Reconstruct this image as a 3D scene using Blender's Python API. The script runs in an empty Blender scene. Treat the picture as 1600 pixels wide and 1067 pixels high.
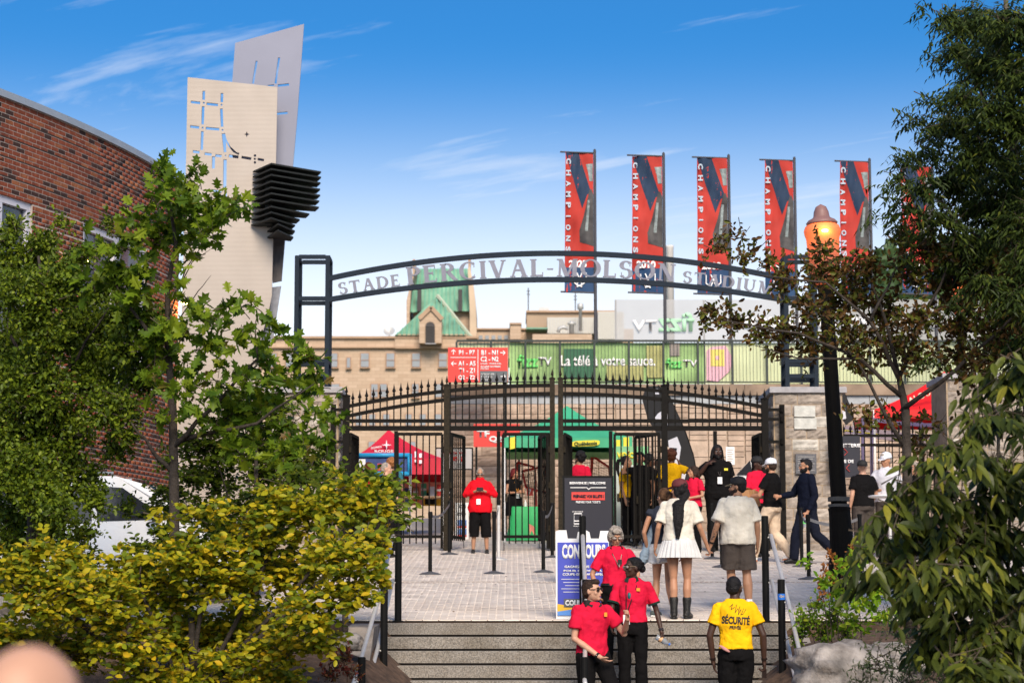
import bpy, bmesh, math, random
import numpy as np
from mathutils import Vector, Matrix, Euler
from mathutils.bvhtree import BVHTree
R = math.radians
random.seed(7); rng = np.random.default_rng(7)
sc = bpy.context.scene; COL = sc.collection

# ------------------------------------------------------------------ camera
F = 3400.0; TH = R(7.32); CZ = 0.02
cd = bpy.data.cameras.new('camera'); cam = bpy.data.objects.new('camera', cd); COL.objects.link(cam)
cam.location = (0, 0, CZ); cam.rotation_euler = (R(90)+TH, 0, 0)
cd.sensor_width = 36; cd.lens = F/1600*36; cd.clip_start = .1; cd.clip_end = 3000
cd.dof.use_dof = True; cd.dof.focus_distance = 27.5; cd.dof.aperture_fstop = 3.2
sc.camera = cam
# ------------------------------------------------------------------ world, sun, exposure
SUN_EL, SUN_AZ = R(36), R(171)      # azimuth measured from +Y clockwise: behind and to the right of the camera
w = bpy.data.worlds.new('World'); sc.world = w; w.use_nodes = True
nt = w.node_tree; nt.nodes.clear()
N = nt.nodes.new; Lk = nt.links.new
out = N('ShaderNodeOutputWorld'); bg = N('ShaderNodeBackground'); sky = N('ShaderNodeTexSky')
sky.sky_type = 'NISHITA'; sky.sun_disc = False; sky.sun_elevation = SUN_EL; sky.sun_rotation = SUN_AZ
sky.air_density = 1.0; sky.dust_density = 1.2; sky.ozone_density = 3.5
tc = N('ShaderNodeTexCoord'); sep = N('ShaderNodeSeparateXYZ'); Lk(tc.outputs['Generated'], sep.inputs[0])
# wispy cirrus: noise on the direction flattened onto a high plane
dv = N('ShaderNodeVectorMath'); dv.operation = 'DIVIDE'
mx = N('ShaderNodeMath'); mx.operation = 'MAXIMUM'; mx.inputs[1].default_value = .03; Lk(sep.outputs['Z'], mx.inputs[0])
cb = N('ShaderNodeCombineXYZ')
for i in range(3): Lk(mx.outputs[0], cb.inputs[i])
Lk(tc.outputs['Generated'], dv.inputs[0]); Lk(cb.outputs[0], dv.inputs[1])
mp = N('ShaderNodeMapping'); mp0 = N('ShaderNodeMapping'); mp0.inputs['Rotation'].default_value = (0, 0, R(43)); Lk(dv.outputs[0], mp0.inputs['Vector'])
mp.inputs['Scale'].default_value = (.5, 2.0, 1); mp.inputs['Location'].default_value = (4.4, 9.1, 0)
Lk(mp0.outputs[0], mp.inputs['Vector'])
ns = N('ShaderNodeTexNoise'); ns.inputs['Scale'].default_value = 1.5; ns.inputs['Detail'].default_value = 9; ns.inputs['Roughness'].default_value = .62; ns.inputs['Distortion'].default_value = .35
Lk(mp.outputs[0], ns.inputs['Vector'])
cr = N('ShaderNodeMapRange'); cr.inputs['From Min'].default_value = .56; cr.inputs['From Max'].default_value = .84; cr.inputs['To Max'].default_value = .8
Lk(ns.outputs['Fac'], cr.inputs['Value'])
mix = N('ShaderNodeMix'); mix.data_type = 'RGBA'
hs = N('ShaderNodeHueSaturation'); hs.inputs['Saturation'].default_value = 1.25; hs.inputs['Value'].default_value = 1.0
Lk(sky.outputs[0], hs.inputs['Color'])
# pale air towards the horizon, the same in every direction
hz2 = N('ShaderNodeMapRange'); hz2.interpolation_type = 'SMOOTHERSTEP'; hz2.inputs['From Min'].default_value = .08; hz2.inputs['From Max'].default_value = .275; hz2.inputs['To Min'].default_value = 1; hz2.inputs['To Max'].default_value = 0; Lk(sep.outputs['Z'], hz2.inputs['Value']); hz3 = hz2
tn = N('ShaderNodeMix'); tn.data_type = 'RGBA'; tn.blend_type = 'MULTIPLY'; tn.inputs[0].default_value = 1; Lk(hs.outputs[0], tn.inputs[6]); tn.inputs[7].default_value = (.24, .57, .74, 1)
hzm = N('ShaderNodeMix'); hzm.data_type = 'RGBA'; Lk(hz3.outputs[0], hzm.inputs[0]); Lk(tn.outputs[2], hzm.inputs[6]); hzm.inputs[7].default_value = (6.6, 6.8, 7.1, 1)
Lk(cr.outputs[0], mix.inputs[0]); Lk(hzm.outputs[2], mix.inputs[6]); mix.inputs[7].default_value = (5.4, 5.6, 6.0, 1)
Lk(mix.outputs[2], bg.inputs['Color']); bg.inputs['Strength'].default_value = .076; Lk(bg.outputs[0], out.inputs[0])
sd = bpy.data.lights.new('sun', 'SUN'); so = bpy.data.objects.new('sun', sd); COL.objects.link(so)
sd.energy = 2.3; sd.angle = R(30); sd.color = (1, .83, .66)
sdir = Vector((math.sin(SUN_AZ)*math.cos(SUN_EL), math.cos(SUN_AZ)*math.cos(SUN_EL), math.sin(SUN_EL)))
so.rotation_euler = sdir.to_track_quat('Z', 'Y').to_euler()
sc.view_settings.view_transform = 'Standard'; sc.view_settings.look = 'None'
sc.view_settings.exposure = 1.24; sc.view_settings.gamma = 1; sc.view_settings.use_curve_mapping = False
sc.cycles.max_bounces = 6; sc.cycles.transparent_max_bounces = 12; sc.cycles.caustics_reflective = False; sc.cycles.caustics_refractive = False

# ------------------------------------------------------------------ geometry of the place
Y0 = 26.6; GR = .0847
LOW = -1.65
def W(px, py, Y):
    u = (px-800)/F; v = (533.5-py)/F
    t = Y/(math.cos(TH)-v*math.sin(TH))
    return Vector((u*t, Y, CZ+t*(math.sin(TH)+v*math.cos(TH))))
def gz(Y): return GR*(Y-Y0)
def G(px, py):
    "point of the sloping plaza seen at a pixel"
    u = (px-800)/F; v = (533.5-py)/F
    dy = math.cos(TH)-v*math.sin(TH); dz = math.sin(TH)+v*math.cos(TH)
    t = (CZ+GR*Y0)/(GR*dy-dz)
    return Vector((u*t, dy*t, gz(dy*t)))
def proj(p):
    dy, dz = p[1], p[2]-CZ
    d = dy*math.cos(TH)+dz*math.sin(TH); up = -dy*math.sin(TH)+dz*math.cos(TH)
    return 800+F*p[0]/d, 533.5-F*up/d

# ------------------------------------------------------------------ materials
MATS = {}
def mat(name, col, rough=.6, metal=0, var=.12, scale=6, bump=0, bscale=None, spec=.4, emit=None, es=0, trans=0, coat=0, alpha=1):
    if name in MATS: return MATS[name]
    m = bpy.data.materials.new(name); m.use_nodes = True; t = m.node_tree; b = t.nodes['Principled BSDF']
    b.inputs['Roughness'].default_value = rough; b.inputs['Metallic'].default_value = metal
    b.inputs['Specular IOR Level'].default_value = spec; b.inputs['Coat Weight'].default_value = coat
    c = (*col, 1)
    if var or bump:
        tcn = t.nodes.new('ShaderNodeTexCoord'); n = t.nodes.new('ShaderNodeTexNoise')
        n.inputs['Scale'].default_value = scale; n.inputs['Detail'].default_value = 5; t.links.new(tcn.outputs['Object'], n.inputs['Vector'])
    if var:
        r = t.nodes.new('ShaderNodeMix'); r.data_type = 'RGBA'
        r.inputs[6].default_value = tuple(max(0, x*(1-var)) for x in col)+(1,); r.inputs[7].default_value = tuple(min(1, x*(1+var)) for x in col)+(1,)
        mr = t.nodes.new('ShaderNodeMapRange'); mr.inputs['From Min'].default_value = .3; mr.inputs['From Max'].default_value = .7
        t.links.new(n.outputs['Fac'], mr.inputs['Value']); t.links.new(mr.outputs[0], r.inputs[0]); t.links.new(r.outputs[2], b.inputs['Base Color'])
    else: b.inputs['Base Color'].default_value = c
    if bump:
        n2 = t.nodes.new('ShaderNodeTexNoise'); n2.inputs['Scale'].default_value = bscale or scale*4; n2.inputs['Detail'].default_value = 6
        t.links.new(tcn.outputs['Object'], n2.inputs['Vector'])
        bp = t.nodes.new('ShaderNodeBump'); bp.inputs['Strength'].default_value = bump; bp.inputs['Distance'].default_value = .02
        t.links.new(n2.outputs['Fac'], bp.inputs['Height']); t.links.new(bp.outputs[0], b.inputs['Normal'])
    if emit: b.inputs['Emission Color'].default_value = (*emit, 1); b.inputs['Emission Strength'].default_value = es
    if trans: b.inputs['Transmission Weight'].default_value = trans
    if alpha < 1: b.inputs['Alpha'].default_value = alpha
    MATS[name] = m; return m
def overlay(m, scale=.7, amt=.2, dark=(.55, .50, .42)):
    "stains and wear with a shape of their own, laid over a material in world space"
    t = m.node_tree; b = t.nodes['Principled BSDF']; A = t.nodes.new; K = t.links.new; g = A('ShaderNodeNewGeometry'); n = A('ShaderNodeTexNoise'); n.inputs['Scale'].default_value = scale; n.inputs['Detail'].default_value = 8; n.inputs['Roughness'].default_value = .65; K(g.outputs['Position'], n.inputs['Vector'])
    r = A('ShaderNodeMapRange'); r.inputs['From Min'].default_value = .48; r.inputs['From Max'].default_value = .72; r.inputs['To Max'].default_value = amt; K(n.outputs['Fac'], r.inputs['Value'])
    x = A('ShaderNodeMix'); x.data_type = 'RGBA'; x.blend_type = 'MULTIPLY'; K(r.outputs[0], x.inputs[0]); x.inputs[7].default_value = (*dark, 1); s = b.inputs['Base Color']
    if s.links: K(s.links[0].from_socket, x.inputs[6])
    else: x.inputs[6].default_value = s.default_value
    K(x.outputs[2], s); return m
def pieces_mat(name, cols, rough=.85, bump=.5, bscale=40, grain=.25, gscale=12, stops=None):
    "stone, brick or leaf pieces: each piece picks its own colour from the ramp"
    if name in MATS: return MATS[name]
    m = bpy.data.materials.new(name); m.use_nodes = True; t = m.node_tree; b = t.nodes['Principled BSDF']; A = t.nodes.new; K = t.links.new
    g = A('ShaderNodeNewGeometry'); oi = A('ShaderNodeObjectInfo')
    ad = A('ShaderNodeMath'); ad.operation = 'ADD'; fr = A('ShaderNodeMath'); fr.operation = 'FRACT'
    K(g.outputs['Random Per Island'], ad.inputs[0]); K(oi.outputs['Random'], ad.inputs[1]); K(ad.outputs[0], fr.inputs[0])
    cr = A('ShaderNodeValToRGB'); cr.color_ramp.interpolation = 'LINEAR'
    e = cr.color_ramp.elements; n = len(cols); st = stops or [i/(n-1) for i in range(n)]
    e[0].position = st[0]; e[0].color = (*cols[0], 1); e[1].position = st[-1]; e[1].color = (*cols[-1], 1)
    for i in range(1, n-1):
        q = e.new(st[i]); q.color = (*cols[i], 1)
    K(fr.outputs[0], cr.inputs[0])
    tcn = A('ShaderNodeTexCoord'); nz = A('ShaderNodeTexNoise'); nz.inputs['Scale'].default_value = gscale; nz.inputs['Detail'].default_value = 6
    K(tcn.outputs['Object'], nz.inputs['Vector'])
    mr = A('ShaderNodeMapRange'); mr.inputs['From Min'].default_value = .3; mr.inputs['From Max'].default_value = .7; mr.inputs['To Min'].default_value = 1-grain; mr.inputs['To Max'].default_value = 1+grain
    K(nz.outputs['Fac'], mr.inputs['Value'])
    vm = A('ShaderNodeVectorMath'); vm.operation = 'SCALE'; K(cr.outputs[0], vm.inputs[0]); K(mr.outputs[0], vm.inputs['Scale']); K(vm.outputs[0], b.inputs['Base Color'])
    b.inputs['Roughness'].default_value = rough; b.inputs['Specular IOR Level'].default_value = .25
    if bump:
        n2 = A('ShaderNodeTexNoise'); n2.inputs['Scale'].default_value = bscale; n2.inputs['Detail'].default_value = 5; K(tcn.outputs['Object'], n2.inputs['Vector'])
        bp = A('ShaderNodeBump'); bp.inputs['Strength'].default_value = bump; bp.inputs['Distance'].default_value = .02; K(n2.outputs['Fac'], bp.inputs['Height']); K(bp.outputs[0], b.inputs['Normal'])
    MATS[name] = m; return m
def leaf_mat(name, cols, stops=None, trans=.35, rough=.45):
    m = pieces_mat(name, cols, rough=rough, bump=0, grain=.18, gscale=5, stops=stops)
    t = m.node_tree; b = t.nodes['Principled BSDF']; o = [n for n in t.nodes if n.type == 'OUTPUT_MATERIAL'][0]
    tr = t.nodes.new('ShaderNodeBsdfTranslucent'); ms = t.nodes.new('ShaderNodeMixShader'); ms.inputs[0].default_value = trans
    src = b.inputs['Base Color'].links[0].from_socket; t.links.new(src, tr.inputs[0])
    t.links.new(b.outputs[0], ms.inputs[1]); t.links.new(tr.outputs[0], ms.inputs[2]); t.links.new(ms.outputs[0], o.inputs['Surface'])
    b.inputs['Specular IOR Level'].default_value = .2
    return m

# ------------------------------------------------------------------ mesh building
def tag(o, label=None, cat=None, group=None, kind=None):
    if label: o['label'] = label
    if cat: o['category'] = cat
    if group: o['group'] = group
    if kind: o['kind'] = kind
    return o
def empty(name, loc, label=None, cat=None, group=None):
    o = bpy.data.objects.new(name, None); COL.objects.link(o); o.location = loc; o.empty_display_size = .1
    return tag(o, label, cat, group)
def org(o):
    v = Vector((0, 0, 0))
    while o is not None: v += o.location; o = o.parent
    return v
class MB:
    def __init__(s): s.v = []; s.f = []; s.sm = False
    def add(s, vs, fs):
        n = len(s.v); s.v += [tuple(v) for v in vs]; s.f += [tuple(i+n for i in f) for f in fs]; return s
    def box(s, c, d, M=None):
        x, y, z = (k/2 for k in d); vs = [Vector((a*x, b*y, e*z)) for e in (-1, 1) for b in (-1, 1) for a in (-1, 1)]
        if M is not None: vs = [M @ v for v in vs]
        c = Vector(c); return s.add([v+c for v in vs], [(0, 2, 3, 1), (4, 5, 7, 6), (0, 1, 5, 4), (2, 6, 7, 3), (0, 4, 6, 2), (1, 3, 7, 5)])
    def span(s, a, b):
        a = Vector(a); b = Vector(b); return s.box((a+b)/2, [abs(k) for k in (b-a)])
    def bar(s, a, b, w, h=None, up=(0, 0, 1)):
        a = Vector(a); b = Vector(b); h = h or w; d = (b-a); L = d.length
        if L < 1e-6: return s
        d /= L; u = Vector(up)
        if abs(d.dot(u)) > .98: u = Vector((0, 1, 0))
        x = d.cross(u).normalized(); z = x.cross(d); M = Matrix((x, d, z)).transposed()
        return s.box((a+b)/2, (w, L, h), M)
    def tube(s, pts, rad, n=8, cap=True):
        pts = [Vector(p) for p in pts]; rad = rad if isinstance(rad, (list, tuple)) else [rad]*len(pts)
        base = len(s.v); ref = None
        for i, p in enumerate(pts):
            d = (pts[min(i+1, len(pts)-1)]-pts[max(i-1, 0)]).normalized()
            if ref is None: ref = Vector((1, 0, 0)) if abs(d.x) < .8 else Vector((0, 1, 0))
            a = (ref-d*ref.dot(d)).normalized(); ref = a; b = d.cross(a)
            for k in range(n):
                t = 2*math.pi*k/n; s.v.append(tuple(p+(a*math.cos(t)+b*math.sin(t))*rad[i]))
        for i in range(len(pts)-1):
            for k in range(n):
                q = base+i*n; s.f.append((q+k, q+(k+1) % n, q+n+(k+1) % n, q+n+k))
        if cap:
            s.f.append(tuple(base+k for k in reversed(range(n)))); e = base+(len(pts)-1)*n; s.f.append(tuple(e+k for k in range(n)))
        return s
    def lathe(s, c, prof, n=16, M=None):
        base = len(s.v); c = Vector(c)
        for r, z in prof:
            for k in range(n):
                t = 2*math.pi*k/n; p = Vector((r*math.cos(t), r*math.sin(t), z)); p = M @ p if M is not None else p; s.v.append(tuple(c+p))
        for i in range(len(prof)-1):
            for k in range(n):
                q = base+i*n; s.f.append((q+k, q+(k+1) % n, q+n+(k+1) % n, q+n+k))
        s.f.append(tuple(base+k for k in reversed(range(n)))); e = base+(len(prof)-1)*n; s.f.append(tuple(e+k for k in range(n)))
        return s
    def ell(s, c, r, n=12, m=8, M=None):
        c = Vector(c); base = len(s.v)
        for i in range(1, m):
            a = math.pi*i/m
            for k in range(n):
                t = 2*math.pi*k/n; p = Vector((r[0]*math.sin(a)*math.cos(t), r[1]*math.sin(a)*math.sin(t), -r[2]*math.cos(a)))
                s.v.append(tuple(c+(M @ p if M is not None else p)))
        b = Vector((0, 0, -r[2])); t_ = Vector((0, 0, r[2]))
        s.v.append(tuple(c+(M @ b if M is not None else b))); s.v.append(tuple(c+(M @ t_ if M is not None else t_)))
        B = base+(m-1)*n; T = B+1
        for i in range(m-2):
            for k in range(n):
                q = base+i*n; s.f.append((q+k, q+(k+1) % n, q+n+(k+1) % n, q+n+k))
        for k in range(n):
            s.f.append((B, base+(k+1) % n, base+k)); q = base+(m-2)*n; s.f.append((T, q+k, q+(k+1) % n))
        return s
    def loft(s, secs, n=16):
        "secs: (centre, rx, ry) elliptical sections, roughly horizontal"
        base = len(s.v)
        for c, rx, ry in secs:
            for k in range(n):
                t = 2*math.pi*k/n; s.v.append((c[0]+rx*math.cos(t), c[1]+ry*math.sin(t), c[2]))
        for i in range(len(secs)-1):
            for k in range(n):
                q = base+i*n; s.f.append((q+k, q+(k+1) % n, q+n+(k+1) % n, q+n+k))
        s.f.append(tuple(base+k for k in reversed(range(n)))); e = base+(len(secs)-1)*n; s.f.append(tuple(e+k for k in range(n)))
        return s
    def limb(s, pts, rad, n=10):
        s.tube(pts, rad, n)
        for p, r in zip(pts, rad): s.ell(p, (r, r, r), n, 6)
        return s
    def prism(s, poly, y0, y1):
        "poly: list of (x,z) or per-vertex 3d front points; extruded from y0 to y1"
        n = len(poly); a = [(p[0], y0, p[1]) for p in poly]; b = [(p[0], y1, p[1]) for p in poly]
        return s.add(a+b, [tuple(range(n)), tuple(range(2*n-1, n-1, -1))]+[(i, i+n, (i+1) % n+n, (i+1) % n) for i in range(n)])
    def slab(s, poly3, off):
        "any planar polygon given thickness along vector off"
        n = len(poly3); off = Vector(off); a = [Vector(p) for p in poly3]; b = [p+off for p in a]
        return s.add(a+b, [tuple(range(n)), tuple(range(2*n-1, n-1, -1))]+[(i, i+n, (i+1) % n+n, (i+1) % n) for i in range(n)])
    def build(s, name, m, parent=None, smooth=False, kind=None, label=None, fix=True):
        o0 = org(parent) if parent else Vector((0, 0, 0))
        me = bpy.data.meshes.new(name); me.from_pydata([(v[0]-o0.x, v[1]-o0.y, v[2]-o0.z) for v in s.v], [], s.f)
        if fix and len(s.f) < 20000:
            bm = bmesh.new(); bm.from_mesh(me); bmesh.ops.recalc_face_normals(bm, faces=bm.faces); bm.to_mesh(me); bm.free()
        if smooth: me.shade_smooth()
        me.materials.append(m); o = bpy.data.objects.new(name, me); COL.objects.link(o)
        if parent: o.parent = parent
        if kind: o['kind'] = kind
        if label: o['label'] = label
        return o
def inst(name, me, M, parent=None, m=None):
    o = bpy.data.objects.new(name, me); COL.objects.link(o)
    if parent: o.parent = parent; M = Matrix.Translation(-org(parent)) @ M
    o.matrix_basis = M; return o
def copy_tree(o, parent=None, **kw):
    c = o.copy(); COL.objects.link(c); c.parent = parent
    for ch in [x for x in o.children]: copy_tree(ch, c)
    return c
def join_np(verts, K, faces_t, name, m, parent=None, kind=None):
    "verts (N*K,3) array of N copies of a template with K verts and polygon list faces_t"
    Nn = len(verts)//K; o0 = org(parent) if parent else Vector((0, 0, 0))
    me = bpy.data.meshes.new(name); me.vertices.add(len(verts)); me.vertices.foreach_set('co', (verts-np.array(o0)).astype(np.float32).ravel())
    lt = np.concatenate([np.array(f) for f in faces_t]); ln = np.array([len(f) for f in faces_t])
    loops = (lt[None, :]+np.arange(Nn)[:, None]*K).ravel(); tot = np.tile(ln, Nn); st = np.concatenate([[0], np.cumsum(tot)[:-1]])
    me.loops.add(len(loops)); me.loops.foreach_set('vertex_index', loops.astype(np.int32))
    me.polygons.add(len(tot)); me.polygons.foreach_set('loop_start', st.astype(np.int32)); me.polygons.foreach_set('loop_total', tot.astype(np.int32))
    me.update(calc_edges=True); me.validate(); me.materials.append(m)
    o = bpy.data.objects.new(name, me); COL.objects.link(o)
    if parent: o.parent = parent
    if kind: o['kind'] = kind
    return o
BAKE = []
def bake_later(o, voxel, smooth=3, disp=0, dscale=.12, dseed=0, factor=.5, folds=0):
    r = o.modifiers.new('r', 'REMESH'); r.mode = 'VOXEL'; r.voxel_size = voxel; r.use_smooth_shade = True
    if smooth: q = o.modifiers.new('s', 'SMOOTH'); q.factor = factor; q.iterations = smooth
    if disp:
        tx = bpy.data.textures.get('cl%g' % dscale) or bpy.data.textures.new('cl%g' % dscale, 'CLOUDS'); tx.noise_scale = dscale; tx.noise_depth = 2
        q = o.modifiers.new('d', 'DISPLACE'); q.texture = tx; q.strength = disp; q.mid_level = .5; q.texture_coords = 'GLOBAL'
    if folds:
        tx = bpy.data.textures.get('folds') or bpy.data.textures.new('folds', 'MARBLE'); tx.noise_scale = .16; tx.turbulence = 9; tx.noise_depth = 2; tx.marble_type = 'SHARP'
        q = o.modifiers.new('f', 'DISPLACE'); q.texture = tx; q.strength = folds; q.mid_level = .6; q.texture_coords = 'GLOBAL'
    BAKE.append(o)
def bake_all():
    dg = bpy.context.evaluated_depsgraph_get(); new = []
    for o in BAKE: new.append(bpy.data.meshes.new_from_object(o.evaluated_get(dg)))
    for o, me in zip(BAKE, new):
        o.modifiers.clear(); me.name = o.name; o.data = me
    BAKE.clear()
# lettering: measured and fitted to a width and height
def text(body, cx, cy, cz, width, height, m, parent, bold=.0, rot=0, mirror=False, yaw=0, depth=.004, name='lettering', fit='both'):
    cu = bpy.data.curves.new(name, 'FONT'); cu.body = body; cu.size = 1; cu.offset = bold; cu.resolution_u = 3
    t = bpy.data.objects.new(name, cu); me = bpy.data.meshes.new_from_object(t); bpy.data.objects.remove(t); bpy.data.curves.remove(cu)
    n = len(me.vertices); a = np.empty(n*3, np.float32); me.vertices.foreach_get('co', a); a = a.reshape(-1, 3)
    lo, hi = a.min(0), a.max(0); c = (lo+hi)/2; sz = np.maximum(hi-lo, 1e-6)
    p = a-c; sx = width/sz[0] if width else None; sy = height/sz[1] if height else None
    sx = sx or sy; sy = sy or sx
    X = p[:, 0]*sx*(-1 if mirror else 1); Z = p[:, 1]*sy
    cr_, sr = math.cos(rot), math.sin(rot); X, Z = X*cr_-Z*sr, X*sr+Z*cr_
    o0 = org(parent) if parent else Vector()
    cy_, sy_ = math.cos(yaw), math.sin(yaw)
    b = np.stack([cx+X*cy_-o0.x, cy+X*sy_-o0.y, cz+Z-o0.z], 1)
    me.vertices.foreach_set('co', b.astype(np.float32).ravel()); me.update(); me.name = name
    me.materials.clear(); me.materials.append(m)
    o = bpy.data.objects.new(name, me); COL.objects.link(o); o.parent = parent
    if depth:
        s = o.modifiers.new('t', 'SOLIDIFY'); s.thickness = depth; s.offset = 0
    return o

# ================================================================== setting: ground, plaza, stairs
SX0, SX1 = -1.60, 3.42
TREAD, RISE, NST = .29, .165, 10
def smooth(t): t = max(0, min(1, t)); return t*t*(3-2*t)
def ground_z(x, y):
    if SX0 < x < SX1 and y < Y0+.29: return LOW-.02
    if y < Y0:
        z = LOW-.02+(1.58)*smooth((y-18.5)/(Y0-18.5))
        d = (SX0-x) if x < 0 else (x-SX1)
        return z-.12*max(0, 1-d/.6)
    if y < 60: return gz(y)-.02
    z = gz(60)+(y-60)*.045
    if x > 0: z += 30*smooth((x-30)/160)*smooth((y-160)/240)
    if x > -10: z += 36*smooth((x+10)/90)*smooth((y-300)/150)
    return min(z, 70)
m_soil = mat('soil', (.09, .055, .035), .95, var=.5, scale=9, bump=.8, bscale=30)
m_grass = mat('turf', (.05, .08, .025), .95, var=.4, scale=2, bump=.8, bscale=20)
m_asph = mat('asphalt', (.07, .068, .066), .9, var=.2, scale=8, bump=.4, bscale=80)
xs = sorted(set([-400, -200, -100, -50, -30, -20, -14, -10, -8, -6, -5, -4, -3, -2.4, -2, SX0-.01, SX0+.0, SX1, SX1+.01, 3.8, 4.2, 5, 6, 7, 8, 10, 14, 20, 30, 45, 60, 80, 110, 150, 200, 300, 450]+[0, 1.5]))
ys = [-60, -20, 0, 10, 16, 18.5, 19.5, 20.5, 21.5, 22.5, 23.5, 24.5, 25.5, 26.2, Y0-.01, Y0, Y0+.28, Y0+.30, 30, 36, 42, 48, 54, 60, 80, 110, 150, 200, 250, 300, 350, 400, 450, 600, 900, 1400]
mb = MB(); mb.v = [(x, y, ground_z(x, y)) for y in ys for x in xs]; nx = len(xs)
mb.f = [(j*nx+i, j*nx+i+1, (j+1)*nx+i+1, (j+1)*nx+i) for j in range(len(ys)-1) for i in range(nx-1)]
gnd = mb.build('ground', m_soil, kind='structure')
gnd.data.materials.append(m_grass)
for p in gnd.data.polygons:
    if p.center.y > 60: p.material_index = 1
mb = MB(); mb.add([(-30, -40, LOW), (30, -40, LOW), (30, 18.6, LOW), (-30, 18.6, LOW)], [(0, 1, 2, 3)]); mb.add([(SX0, 18.6, LOW), (SX1, 18.6, LOW), (SX1, 24, LOW), (SX0, 24, LOW)], [(0, 1, 2, 3)])
mb.build('pavement', m_asph, kind='structure')
# plaza bed and pavers
m_joint = mat('paver_joint', (.38, .34, .31), .95, var=.15, scale=20)
m_paver = pieces_mat('paver', [(.60, .525, .46), (.71, .635, .56), (.655, .58, .51), (.76, .68, .60)], rough=.9, bump=.3, bscale=90, grain=.16, gscale=2.2)
overlay(m_paver, .55, .55, (.72, .66, .60)); overlay(m_paver, 4.5, .5, (.75, .70, .66))
plaza = MB(); plaza.add([(-9, Y0+.30, gz(Y0)-.004), (14, Y0+.30, gz(Y0)-.004), (14, 60, gz(60)+.0), (-9, 60, gz(60))], [(0, 1, 2, 3)])
plz = plaza.build('plaza', m_joint, kind='structure')
side = MB(); side.add([(-30, Y0+.3, gz(Y0+.3)-.01), (-9, Y0+.3, gz(Y0+.3)-.01), (-9, 60, gz(60)-.01), (-30, 60, gz(60)-.01)], [(0, 1, 2, 3)])
side.build('driveway', m_asph, kind='structure')
PW, PL = .20, .12     # paver width (x) and length (y)
def paver_box(x, y, w_, l_):
    h = .012+random.random()*.004; e = .004; z0, z1 = gz(y-l_/2), gz(y+l_/2)
    x0, x1, ya, yb = x-w_/2+e, x+w_/2-e, y-l_/2+e, y+l_/2-e
    return [(x0, ya, z0), (x1, ya, z0), (x1, yb, z1), (x0, yb, z1), (x0+.004, ya+.004, z0+h), (x1-.004, ya+.004, z0+h), (x1-.004, yb-.004, z1+h), (x0+.004, yb-.004, z1+h)]
PF = [(4, 5, 6, 7), (0, 1, 5, 4), (1, 2, 6, 5), (2, 3, 7, 6), (3, 0, 4, 7)]
cand = []
j = 0; y = Y0+.36
while y < 50:
    row = j % 2; x = -5.4+row*PW/2
    while x < 9.5:
        if abs(x) < y*.27+1: cand.append((x, y))
        x += PW
    y += PL; j += 1
vis = [c for c in cand if 605 < proj((c[0], c[1], gz(c[1])))[0] < 1300]
near = set(sorted(vis, key=lambda c: c[1])[:290])
pm = MB(); pm.add(paver_box(0, Y0, PW, PL), PF); pmesh = None
for c in cand:
    if c in near:
        if pmesh is None:
            q = MB(); q.add([(v[0], v[1]-Y0, v[2]) for v in paver_box(0, Y0, PW, PL)], PF); po = q.build('paver', m_paver, plz); pmesh = po.data; po.location = (c[0], c[1], gz(c[1]))
        else: inst('paver', pmesh, Matrix.Translation((c[0], c[1], gz(c[1])+random.random()*.002)), plz)
rest = [c for c in cand if c not in near]
V = np.array([paver_box(c[0], c[1], PW, PL) for c in rest]).reshape(-1, 3)
join_np(V, 8, PF, 'distant_paver', m_paver, plz, 'stuff')
# slot drain across the plaza
dr = empty('trench_drain', G(800, 911), 'long narrow slotted metal drain crossing the pale plaza paving', 'drain')
yy = G(800, 911).y; m_slot = mat('slot_dark', (.10, .06, .045), .8); m_drain = mat('drain_iron', (.42, .37, .34), .7, var=.2)
mb = MB(); mb.span((-2.2, yy-.05, gz(yy)+.010), (6.6, yy+.05, gz(yy)+.020)); mb.build('frame', m_drain, dr)
for i in range(110):
    x = -2.1+i*.078
    mb = MB() if i == 0 else mb
    if i == 0: mb.span((x, yy-.035, gz(yy)+.016), (x+.045, yy+.035, gz(yy)+.024)); so_ = mb.build('slot', m_slot, dr); sm_ = so_.data
    else: inst('slot', sm_, Matrix.Translation(org(dr)+Vector((i*.078, 0, 0))), dr)
# stairs
m_granite = mat('granite', (.275, .25, .22), .9, var=.5, scale=60, bump=.7, bscale=160)
overlay(m_granite, 1.3, .8, (.55, .50, .42)); overlay(m_granite, 7, .6, (.70, .66, .60))
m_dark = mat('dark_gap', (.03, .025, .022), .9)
m_conc = mat('concrete', (.27, .235, .205), .9, var=.25, scale=6, bump=.4, bscale=70)
st = empty('stairs', (0, Y0, 0)); st['kind'] = 'structure'
def bev_box(mb, x0, x1, y0, y1, z0, z1, e=.008):
    sec = [(y0+e, z1), (y0, z1-e), (y0, z0), (y1, z0), (y1, z1)]
    n = 5; a = [(x0, p[0], p[1]) for p in sec]; b = [(x1, p[0], p[1]) for p in sec]
    mb.add(a+b, [tuple(range(n)), tuple(range(2*n-1, n-1, -1))]+[(i, i+n, (i+1) % n+n, (i+1) % n) for i in range(n)])
for k in range(NST):
    z = -k*RISE; yf = Y0-k*TREAD
    mb = MB()
    cuts = [SX0]+([.1+.3*math.sin(k*2.1), 1.9+.3*math.cos(k*1.7)] if k % 2 else [.95+.3*math.sin(k)])+[SX1]
    for a, b in zip(cuts[:-1], cuts[1:]): bev_box(mb, a+.002, b-.002, yf, yf+TREAD+.12, z-RISE+.026, z)
    mb.build('step', m_granite, st)
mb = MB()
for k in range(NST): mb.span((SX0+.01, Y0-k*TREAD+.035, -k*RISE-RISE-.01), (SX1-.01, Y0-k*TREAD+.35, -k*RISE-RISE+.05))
mb.build('riser_gap', m_dark, st)
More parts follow.
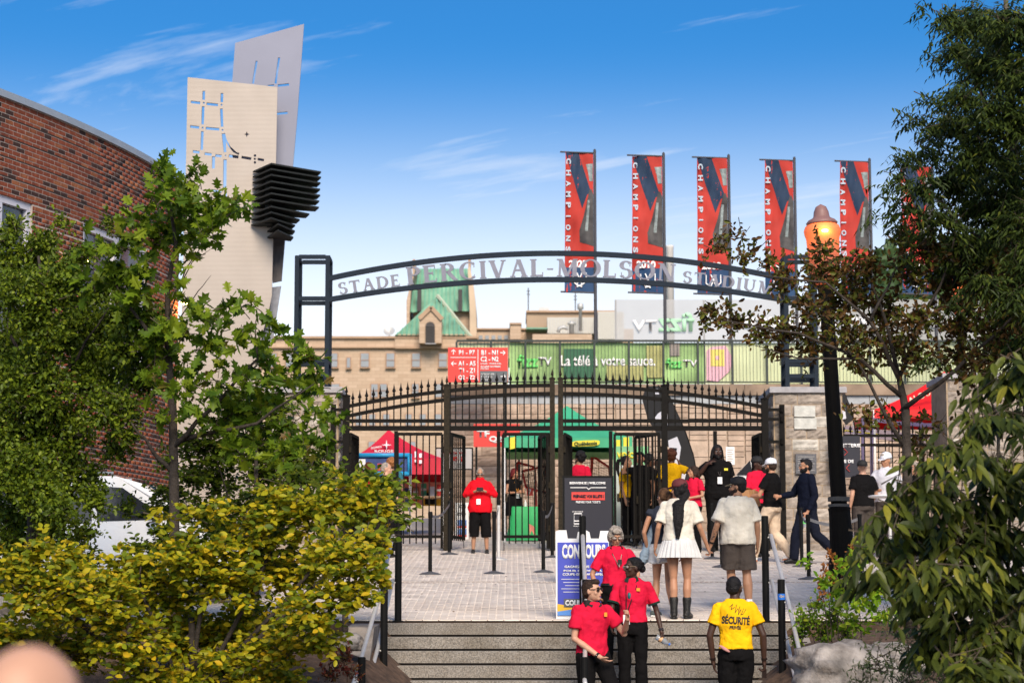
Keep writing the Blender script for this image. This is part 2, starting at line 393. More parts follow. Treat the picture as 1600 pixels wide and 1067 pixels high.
# cheek walls of the stairs
ck = empty('cheek_wall', (SX0-.2, 24, LOW), 'low grey concrete wall edging the left side of the stairs', 'wall')
mb = MB(); mb.slab([(SX0-.34, Y0+.3, -.002), (SX0-.34, 25.6, -.05), (SX0-.34, 23.4, -1.05), (SX0-.34, 22.8, -1.5), (SX0-.34, 22.8, LOW-.1), (SX0-.34, Y0+.3, LOW-.1)], (.335, 0, 0)); mb.build('coping', m_conc, ck)
ck = empty('cheek_wall', (SX1+.2, 24, LOW), 'low grey concrete wall edging the right side of the stairs', 'wall')
mb = MB(); mb.slab([(SX1+.005, Y0+.3, -.002), (SX1+.005, 26.4, -.03), (SX1+.005, 23.4, -1.25), (SX1+.005, 22.8, -1.5), (SX1+.005, 22.8, LOW-.1), (SX1+.005, Y0+.3, LOW-.1)], (.1, 0, 0)); mb.build('coping', m_conc, ck)

# handrails
m_black = mat('black_paint', (.006, .006, .006), .6, var=.15, scale=12, spec=.14)
m_bronze = mat('bronze_paint', (.02, .017, .014), .6, var=.2, scale=10)
m_steel = mat('stainless_steel', (.66, .64, .61), .5, metal=.55, var=.08, scale=20)
m_blue = mat('sticker_blue', (.02, .16, .62), .5, var=0)
def handrail(P, label, sticker=False, side=1, low=False):
    th = empty('handrail', P[0], label, 'handrail')
    for i, (p, top) in enumerate(P2 := [(Vector(p), p[2]+1.29) for p in P]):
        mb = MB(); mb.lathe((p.x, p.y, 0), [(.075, p.z), (.075, p.z+.012), (.043, p.z+.02), (.043, top-.01), (.036, top)], 14); mb.build('post', m_black, th, smooth=False)
    for h in (1.0, .45):
        for off in (side*.07,):
            mb = MB(); pts = []
            for i, (p, top) in enumerate(P2): pts.append((p.x+off, p.y-.02, p.z+h+.05))
            pts = [(pts[0][0], pts[0][1]+.22, pts[0][2])]+pts+[(pts[-1][0], pts[-1][1]-.25, pts[-1][2]-.05)]
            mb.tube(pts, .025, 10); mb.build('rail', m_steel, th, smooth=True)
        mb = MB()
        for p, top in P2: mb.bar((p.x, p.y-.02, p.z+h+.02), (p.x+side*.07, p.y-.02, p.z+h+.035), .014)
        mb.build('bracket', m_steel, th)
    if sticker:
        p, top = P2[1]; mb = MB(); mb.lathe((p.x, p.y, 0), [(.0445, top-.235), (.0445, top-.165)], 20); s = mb.build('sticker', m_blue, th, label='blue band of tape with yellow scribble')
        text('Qui', p.x, p.y-.0455, top-.195, .05, .028, mat('sticker_yellow', (.9, .6, .05), .5, var=0), s)
    return th
def hp_(px, k): # post on step k
    Y = Y0+.12-k*TREAD if k else Y0+.12
    return ((px-800)/F*Y*1.0, Y, -k*RISE)
handrail([(3.10, Y0+.15, .012), (3.10, Y0-4.8*TREAD, -.79), (3.10, 23.75, LOW)], 'steel handrail at the right side of the stairs with a blue sticker on one post', True, 1)
handrail([(.865, Y0+.15, .012), (.85, Y0-4.8*TREAD, -.79), (.78, 23.7, LOW)], 'steel handrail down the middle of the stairs behind the man in sunglasses', False, .001)
handrail([(-1.39, Y0+.15, .012), (-1.47, Y0-4.8*TREAD, -.79), (-1.62, 23.7, LOW)], 'steel handrail at the left of the stairs, half hidden by the yellow shrub', False, -1)

# ================================================================== gate piers
m_stone = pieces_mat('pier_stone', [(.24, .20, .165), (.33, .28, .235), (.28, .235, .20), (.38, .33, .28), (.46, .43, .38)], rough=.95, bump=1.0, bscale=14, grain=.35, gscale=7, stops=[0, .35, .6, .85, 1])
m_mortar = mat('mortar', (.36, .27, .18), .95, var=.2)
m_cap = mat('cap_stone', (.33, .32, .33), .85, var=.15, scale=10, bump=.4)
def rough_block(w_, h_, d_, seed):
    "rock-faced stone: bulging irregular front, square joints"
    r = random.Random(seed); vs = []; nx_, nz_ = 6, 4
    for j in range(nz_+1):
        for i in range(nx_+1):
            ed = i in (0, nx_) or j in (0, nz_)
            vs.append(((i/nx_-.5)*w_, 0 if ed else -r.uniform(.012, .045), (j/nz_-.5)*h_))
    f = [(j*(nx_+1)+i, j*(nx_+1)+i+1, (j+1)*(nx_+1)+i+1, (j+1)*(nx_+1)+i) for j in range(nz_) for i in range(nx_)]
    b = len(vs); vs += [(-w_/2, d_, -h_/2), (w_/2, d_, -h_/2), (w_/2, d_, h_/2), (-w_/2, d_, h_/2)]
    c = [0, nx_, nz_*(nx_+1)+nx_, nz_*(nx_+1)]
    bot = list(range(nx_+1)); top = [nz_*(nx_+1)+i for i in range(nx_+1)]; lf = [j*(nx_+1) for j in range(nz_+1)]; rt = [j*(nx_+1)+nx_ for j in range(nz_+1)]
    f += [tuple(reversed(bot))+(b, b+1), tuple(top)+(b+2, b+3), tuple(lf)+(b+3, b), tuple(reversed(rt))+(b+1, b+2)]
    me = bpy.data.meshes.new('stone'); me.from_pydata(vs, [], f); me.materials.append(m_stone)
    bm = bmesh.new(); bm.from_mesh(me); bmesh.ops.recalc_face_normals(bm, faces=bm.faces); bm.to_mesh(me); bm.free()
    return me
def stone_face(parent, O, ux, length, z0, z1, course, blk, seed=0, mats=None, nrm=None, variants=8):
    "lays rock-faced stones over a vertical face starting at O going along ux"
    r = random.Random(seed); ux = Vector(ux).normalized(); n = int(round((z1-z0)/course)); ch = (z1-z0)/n; cache = {}
    nr = Vector(nrm); M0 = Matrix((ux, -nr, Vector((0, 0, 1)))).transposed().to_4x4()
    for j in range(n):
        x = 0; first = True
        while x < length-.02:
            wv = blk*r.choice([.7, 1, 1, 1.25, 1.4]) if not first else blk*r.choice([.5, .8, 1.1]); first = False
            wv = round(wv, 2); 
            if length-(x+wv) < blk*.4: wv = length-x
            key = (round(wv, 2), r.randrange(2)) if abs(wv-round(wv, 2)) < 1e-6 else None
            me = cache.get(key) if key else None
            if me is None:
                me = rough_block(wv-.014, ch-.014, .05, r.random())
                if key: cache[key] = me
            p = Vector(O)+ux*(x+wv/2); p.z = z0+(j+.5)*ch
            inst('stone', me, Matrix.Translation(p+nr*.012) @ M0, parent); x += wv
GY = 43.0
def pier(xa, xb, label, ztop, depth=2.0, Y=GY, cap_h=.115, zb=None):
    zb = gz(Y)-.3 if zb is None else zb
    th = empty('gate_pier', ((xa+xb)/2, Y, gz(Y)), label, 'stone pier')
    ov = .05
    mb = MB(); mb.span((xa+.03, Y+.035, zb), (xb-.03, Y+depth-.03, ztop-cap_h)); mb.build('core', m_mortar, th)
    mb = MB(); e = .012; z0, z1 = ztop-cap_h, ztop
    mb.add([(xa-ov, Y-ov, z0), (xb+ov, Y-ov, z0), (xb+ov, Y+depth+ov, z0), (xa-ov, Y+depth+ov, z0), (xa-ov, Y-ov, z1-e), (xb+ov, Y-ov, z1-e), (xb+ov, Y+depth+ov, z1-e), (xa-ov, Y+depth+ov, z1-e),
            (xa-ov+e, Y-ov+e, z1), (xb+ov-e, Y-ov+e, z1), (xb+ov-e, Y+depth+ov-e, z1), (xa-ov+e, Y+depth+ov-e, z1)],
           [(3, 2, 1, 0), (0, 1, 5, 4), (1, 2, 6, 5), (2, 3, 7, 6), (3, 0, 4, 7), (4, 5, 9, 8), (5, 6, 10, 9), (6, 7, 11, 10), (7, 4, 8, 11), (8, 9, 10, 11)])
    mb.build('cap', m_cap, th)
    stone_face(th, (xa+.05, Y+.04, 0), (1, 0, 0), xb-xa-.1, zb, ztop-cap_h-.004, .225, .42, seed=hash(label) % 1000 if False else int(abs(xa)*100), nrm=(0, -1, 0))
    return th
zc = W(800, 604.5, GY).z
xl = W(535.5, 604, GY).x-.05; xr = W(1202, 604, GY).x+.05
pl = pier(xl-1.46, xl, 'stone gate pier left of the black gates, partly behind leaves', zc)
stone_face(pl, (xl-.04, GY+.05, 0), (0, 1, 0), 1.9, gz(GY)-.3, zc-.12, .225, .42, seed=5, nrm=(1, 0, 0))
pr = pier(xr, xr+1.43, 'stone gate pier right of the black gates, with a dark plaque and pale blocks', zc)
stone_face(pr, (xr+.04, GY+.05, 0), (0, 1, 0), 1.9, gz(GY)-.3, zc-.12, .225, .42, seed=6, nrm=(-1, 0, 0))
# two pale replacement blocks and plaque on the right pier
m_pale = mat('pale_block', (.50, .50, .46), .9, var=.2, scale=8, bump=.5)
for (a, b) in (((1241, 634), (1274, 651)), ((1241, 653), (1276, 670))):
    p, q = W(a[0], a[1], GY-.03), W(b[0], b[1], GY-.03); mb = MB(); mb.span((p.x, GY-.035, p.z), (q.x, GY+.02, q.z)); mb.build('pale_block', m_pale, pr)
p, q = W(1243, 709, GY-.05), W(1276, 740, GY-.05)
mb = MB(); mb.span((p.x, GY-.06, p.z), (q.x, GY-.0, q.z)); pq = mb.build('plaque', mat('plaque_dark', (.10, .10, .11), .5, metal=.6, var=.3, scale=30), pr)
mpl = mat('plaque_light', (.30, .29, .28), .5, metal=.5, var=.1)
for i in range(7): mb = MB(); mb.span((p.x+.04, GY-.064, p.z-.05-i*.045), (q.x-.04-.03*(i % 3), GY-.061, p.z-.062-i*.045)); mb.build('engraved_line', mpl, pq)

# ================================================================== arch sign
m_arch = mat('arch_paint', (.012, .020, .032), .65, var=.12, scale=5, spec=.15)
m_letter = mat('letter_metal', (.19, .195, .245), .6, metal=0, var=.1, scale=8)
arch = empty('arch_sign', (0, GY, zc), 'dark blue steel arch with grey serif letters spanning the gate between two frame towers', 'arch sign')
def tower(x0, x1, x0b=None):
    mb = MB(); t = .085; ya, yb = GY+.15, GY+.80; zt = W(800, 398, GY).z
    X0, X1 = W(x0, 500, GY).x, W(x1, 500, GY).x
    for x in (X0+t/2, X1-t/2):
        for y in (ya, yb): mb.span((x-t/2, y-t/2, zc), (x+t/2, y+t/2, zt-.0015))
    o = mb.build('tower_leg', m_arch, arch)
    for py in (401.5, 466.5, 564, 587.5):
        z = W(800, py, GY+.15).z; mb = MB(); h = t*.93
        for y in (ya, yb): mb.span((X0+t+.001, y-h/2, z-h/2), (X1-t-.001, y+h/2, z+h/2))
        for x in (X0+t/2, X1-t/2): mb.span((x-h/2, ya+t/2+.001, z-h/2), (x+h/2, yb-t/2-.001, z+h/2))
        mb.build('tower_crossbar', m_arch, arch)
    return X0, X1
tl = tower(458.5, 513.5); tr_ = tower(1227, 1279)
def interp(pts, x):
    return float(np.interp(x, [p[0] for p in pts], [p[1] for p in pts]))
def parab(p0, p1, p2):
    A = np.array([[p[0]**2, p[0], 1] for p in (p0, p1, p2)]); c = np.linalg.solve(A, [p[1] for p in (p0, p1, p2)]); return lambda x: c[0]*x*x+c[1]*x+c[2]
topc = parab((513, 435.5), (870, 396), (1227, 436)); botc = parab((513, 468.5), (870, 437), (1227, 469))
AY = GY+.45
for fn, nm in ((topc, 'top_chord'), (botc, 'bottom_chord')):
    xs_ = np.linspace(513.5, 1227, 49); mb = MB(); t = .05
    sec = []
    for x in xs_:
        c = W(x, fn(x), AY-.3); s1 = W(x-2, fn(x-2), AY-.3); s2 = W(x+2, fn(x+2), AY-.3); d = (s2-s1).normalized(); n_ = Vector((-d.z, 0, d.x))
        sec.append([c+n_*t+Vector((0, -.045, 0)), c+n_*t+Vector((0, .045, 0)), c-n_*t+Vector((0, .045, 0)), c-n_*t+Vector((0, -.045, 0))])
    for s_ in sec: mb.v += [tuple(v) for v in s_]
    for i in range(len(sec)-1):
        for k in range(4): mb.f.append((i*4+k, i*4+(k+1) % 4, i*4+4+(k+1) % 4, i*4+4+k))
    mb.f += [(0, 1, 2, 3), tuple(len(sec)*4-4+k for k in (3, 2, 1, 0))]
    mb.build(nm, m_arch, arch)
# serif capitals, drawn stroke by stroke in a unit-high box: (width, strokes)
TK, TN, SF = .20, .10, .06
def arcs(cx, cy, rx, ry, a0, a1, thick=lambda a: TK, n=16):
    P = []; Q = []
    for i in range(n+1):
        a = R(a0+(a1-a0)*i/n); t = thick(a)/2; c, s = math.cos(a), math.sin(a)
        P.append((cx+(rx+t)*c, cy+(ry+t*.6)*s)); Q.append((cx+(rx-t)*c, cy+(ry-t*.6)*s))
    return [[P[i], P[i+1], Q[i+1], Q[i]] for i in range(n)]
def rc(x0, y0, x1, y1): return [[(x0, y0), (x1, y0), (x1, y1), (x0, y1)]]
def dg_(x0, y0, x1, y1, t): return [[(x0-t/2, y0), (x0+t/2, y0), (x1+t/2, y1), (x1-t/2, y1)]]
vth = lambda a: TN+(TK-TN)*abs(math.cos(a))
def ser(x, y, w_=.30): return rc(x-w_/2, y, x+w_/2, y+SF)
def stem(x): return rc(x-TK/2, SF, x+TK/2, 1-SF)+ser(x, 0)+ser(x, 1-SF)
GL = {
 'I': (.34, stem(.17)),
 'T': (.78, rc(.39-TK/2, SF, .39+TK/2, 1-TN)+ser(.39, 0)+rc(.03, 1-TN, .75, 1)+rc(.03, .78, .075, 1-TN)+rc(.705, .78, .75, 1-TN)),
 'L': (.66, stem(.17)+rc(.24, 0, .60, TN)+rc(.555, TN, .60, .24)),
 'E': (.70, stem(.17)+rc(.24, 0, .62, TN)+rc(.575, TN, .62, .22)+rc(.24, 1-TN, .58, 1)+rc(.535, .80, .58, 1-TN)+rc(.24, .48, .48, .48+TN)+rc(.44, .40, .48, .62)),
 'P': (.66, stem(.17)+arcs(.30, .74, .25, .235, -90, 90, vth)+rc(.24, .47, .31, .47+TN)+rc(.24, 1-TN+.0, .31, 1)),
 'R': (.78, stem(.17)+arcs(.30, .75, .24, .225, -90, 90, vth)+rc(.24, .49, .31, .49+TN)+rc(.24, 1-TN, .31, 1)+dg_(.64, SF, .36, .52, TK*1.05)+ser(.68, 0, .22)),
 'D': (.86, stem(.17)+arcs(.33, .5, .40, .475, -90, 90, vth, 22)+rc(.24, 0, .34, TN)+rc(.24, 1-TN, .34, 1)),
 'C': (.82, arcs(.44, .5, .34, .475, 48, 312, vth, 26)+rc(.66, .68, .70, .95)+rc(.66, .06, .69, .26)),
 'O': (.92, arcs(.46, .5, .365, .475, 0, 360, vth, 32)),
 'U': (.84, rc(.17-TK/2, .36, .17+TK/2, 1-SF)+ser(.17, 1-SF)+rc(.68-TN/2, .36, .68+TN/2, 1-SF)+ser(.68, 1-SF, .24)+arcs(.42, .37, .255, .335, 180, 360, lambda a: TN+(TK-TN)*(.5-.5*math.cos(a)), 16)),
 'V': (.84, dg_(.42, 0, .17, 1-SF, TK)+dg_(.44, 0, .68, 1-SF, TN)+ser(.17, 1-SF, .3)+ser(.68, 1-SF, .24)),
 'A': (.86, dg_(.17, SF, .42, 1, TN)+dg_(.69, SF, .44, 1, TK)+ser(.17, 0, .24)+ser(.69, 0, .30)+rc(.24, .34, .62, .34+TN)),
 'M': (1.02, dg_(.17, SF, .20, 1, TN)+rc(.84-TK/2, SF, .84+TK/2, 1-SF)+dg_(.50, 0, .20, 1, TK)+dg_(.52, 0, .82, 1, TN)+ser(.17, 0, .24)+ser(.84, 0, .3)+ser(.14, 1-SF, .2)+ser(.88, 1-SF, .2)),
 'N': (.88, rc(.17-TN/2, SF, .17+TN/2, 1-SF)+rc(.71-TN/2, .04, .71+TN/2, 1-SF)+dg_(.67, 0, .19, 1, TK)+ser(.17, 0, .24)+ser(.71, 1-SF, .24)+ser(.12, 1-SF, .2)),
 'S': (.62, arcs(.31, .745, .20, .225, 30, 270, vth, 16)+arcs(.31, .275, .215, .245, 90, -150, vth, 16)+rc(.46, .70, .50, .93)+rc(.10, .06, .135, .32)),
 '-': (.36, rc(.04, .38, .32, .46)),
}
def put_word(word, xa, xb, h_px, gap=.06):
    tot = sum(GL[c][0] for c in word)+gap*(len(word)-1); x = xa; k = (xb-xa)/tot
    for c in word:
        wd, polys = GL[c]; cx = x+wd*k/2
        slope = (botc(cx+1)-botc(cx-1))/2; py0 = botc(cx)-5; mb = MB(); q = W(cx, py0, AY-.3); sc_x = W(cx+k, py0, AY-.3).x-q.x; sc_z = h_px/k*sc_x*1.0
        a = -math.atan(slope)
        for i, poly in enumerate(polys):
            pp = []
            for (u, v) in poly:
                lx, lz = (u-wd/2)*sc_x, v*sc_z; pp.append((q.x+lx*math.cos(a)-lz*math.sin(a)*1, q.z+lx*math.sin(a)+lz*math.cos(a)))
            d = .018+.0007*(i % 9); mb.prism(pp, AY-.3-d, AY-.3+d)
        mb.build('letter', m_letter, arch); x += (wd+gap)*k
put_word('STADE', 530, 627, 18.5, .10); put_word('PERCIVAL-MOLSON', 636, 1056, 27.5, .07); put_word('STADIUM', 1066, 1207, 18.5, .10)

# ================================================================== gate
gate = empty('gate_screen', (0, GY-.1, gz(GY)), 'arched black iron screen of spear-topped pickets between the stone piers', 'gate screen')
YG = GY-.12
m_iron = mat('black_iron', (.006, .005, .004), .65, var=.3, scale=15, spec=.12)
m_iron_worn = mat('worn_iron', (.022, .017, .010), .65, var=.5, spec=.15, scale=25)
ctop = parab((543, 635), (870, 602), (1193, 636)); clow = parab((543, 650), (870, 615), (1193, 650))
def gx(px, py=660): return W(px, py, YG).x
def gzp(py): return W(800, py, YG).z
def curved_bar(fn, name, xa, xb, w_=.072, d_=.05):
    xs_ = np.linspace(xa, xb, 20); mb = MB()
    for a, b in zip(xs_[:-1], xs_[1:]):
        A, B = W(a, fn(a), YG), W(b, fn(b), YG); mb.add([A+Vector((0, -d_/2, w_/2)), A+Vector((0, d_/2, w_/2)), A+Vector((0, d_/2, -w_/2)), A+Vector((0, -d_/2, -w_/2)), B+Vector((0, -d_/2, w_/2)), B+Vector((0, d_/2, w_/2)), B+Vector((0, d_/2, -w_/2)), B+Vector((0, -d_/2, -w_/2))],
                                                 [(0, 4, 5, 1), (1, 5, 6, 2), (2, 6, 7, 3), (3, 7, 4, 0)])
    mb.build(name, m_iron, gate)
for (a, b) in ((543, 861), (877, 1193)):
    curved_bar(ctop, 'curved_rail', a, b); curved_bar(clow, 'curved_rail', a, b)
    for py, h in ((657.5, .07), (669, .095)):
        mb = MB(); mb.span((gx(a), YG-.028, gzp(py)-h/2), (gx(b), YG+.028, gzp(py)+h/2)); mb.build('straight_rail', m_iron, gate)
def picket_mesh():
    mb = MB(); mb.lathe((0, 0, 0), [(.020, 0), (.020, .055), (.031, .062), (.020, .07), (.013, .085), (.037, .115), (.033, .135), (.018, .17), (.006, .235), (.002, .27)], 8); return mb
pk = picket_mesh()
x = 551.0
fin = None
spear = mat('spear_iron', (.006, .005, .005), .65, var=.1, spec=.12)
while x < 1190:
    if not (858 < x < 880) and abs(x-698) > 5 and abs(x-1038) > 5:
        zt = W(x, ctop(x), YG).z+.02; z0 = gzp(669); X = gx(x)
        mb = MB(); mb.span((X-.0125, YG-.0125, z0), (X+.0125, YG+.0125, zt)); p = mb.build('picket', m_iron, gate)
        if fin is None: q = picket_mesh(); q.v = [(v[0], v[1], v[2]) for v in q.v]; fin_o = q.build('finial', spear, None, smooth=True); fin = fin_o.data; bpy.data.objects.remove(fin_o)
        f_ = bpy.data.objects.new('finial', fin); COL.objects.link(f_); f_.parent = p; f_.location = Vector((X, YG, zt))-org(p)
    x += 10.72
for px, w_, ty in ((541, .13, 620), (698, .115, 604), (863, .10, 593), (876, .10, 593), (1038, .115, 604), (1195, .13, 625)):
    X = gx(px); mb = MB(); mb.span((X-w_/2, YG-w_/2, gz(YG)+.0), (X+w_/2, YG+w_/2, gzp(ty)))
    mb.lathe((X, YG, gzp(ty)), [(w_*.62, 0), (w_*.62, .03), (.02, .05), (.012, .07), (.03, .10), (.02, .14), (.002, .22)], 8)
    mb.build('post', m_iron_worn if px in (698, 863, 876) else m_iron, gate)
for px in (619, 779, 954, 1117):
    X = gx(px); mb = MB(); mb.span((X-.036, YG-.036, gz(YG)), (X+.036, YG+.036, gzp(673.5))); mb.build('mullion', m_iron, gate)
for px, xo in ((541, xl-.12), (1195, xr+.18)):   # hinge posts bolted on the piers
    s_ = 1 if px > 800 else -1; X = xo
    mb = MB(); mb.span((X-.05, GY-.13, gz(GY)+.05), (X+.05, GY-.005-.05, gzp(632))); mb.build('wall_post', m_iron, gate)
    for py in (640, 655, 690, 790): mb = MB(); mb.span((min(gx(px), X), YG-.02, gzp(py)-.03), (max(gx(px), X), YG+.02, gzp(py)+.03)); mb.lathe((X-.01*s_, GY-.15, gzp(py)), [(.035, -.05), (.035, .05)], 8); mb.build('hinge', m_iron, gate)
def leaf_door(px, ang, sgn, label):
    "a gate leaf hinged at px; ang 0 = closed, 90 = swung back away from the camera; sgn direction of the closed leaf"
    X = gx(px, 760); wd = .91; th = empty('gate_leaf', (X, YG, gz(YG)), label, 'gate', 'swinging leaves of the black gate')
    d = Vector((sgn*math.cos(R(ang)), math.sin(R(ang)), 0)); z0 = gz(YG); H0, H1 = gzp(838)-z0+.0, gzp(678)-z0
    lift = max(0, GR*d.y*wd)
    P = lambda u, z: Vector((X, YG, z0+z))+d*u
    for a, b, w_, nm, mt in (((.03, .05), (.03, H1), .055, 'stile', m_iron), ((wd, H0-.08+lift*.5), (wd, H1), .055, 'stile', m_iron), ((.03, H1), (wd, H1), .06, 'top_rail', m_iron), ((.03, H0), (wd, H0), .06, 'bottom_rail', m_iron)):
        mb = MB(); mb.bar(P(*a), P(*b), .04, w_) if 'rail' in nm else mb.bar(P(*a), P(*b), .05); mb.build(nm, mt, th)
    n = 6
    me = None
    for i in range(1, n+1):
        u = .03+(wd-.03)*i/(n+1); mb = MB(); mb.bar(P(u, H0-.14+lift), P(u, H1), .026); mb.build('picket', m_iron, th)
    for h in (.45, 1.3, 2.0): mb = MB(); mb.lathe(P(-.01, h), [(.03, -.06), (.03, .06)], 8); mb.build('hinge', m_iron_worn, th)
    mb = MB(); mb.box(P(wd*.93, 1.05), (.05, .05, .16)); mb.build('latch', m_iron_worn, th)
    mb = MB(); mb.bar(P(wd-.02, H0+.2), P(wd-.02, -.0+lift+.01), .014); mb.build('drop_bolt', m_iron, th)
    return th
leaf_door(546, 84, 1, 'open gate leaf beside the left stone pier, seen edge-on')
leaf_door(693, 0, -1, 'closed gate leaf in front of the red tent')
leaf_door(704, 74, 1, 'open gate leaf to the left of the woman in the red jacket')
leaf_door(858, 2, -1, 'closed gate leaf in front of the green tablecloth')
leaf_door(858, 78, -1, 'open gate leaf just left of the centre posts, behind the stanchions')
leaf_door(882, 80, 1, 'open gate leaf behind the black welcome sign')
leaf_door(1033, 0, -1, 'closed gate leaf right of the black welcome sign')
leaf_door(1031, 62, -1, 'half open gate leaf overlapping the closed one right of the welcome sign')
leaf_door(1190, 86, -1, 'open gate leaf beside the right stone pier, seen edge-on')

# ================================================================== retaining wall of the stadium terrace
WY = 52.0
wall = empty('retaining_wall', (W(1150, 700, WY).x, WY, gz(WY)), 'long pale stone retaining wall behind the gates, under the banner railing', 'wall')
m_wst = pieces_mat('wall_stone', [(.35, .255, .19), (.45, .34, .26), (.41, .31, .24), (.50, .385, .295)], rough=.95, bump=.9, bscale=10, grain=.2, gscale=4)
m_wmor = mat('wall_mortar', (.42, .33, .26), .95, var=.2)
wx0, wx1 = W(694, 700, WY).x, W(1760, 700, WY).x
zt1 = W(800, 601, WY).z; zt2 = W(800, 618, WY).z; zt3 = W(800, 631, WY).z; zb = gz(WY)-.2
mb = MB(); mb.span((wx0+.02, WY+.04, zb), (wx1, WY+1.2, zt1-.01)); mb.build('core', m_wmor, wall)
m_band = mat('concrete_band', (.24, .175, .125), .9, var=.45, scale=1.6, bump=.4, bscale=30)
for i in range(9):
    a = wx0-.05+(wx1-wx0)*i/9; b = wx0-.05+(wx1-wx0)*(i+1)/9-.012
    mb = MB(); mb.span((a, WY-.10, zt2+.003), (b, WY+1.25, zt1)); mb.build('concrete_panel', m_band, wall)
m_slate = mat('slate_strip', (.33, .35, .37), .7, var=.2, scale=3)
for i in range(16):
    a = wx0+(wx1-wx0)*i/16; mb = MB(); mb.span((a, WY-.02, zt3), (a+(wx1-wx0)/16-.012, WY+.03, zt2-.003)); mb.build('slate_strip', m_slate, wall)
r = random.Random(3); xm = W(880, 700, WY).x; x_end = W(1500, 700, WY).x
cache = {}
def wall_block(x, z, wv, hv, proud=.02):
    k = (round(wv, 2), round(hv, 3)); me = cache.get(k)
    if me is None: me = rough_block(wv-.014, hv-.012, .05, r.random()); me.materials.clear(); me.materials.append(m_wst); cache[k] = me
    return inst('stone', me, Matrix.Translation((x+wv/2, WY+.012-proud, z+hv/2)), wall)
cnt = 0
rows = 13; ch = (zt3-zb)/rows
for j in range(rows):
    x = wx0; z = zb+j*ch
    while x < xm: wv = round(r.choice([.5, .62, .75, .9]), 2); wall_block(x, z, wv, ch); x += wv
# right of that: a pattern of small carved panels between larger blocks
extra = MB()
x = xm+.0
while x < x_end:
    wv = r.choice([.42, .46]); z = zb
    while z < zt3-.05:
        if r.random() < .68:
            n = 4; hh = .13
            for q in range(n):
                if z+hh > zt3: break
                extra.span((x+.01, WY-.03-r.random()*.02, z+.006), (x+wv*.93, WY+.05, z+hh-.01)); z += hh
        else:
            hh = r.choice([.26, .4]); 
            if z+hh > zt3: hh = zt3-z
            extra.span((x+.01, WY-.02-r.random()*.03, z+.006), (x+wv*.97, WY+.05, z+hh-.008)); z += hh
    x += wv
extra.build('carved_panel', m_wst, wall, kind='stuff')

# railing with mesh banners on top of the wall
m_rail = mat('railing_steel', (.03, .04, .038), .65, metal=0, var=.15)
rail = empty('terrace_railing', (W(1150, 700, WY).x, WY+.3, zt1), 'dark steel railing along the top of the stone retaining wall', 'railing')
RY = WY+.3
rx0, rx1 = W(713, 560, RY).x, wx1
zrt, zrb = W(800, 531, RY).z, zt1+.08
mb = MB(); mb.span((rx0, RY-.025, zrt-.05), (rx1, RY+.025, zrt)); mb.build('top_rail', m_rail, rail)
mb = MB(); mb.span((rx0, RY-.015, zrb), (rx1, RY+.015, zrb+.03)); mb.build('bottom_rail', m_rail, rail)
mb = MB(); mb.span((rx0-.02, RY-.02, zt1), (rx0+.03, RY+.02, zrt-.052)); rpm = mb.build('post', m_rail, rail)
for i in range(1, 20): inst('post', rpm.data, Matrix.Translation(org(rail)+Vector((i*.835, 0, 0))), rail)
mb = MB(); mb.span((rx0+.09, RY-.008, zrb+.032), (rx0+.100, RY+.005, zrt-.052)); pkm = mb.build('picket', m_rail, rail)
for i in range(1, 180):
    if (i+1) % 10: inst('picket', pkm.data, Matrix.Translation(org(rail)+Vector((i*.0835, 0, 0))), rail)
def mesh_cloth(name, x0, x1, z0, z1, y, cols, parent, m=None, wav=.012, nx_=40, nz_=8):
    mb = MB()
    for j in range(nz_+1):
        for i in range(nx_+1):
            u, v = i/nx_, j/nz_; mb.v.append((x0+(x1-x0)*u, y+wav*math.sin(u*23+v*5)*math.sin(v*3.1+u*7), z0+(z1-z0)*v))
    mb.f = [(j*(nx_+1)+i, j*(nx_+1)+i+1, (j+1)*(nx_+1)+i+1, (j+1)*(nx_+1)+i) for j in range(nz_) for i in range(nx_)]
    return mb.build(name, m, parent, smooth=True)
m_pale_scrim = mat('pale_scrim', (.62, .68, .42), .8, var=.08, scale=1.5)
m_green_scrim = mat('green_scrim', (.27, .42, .17), .8, var=.55, scale=1.1)
m_white = mat('white_print', (.80, .80, .80), .6, var=0)
BYs = RY+.06
def scrim(px0, px1, m, label, cat='banner'):
    a, b = W(px0, 560, BYs).x, W(px1, 560, BYs).x; o = empty('railing_banner', ((a+b)/2, BYs, zt1), label, cat, 'mesh banners tied behind the railing')
    mesh_cloth('cloth', a, b, zt1+.06, zrt-.06, BYs+.03, None, o, m); return o
scrim(716, 794, m_pale_scrim, 'short pale yellow mesh banner above the red direction sign')
gb = scrim(796, 1100, m_green_scrim, 'long green mesh banner with white French slogan on the railing')
pb = scrim(1102, 1680, m_pale_scrim, 'long pale yellow mesh banner with a pink emblem at its left end')
def bt(body, pxa, pxb, pya, pyb, Y, m, parent, **k):
    a, b = W(pxa, pya, Y), W(pxb, pyb, Y); return text(body, (a.x+b.x)/2, Y, (a.z+b.z)/2, abs(b.x-a.x), abs(a.z-b.z), m, parent, **k)
m_lime = mat('lime_print', (.16, .66, .16), .6, var=0); m_dkgreen = mat('dark_green_print', (.035, .13, .07), .7, var=.1)
def panel(pxa, pya, pxb, pyb, Y, m, parent, name='panel', t=.006):
    a, b = W(pxa, pya, Y), W(pxb, pyb, Y); mb = MB(); mb.span((a.x, Y-t, a.z), (b.x, Y, b.z)); return mb.build(name, m, parent)
panel(881, 545, 927, 590, BYs-.005, m_dkgreen, gb, 'dark_square')
bt('fizz', 808, 841, 554, 574, BYs-.012, m_lime, gb, bold=.03); bt('TV', 841, 862, 558, 571, BYs-.012, m_white, gb, bold=.03)
bt('La télé à votre sauce.', 876, 1024, 555, 572, BYs-.012, m_white, gb, bold=.025)
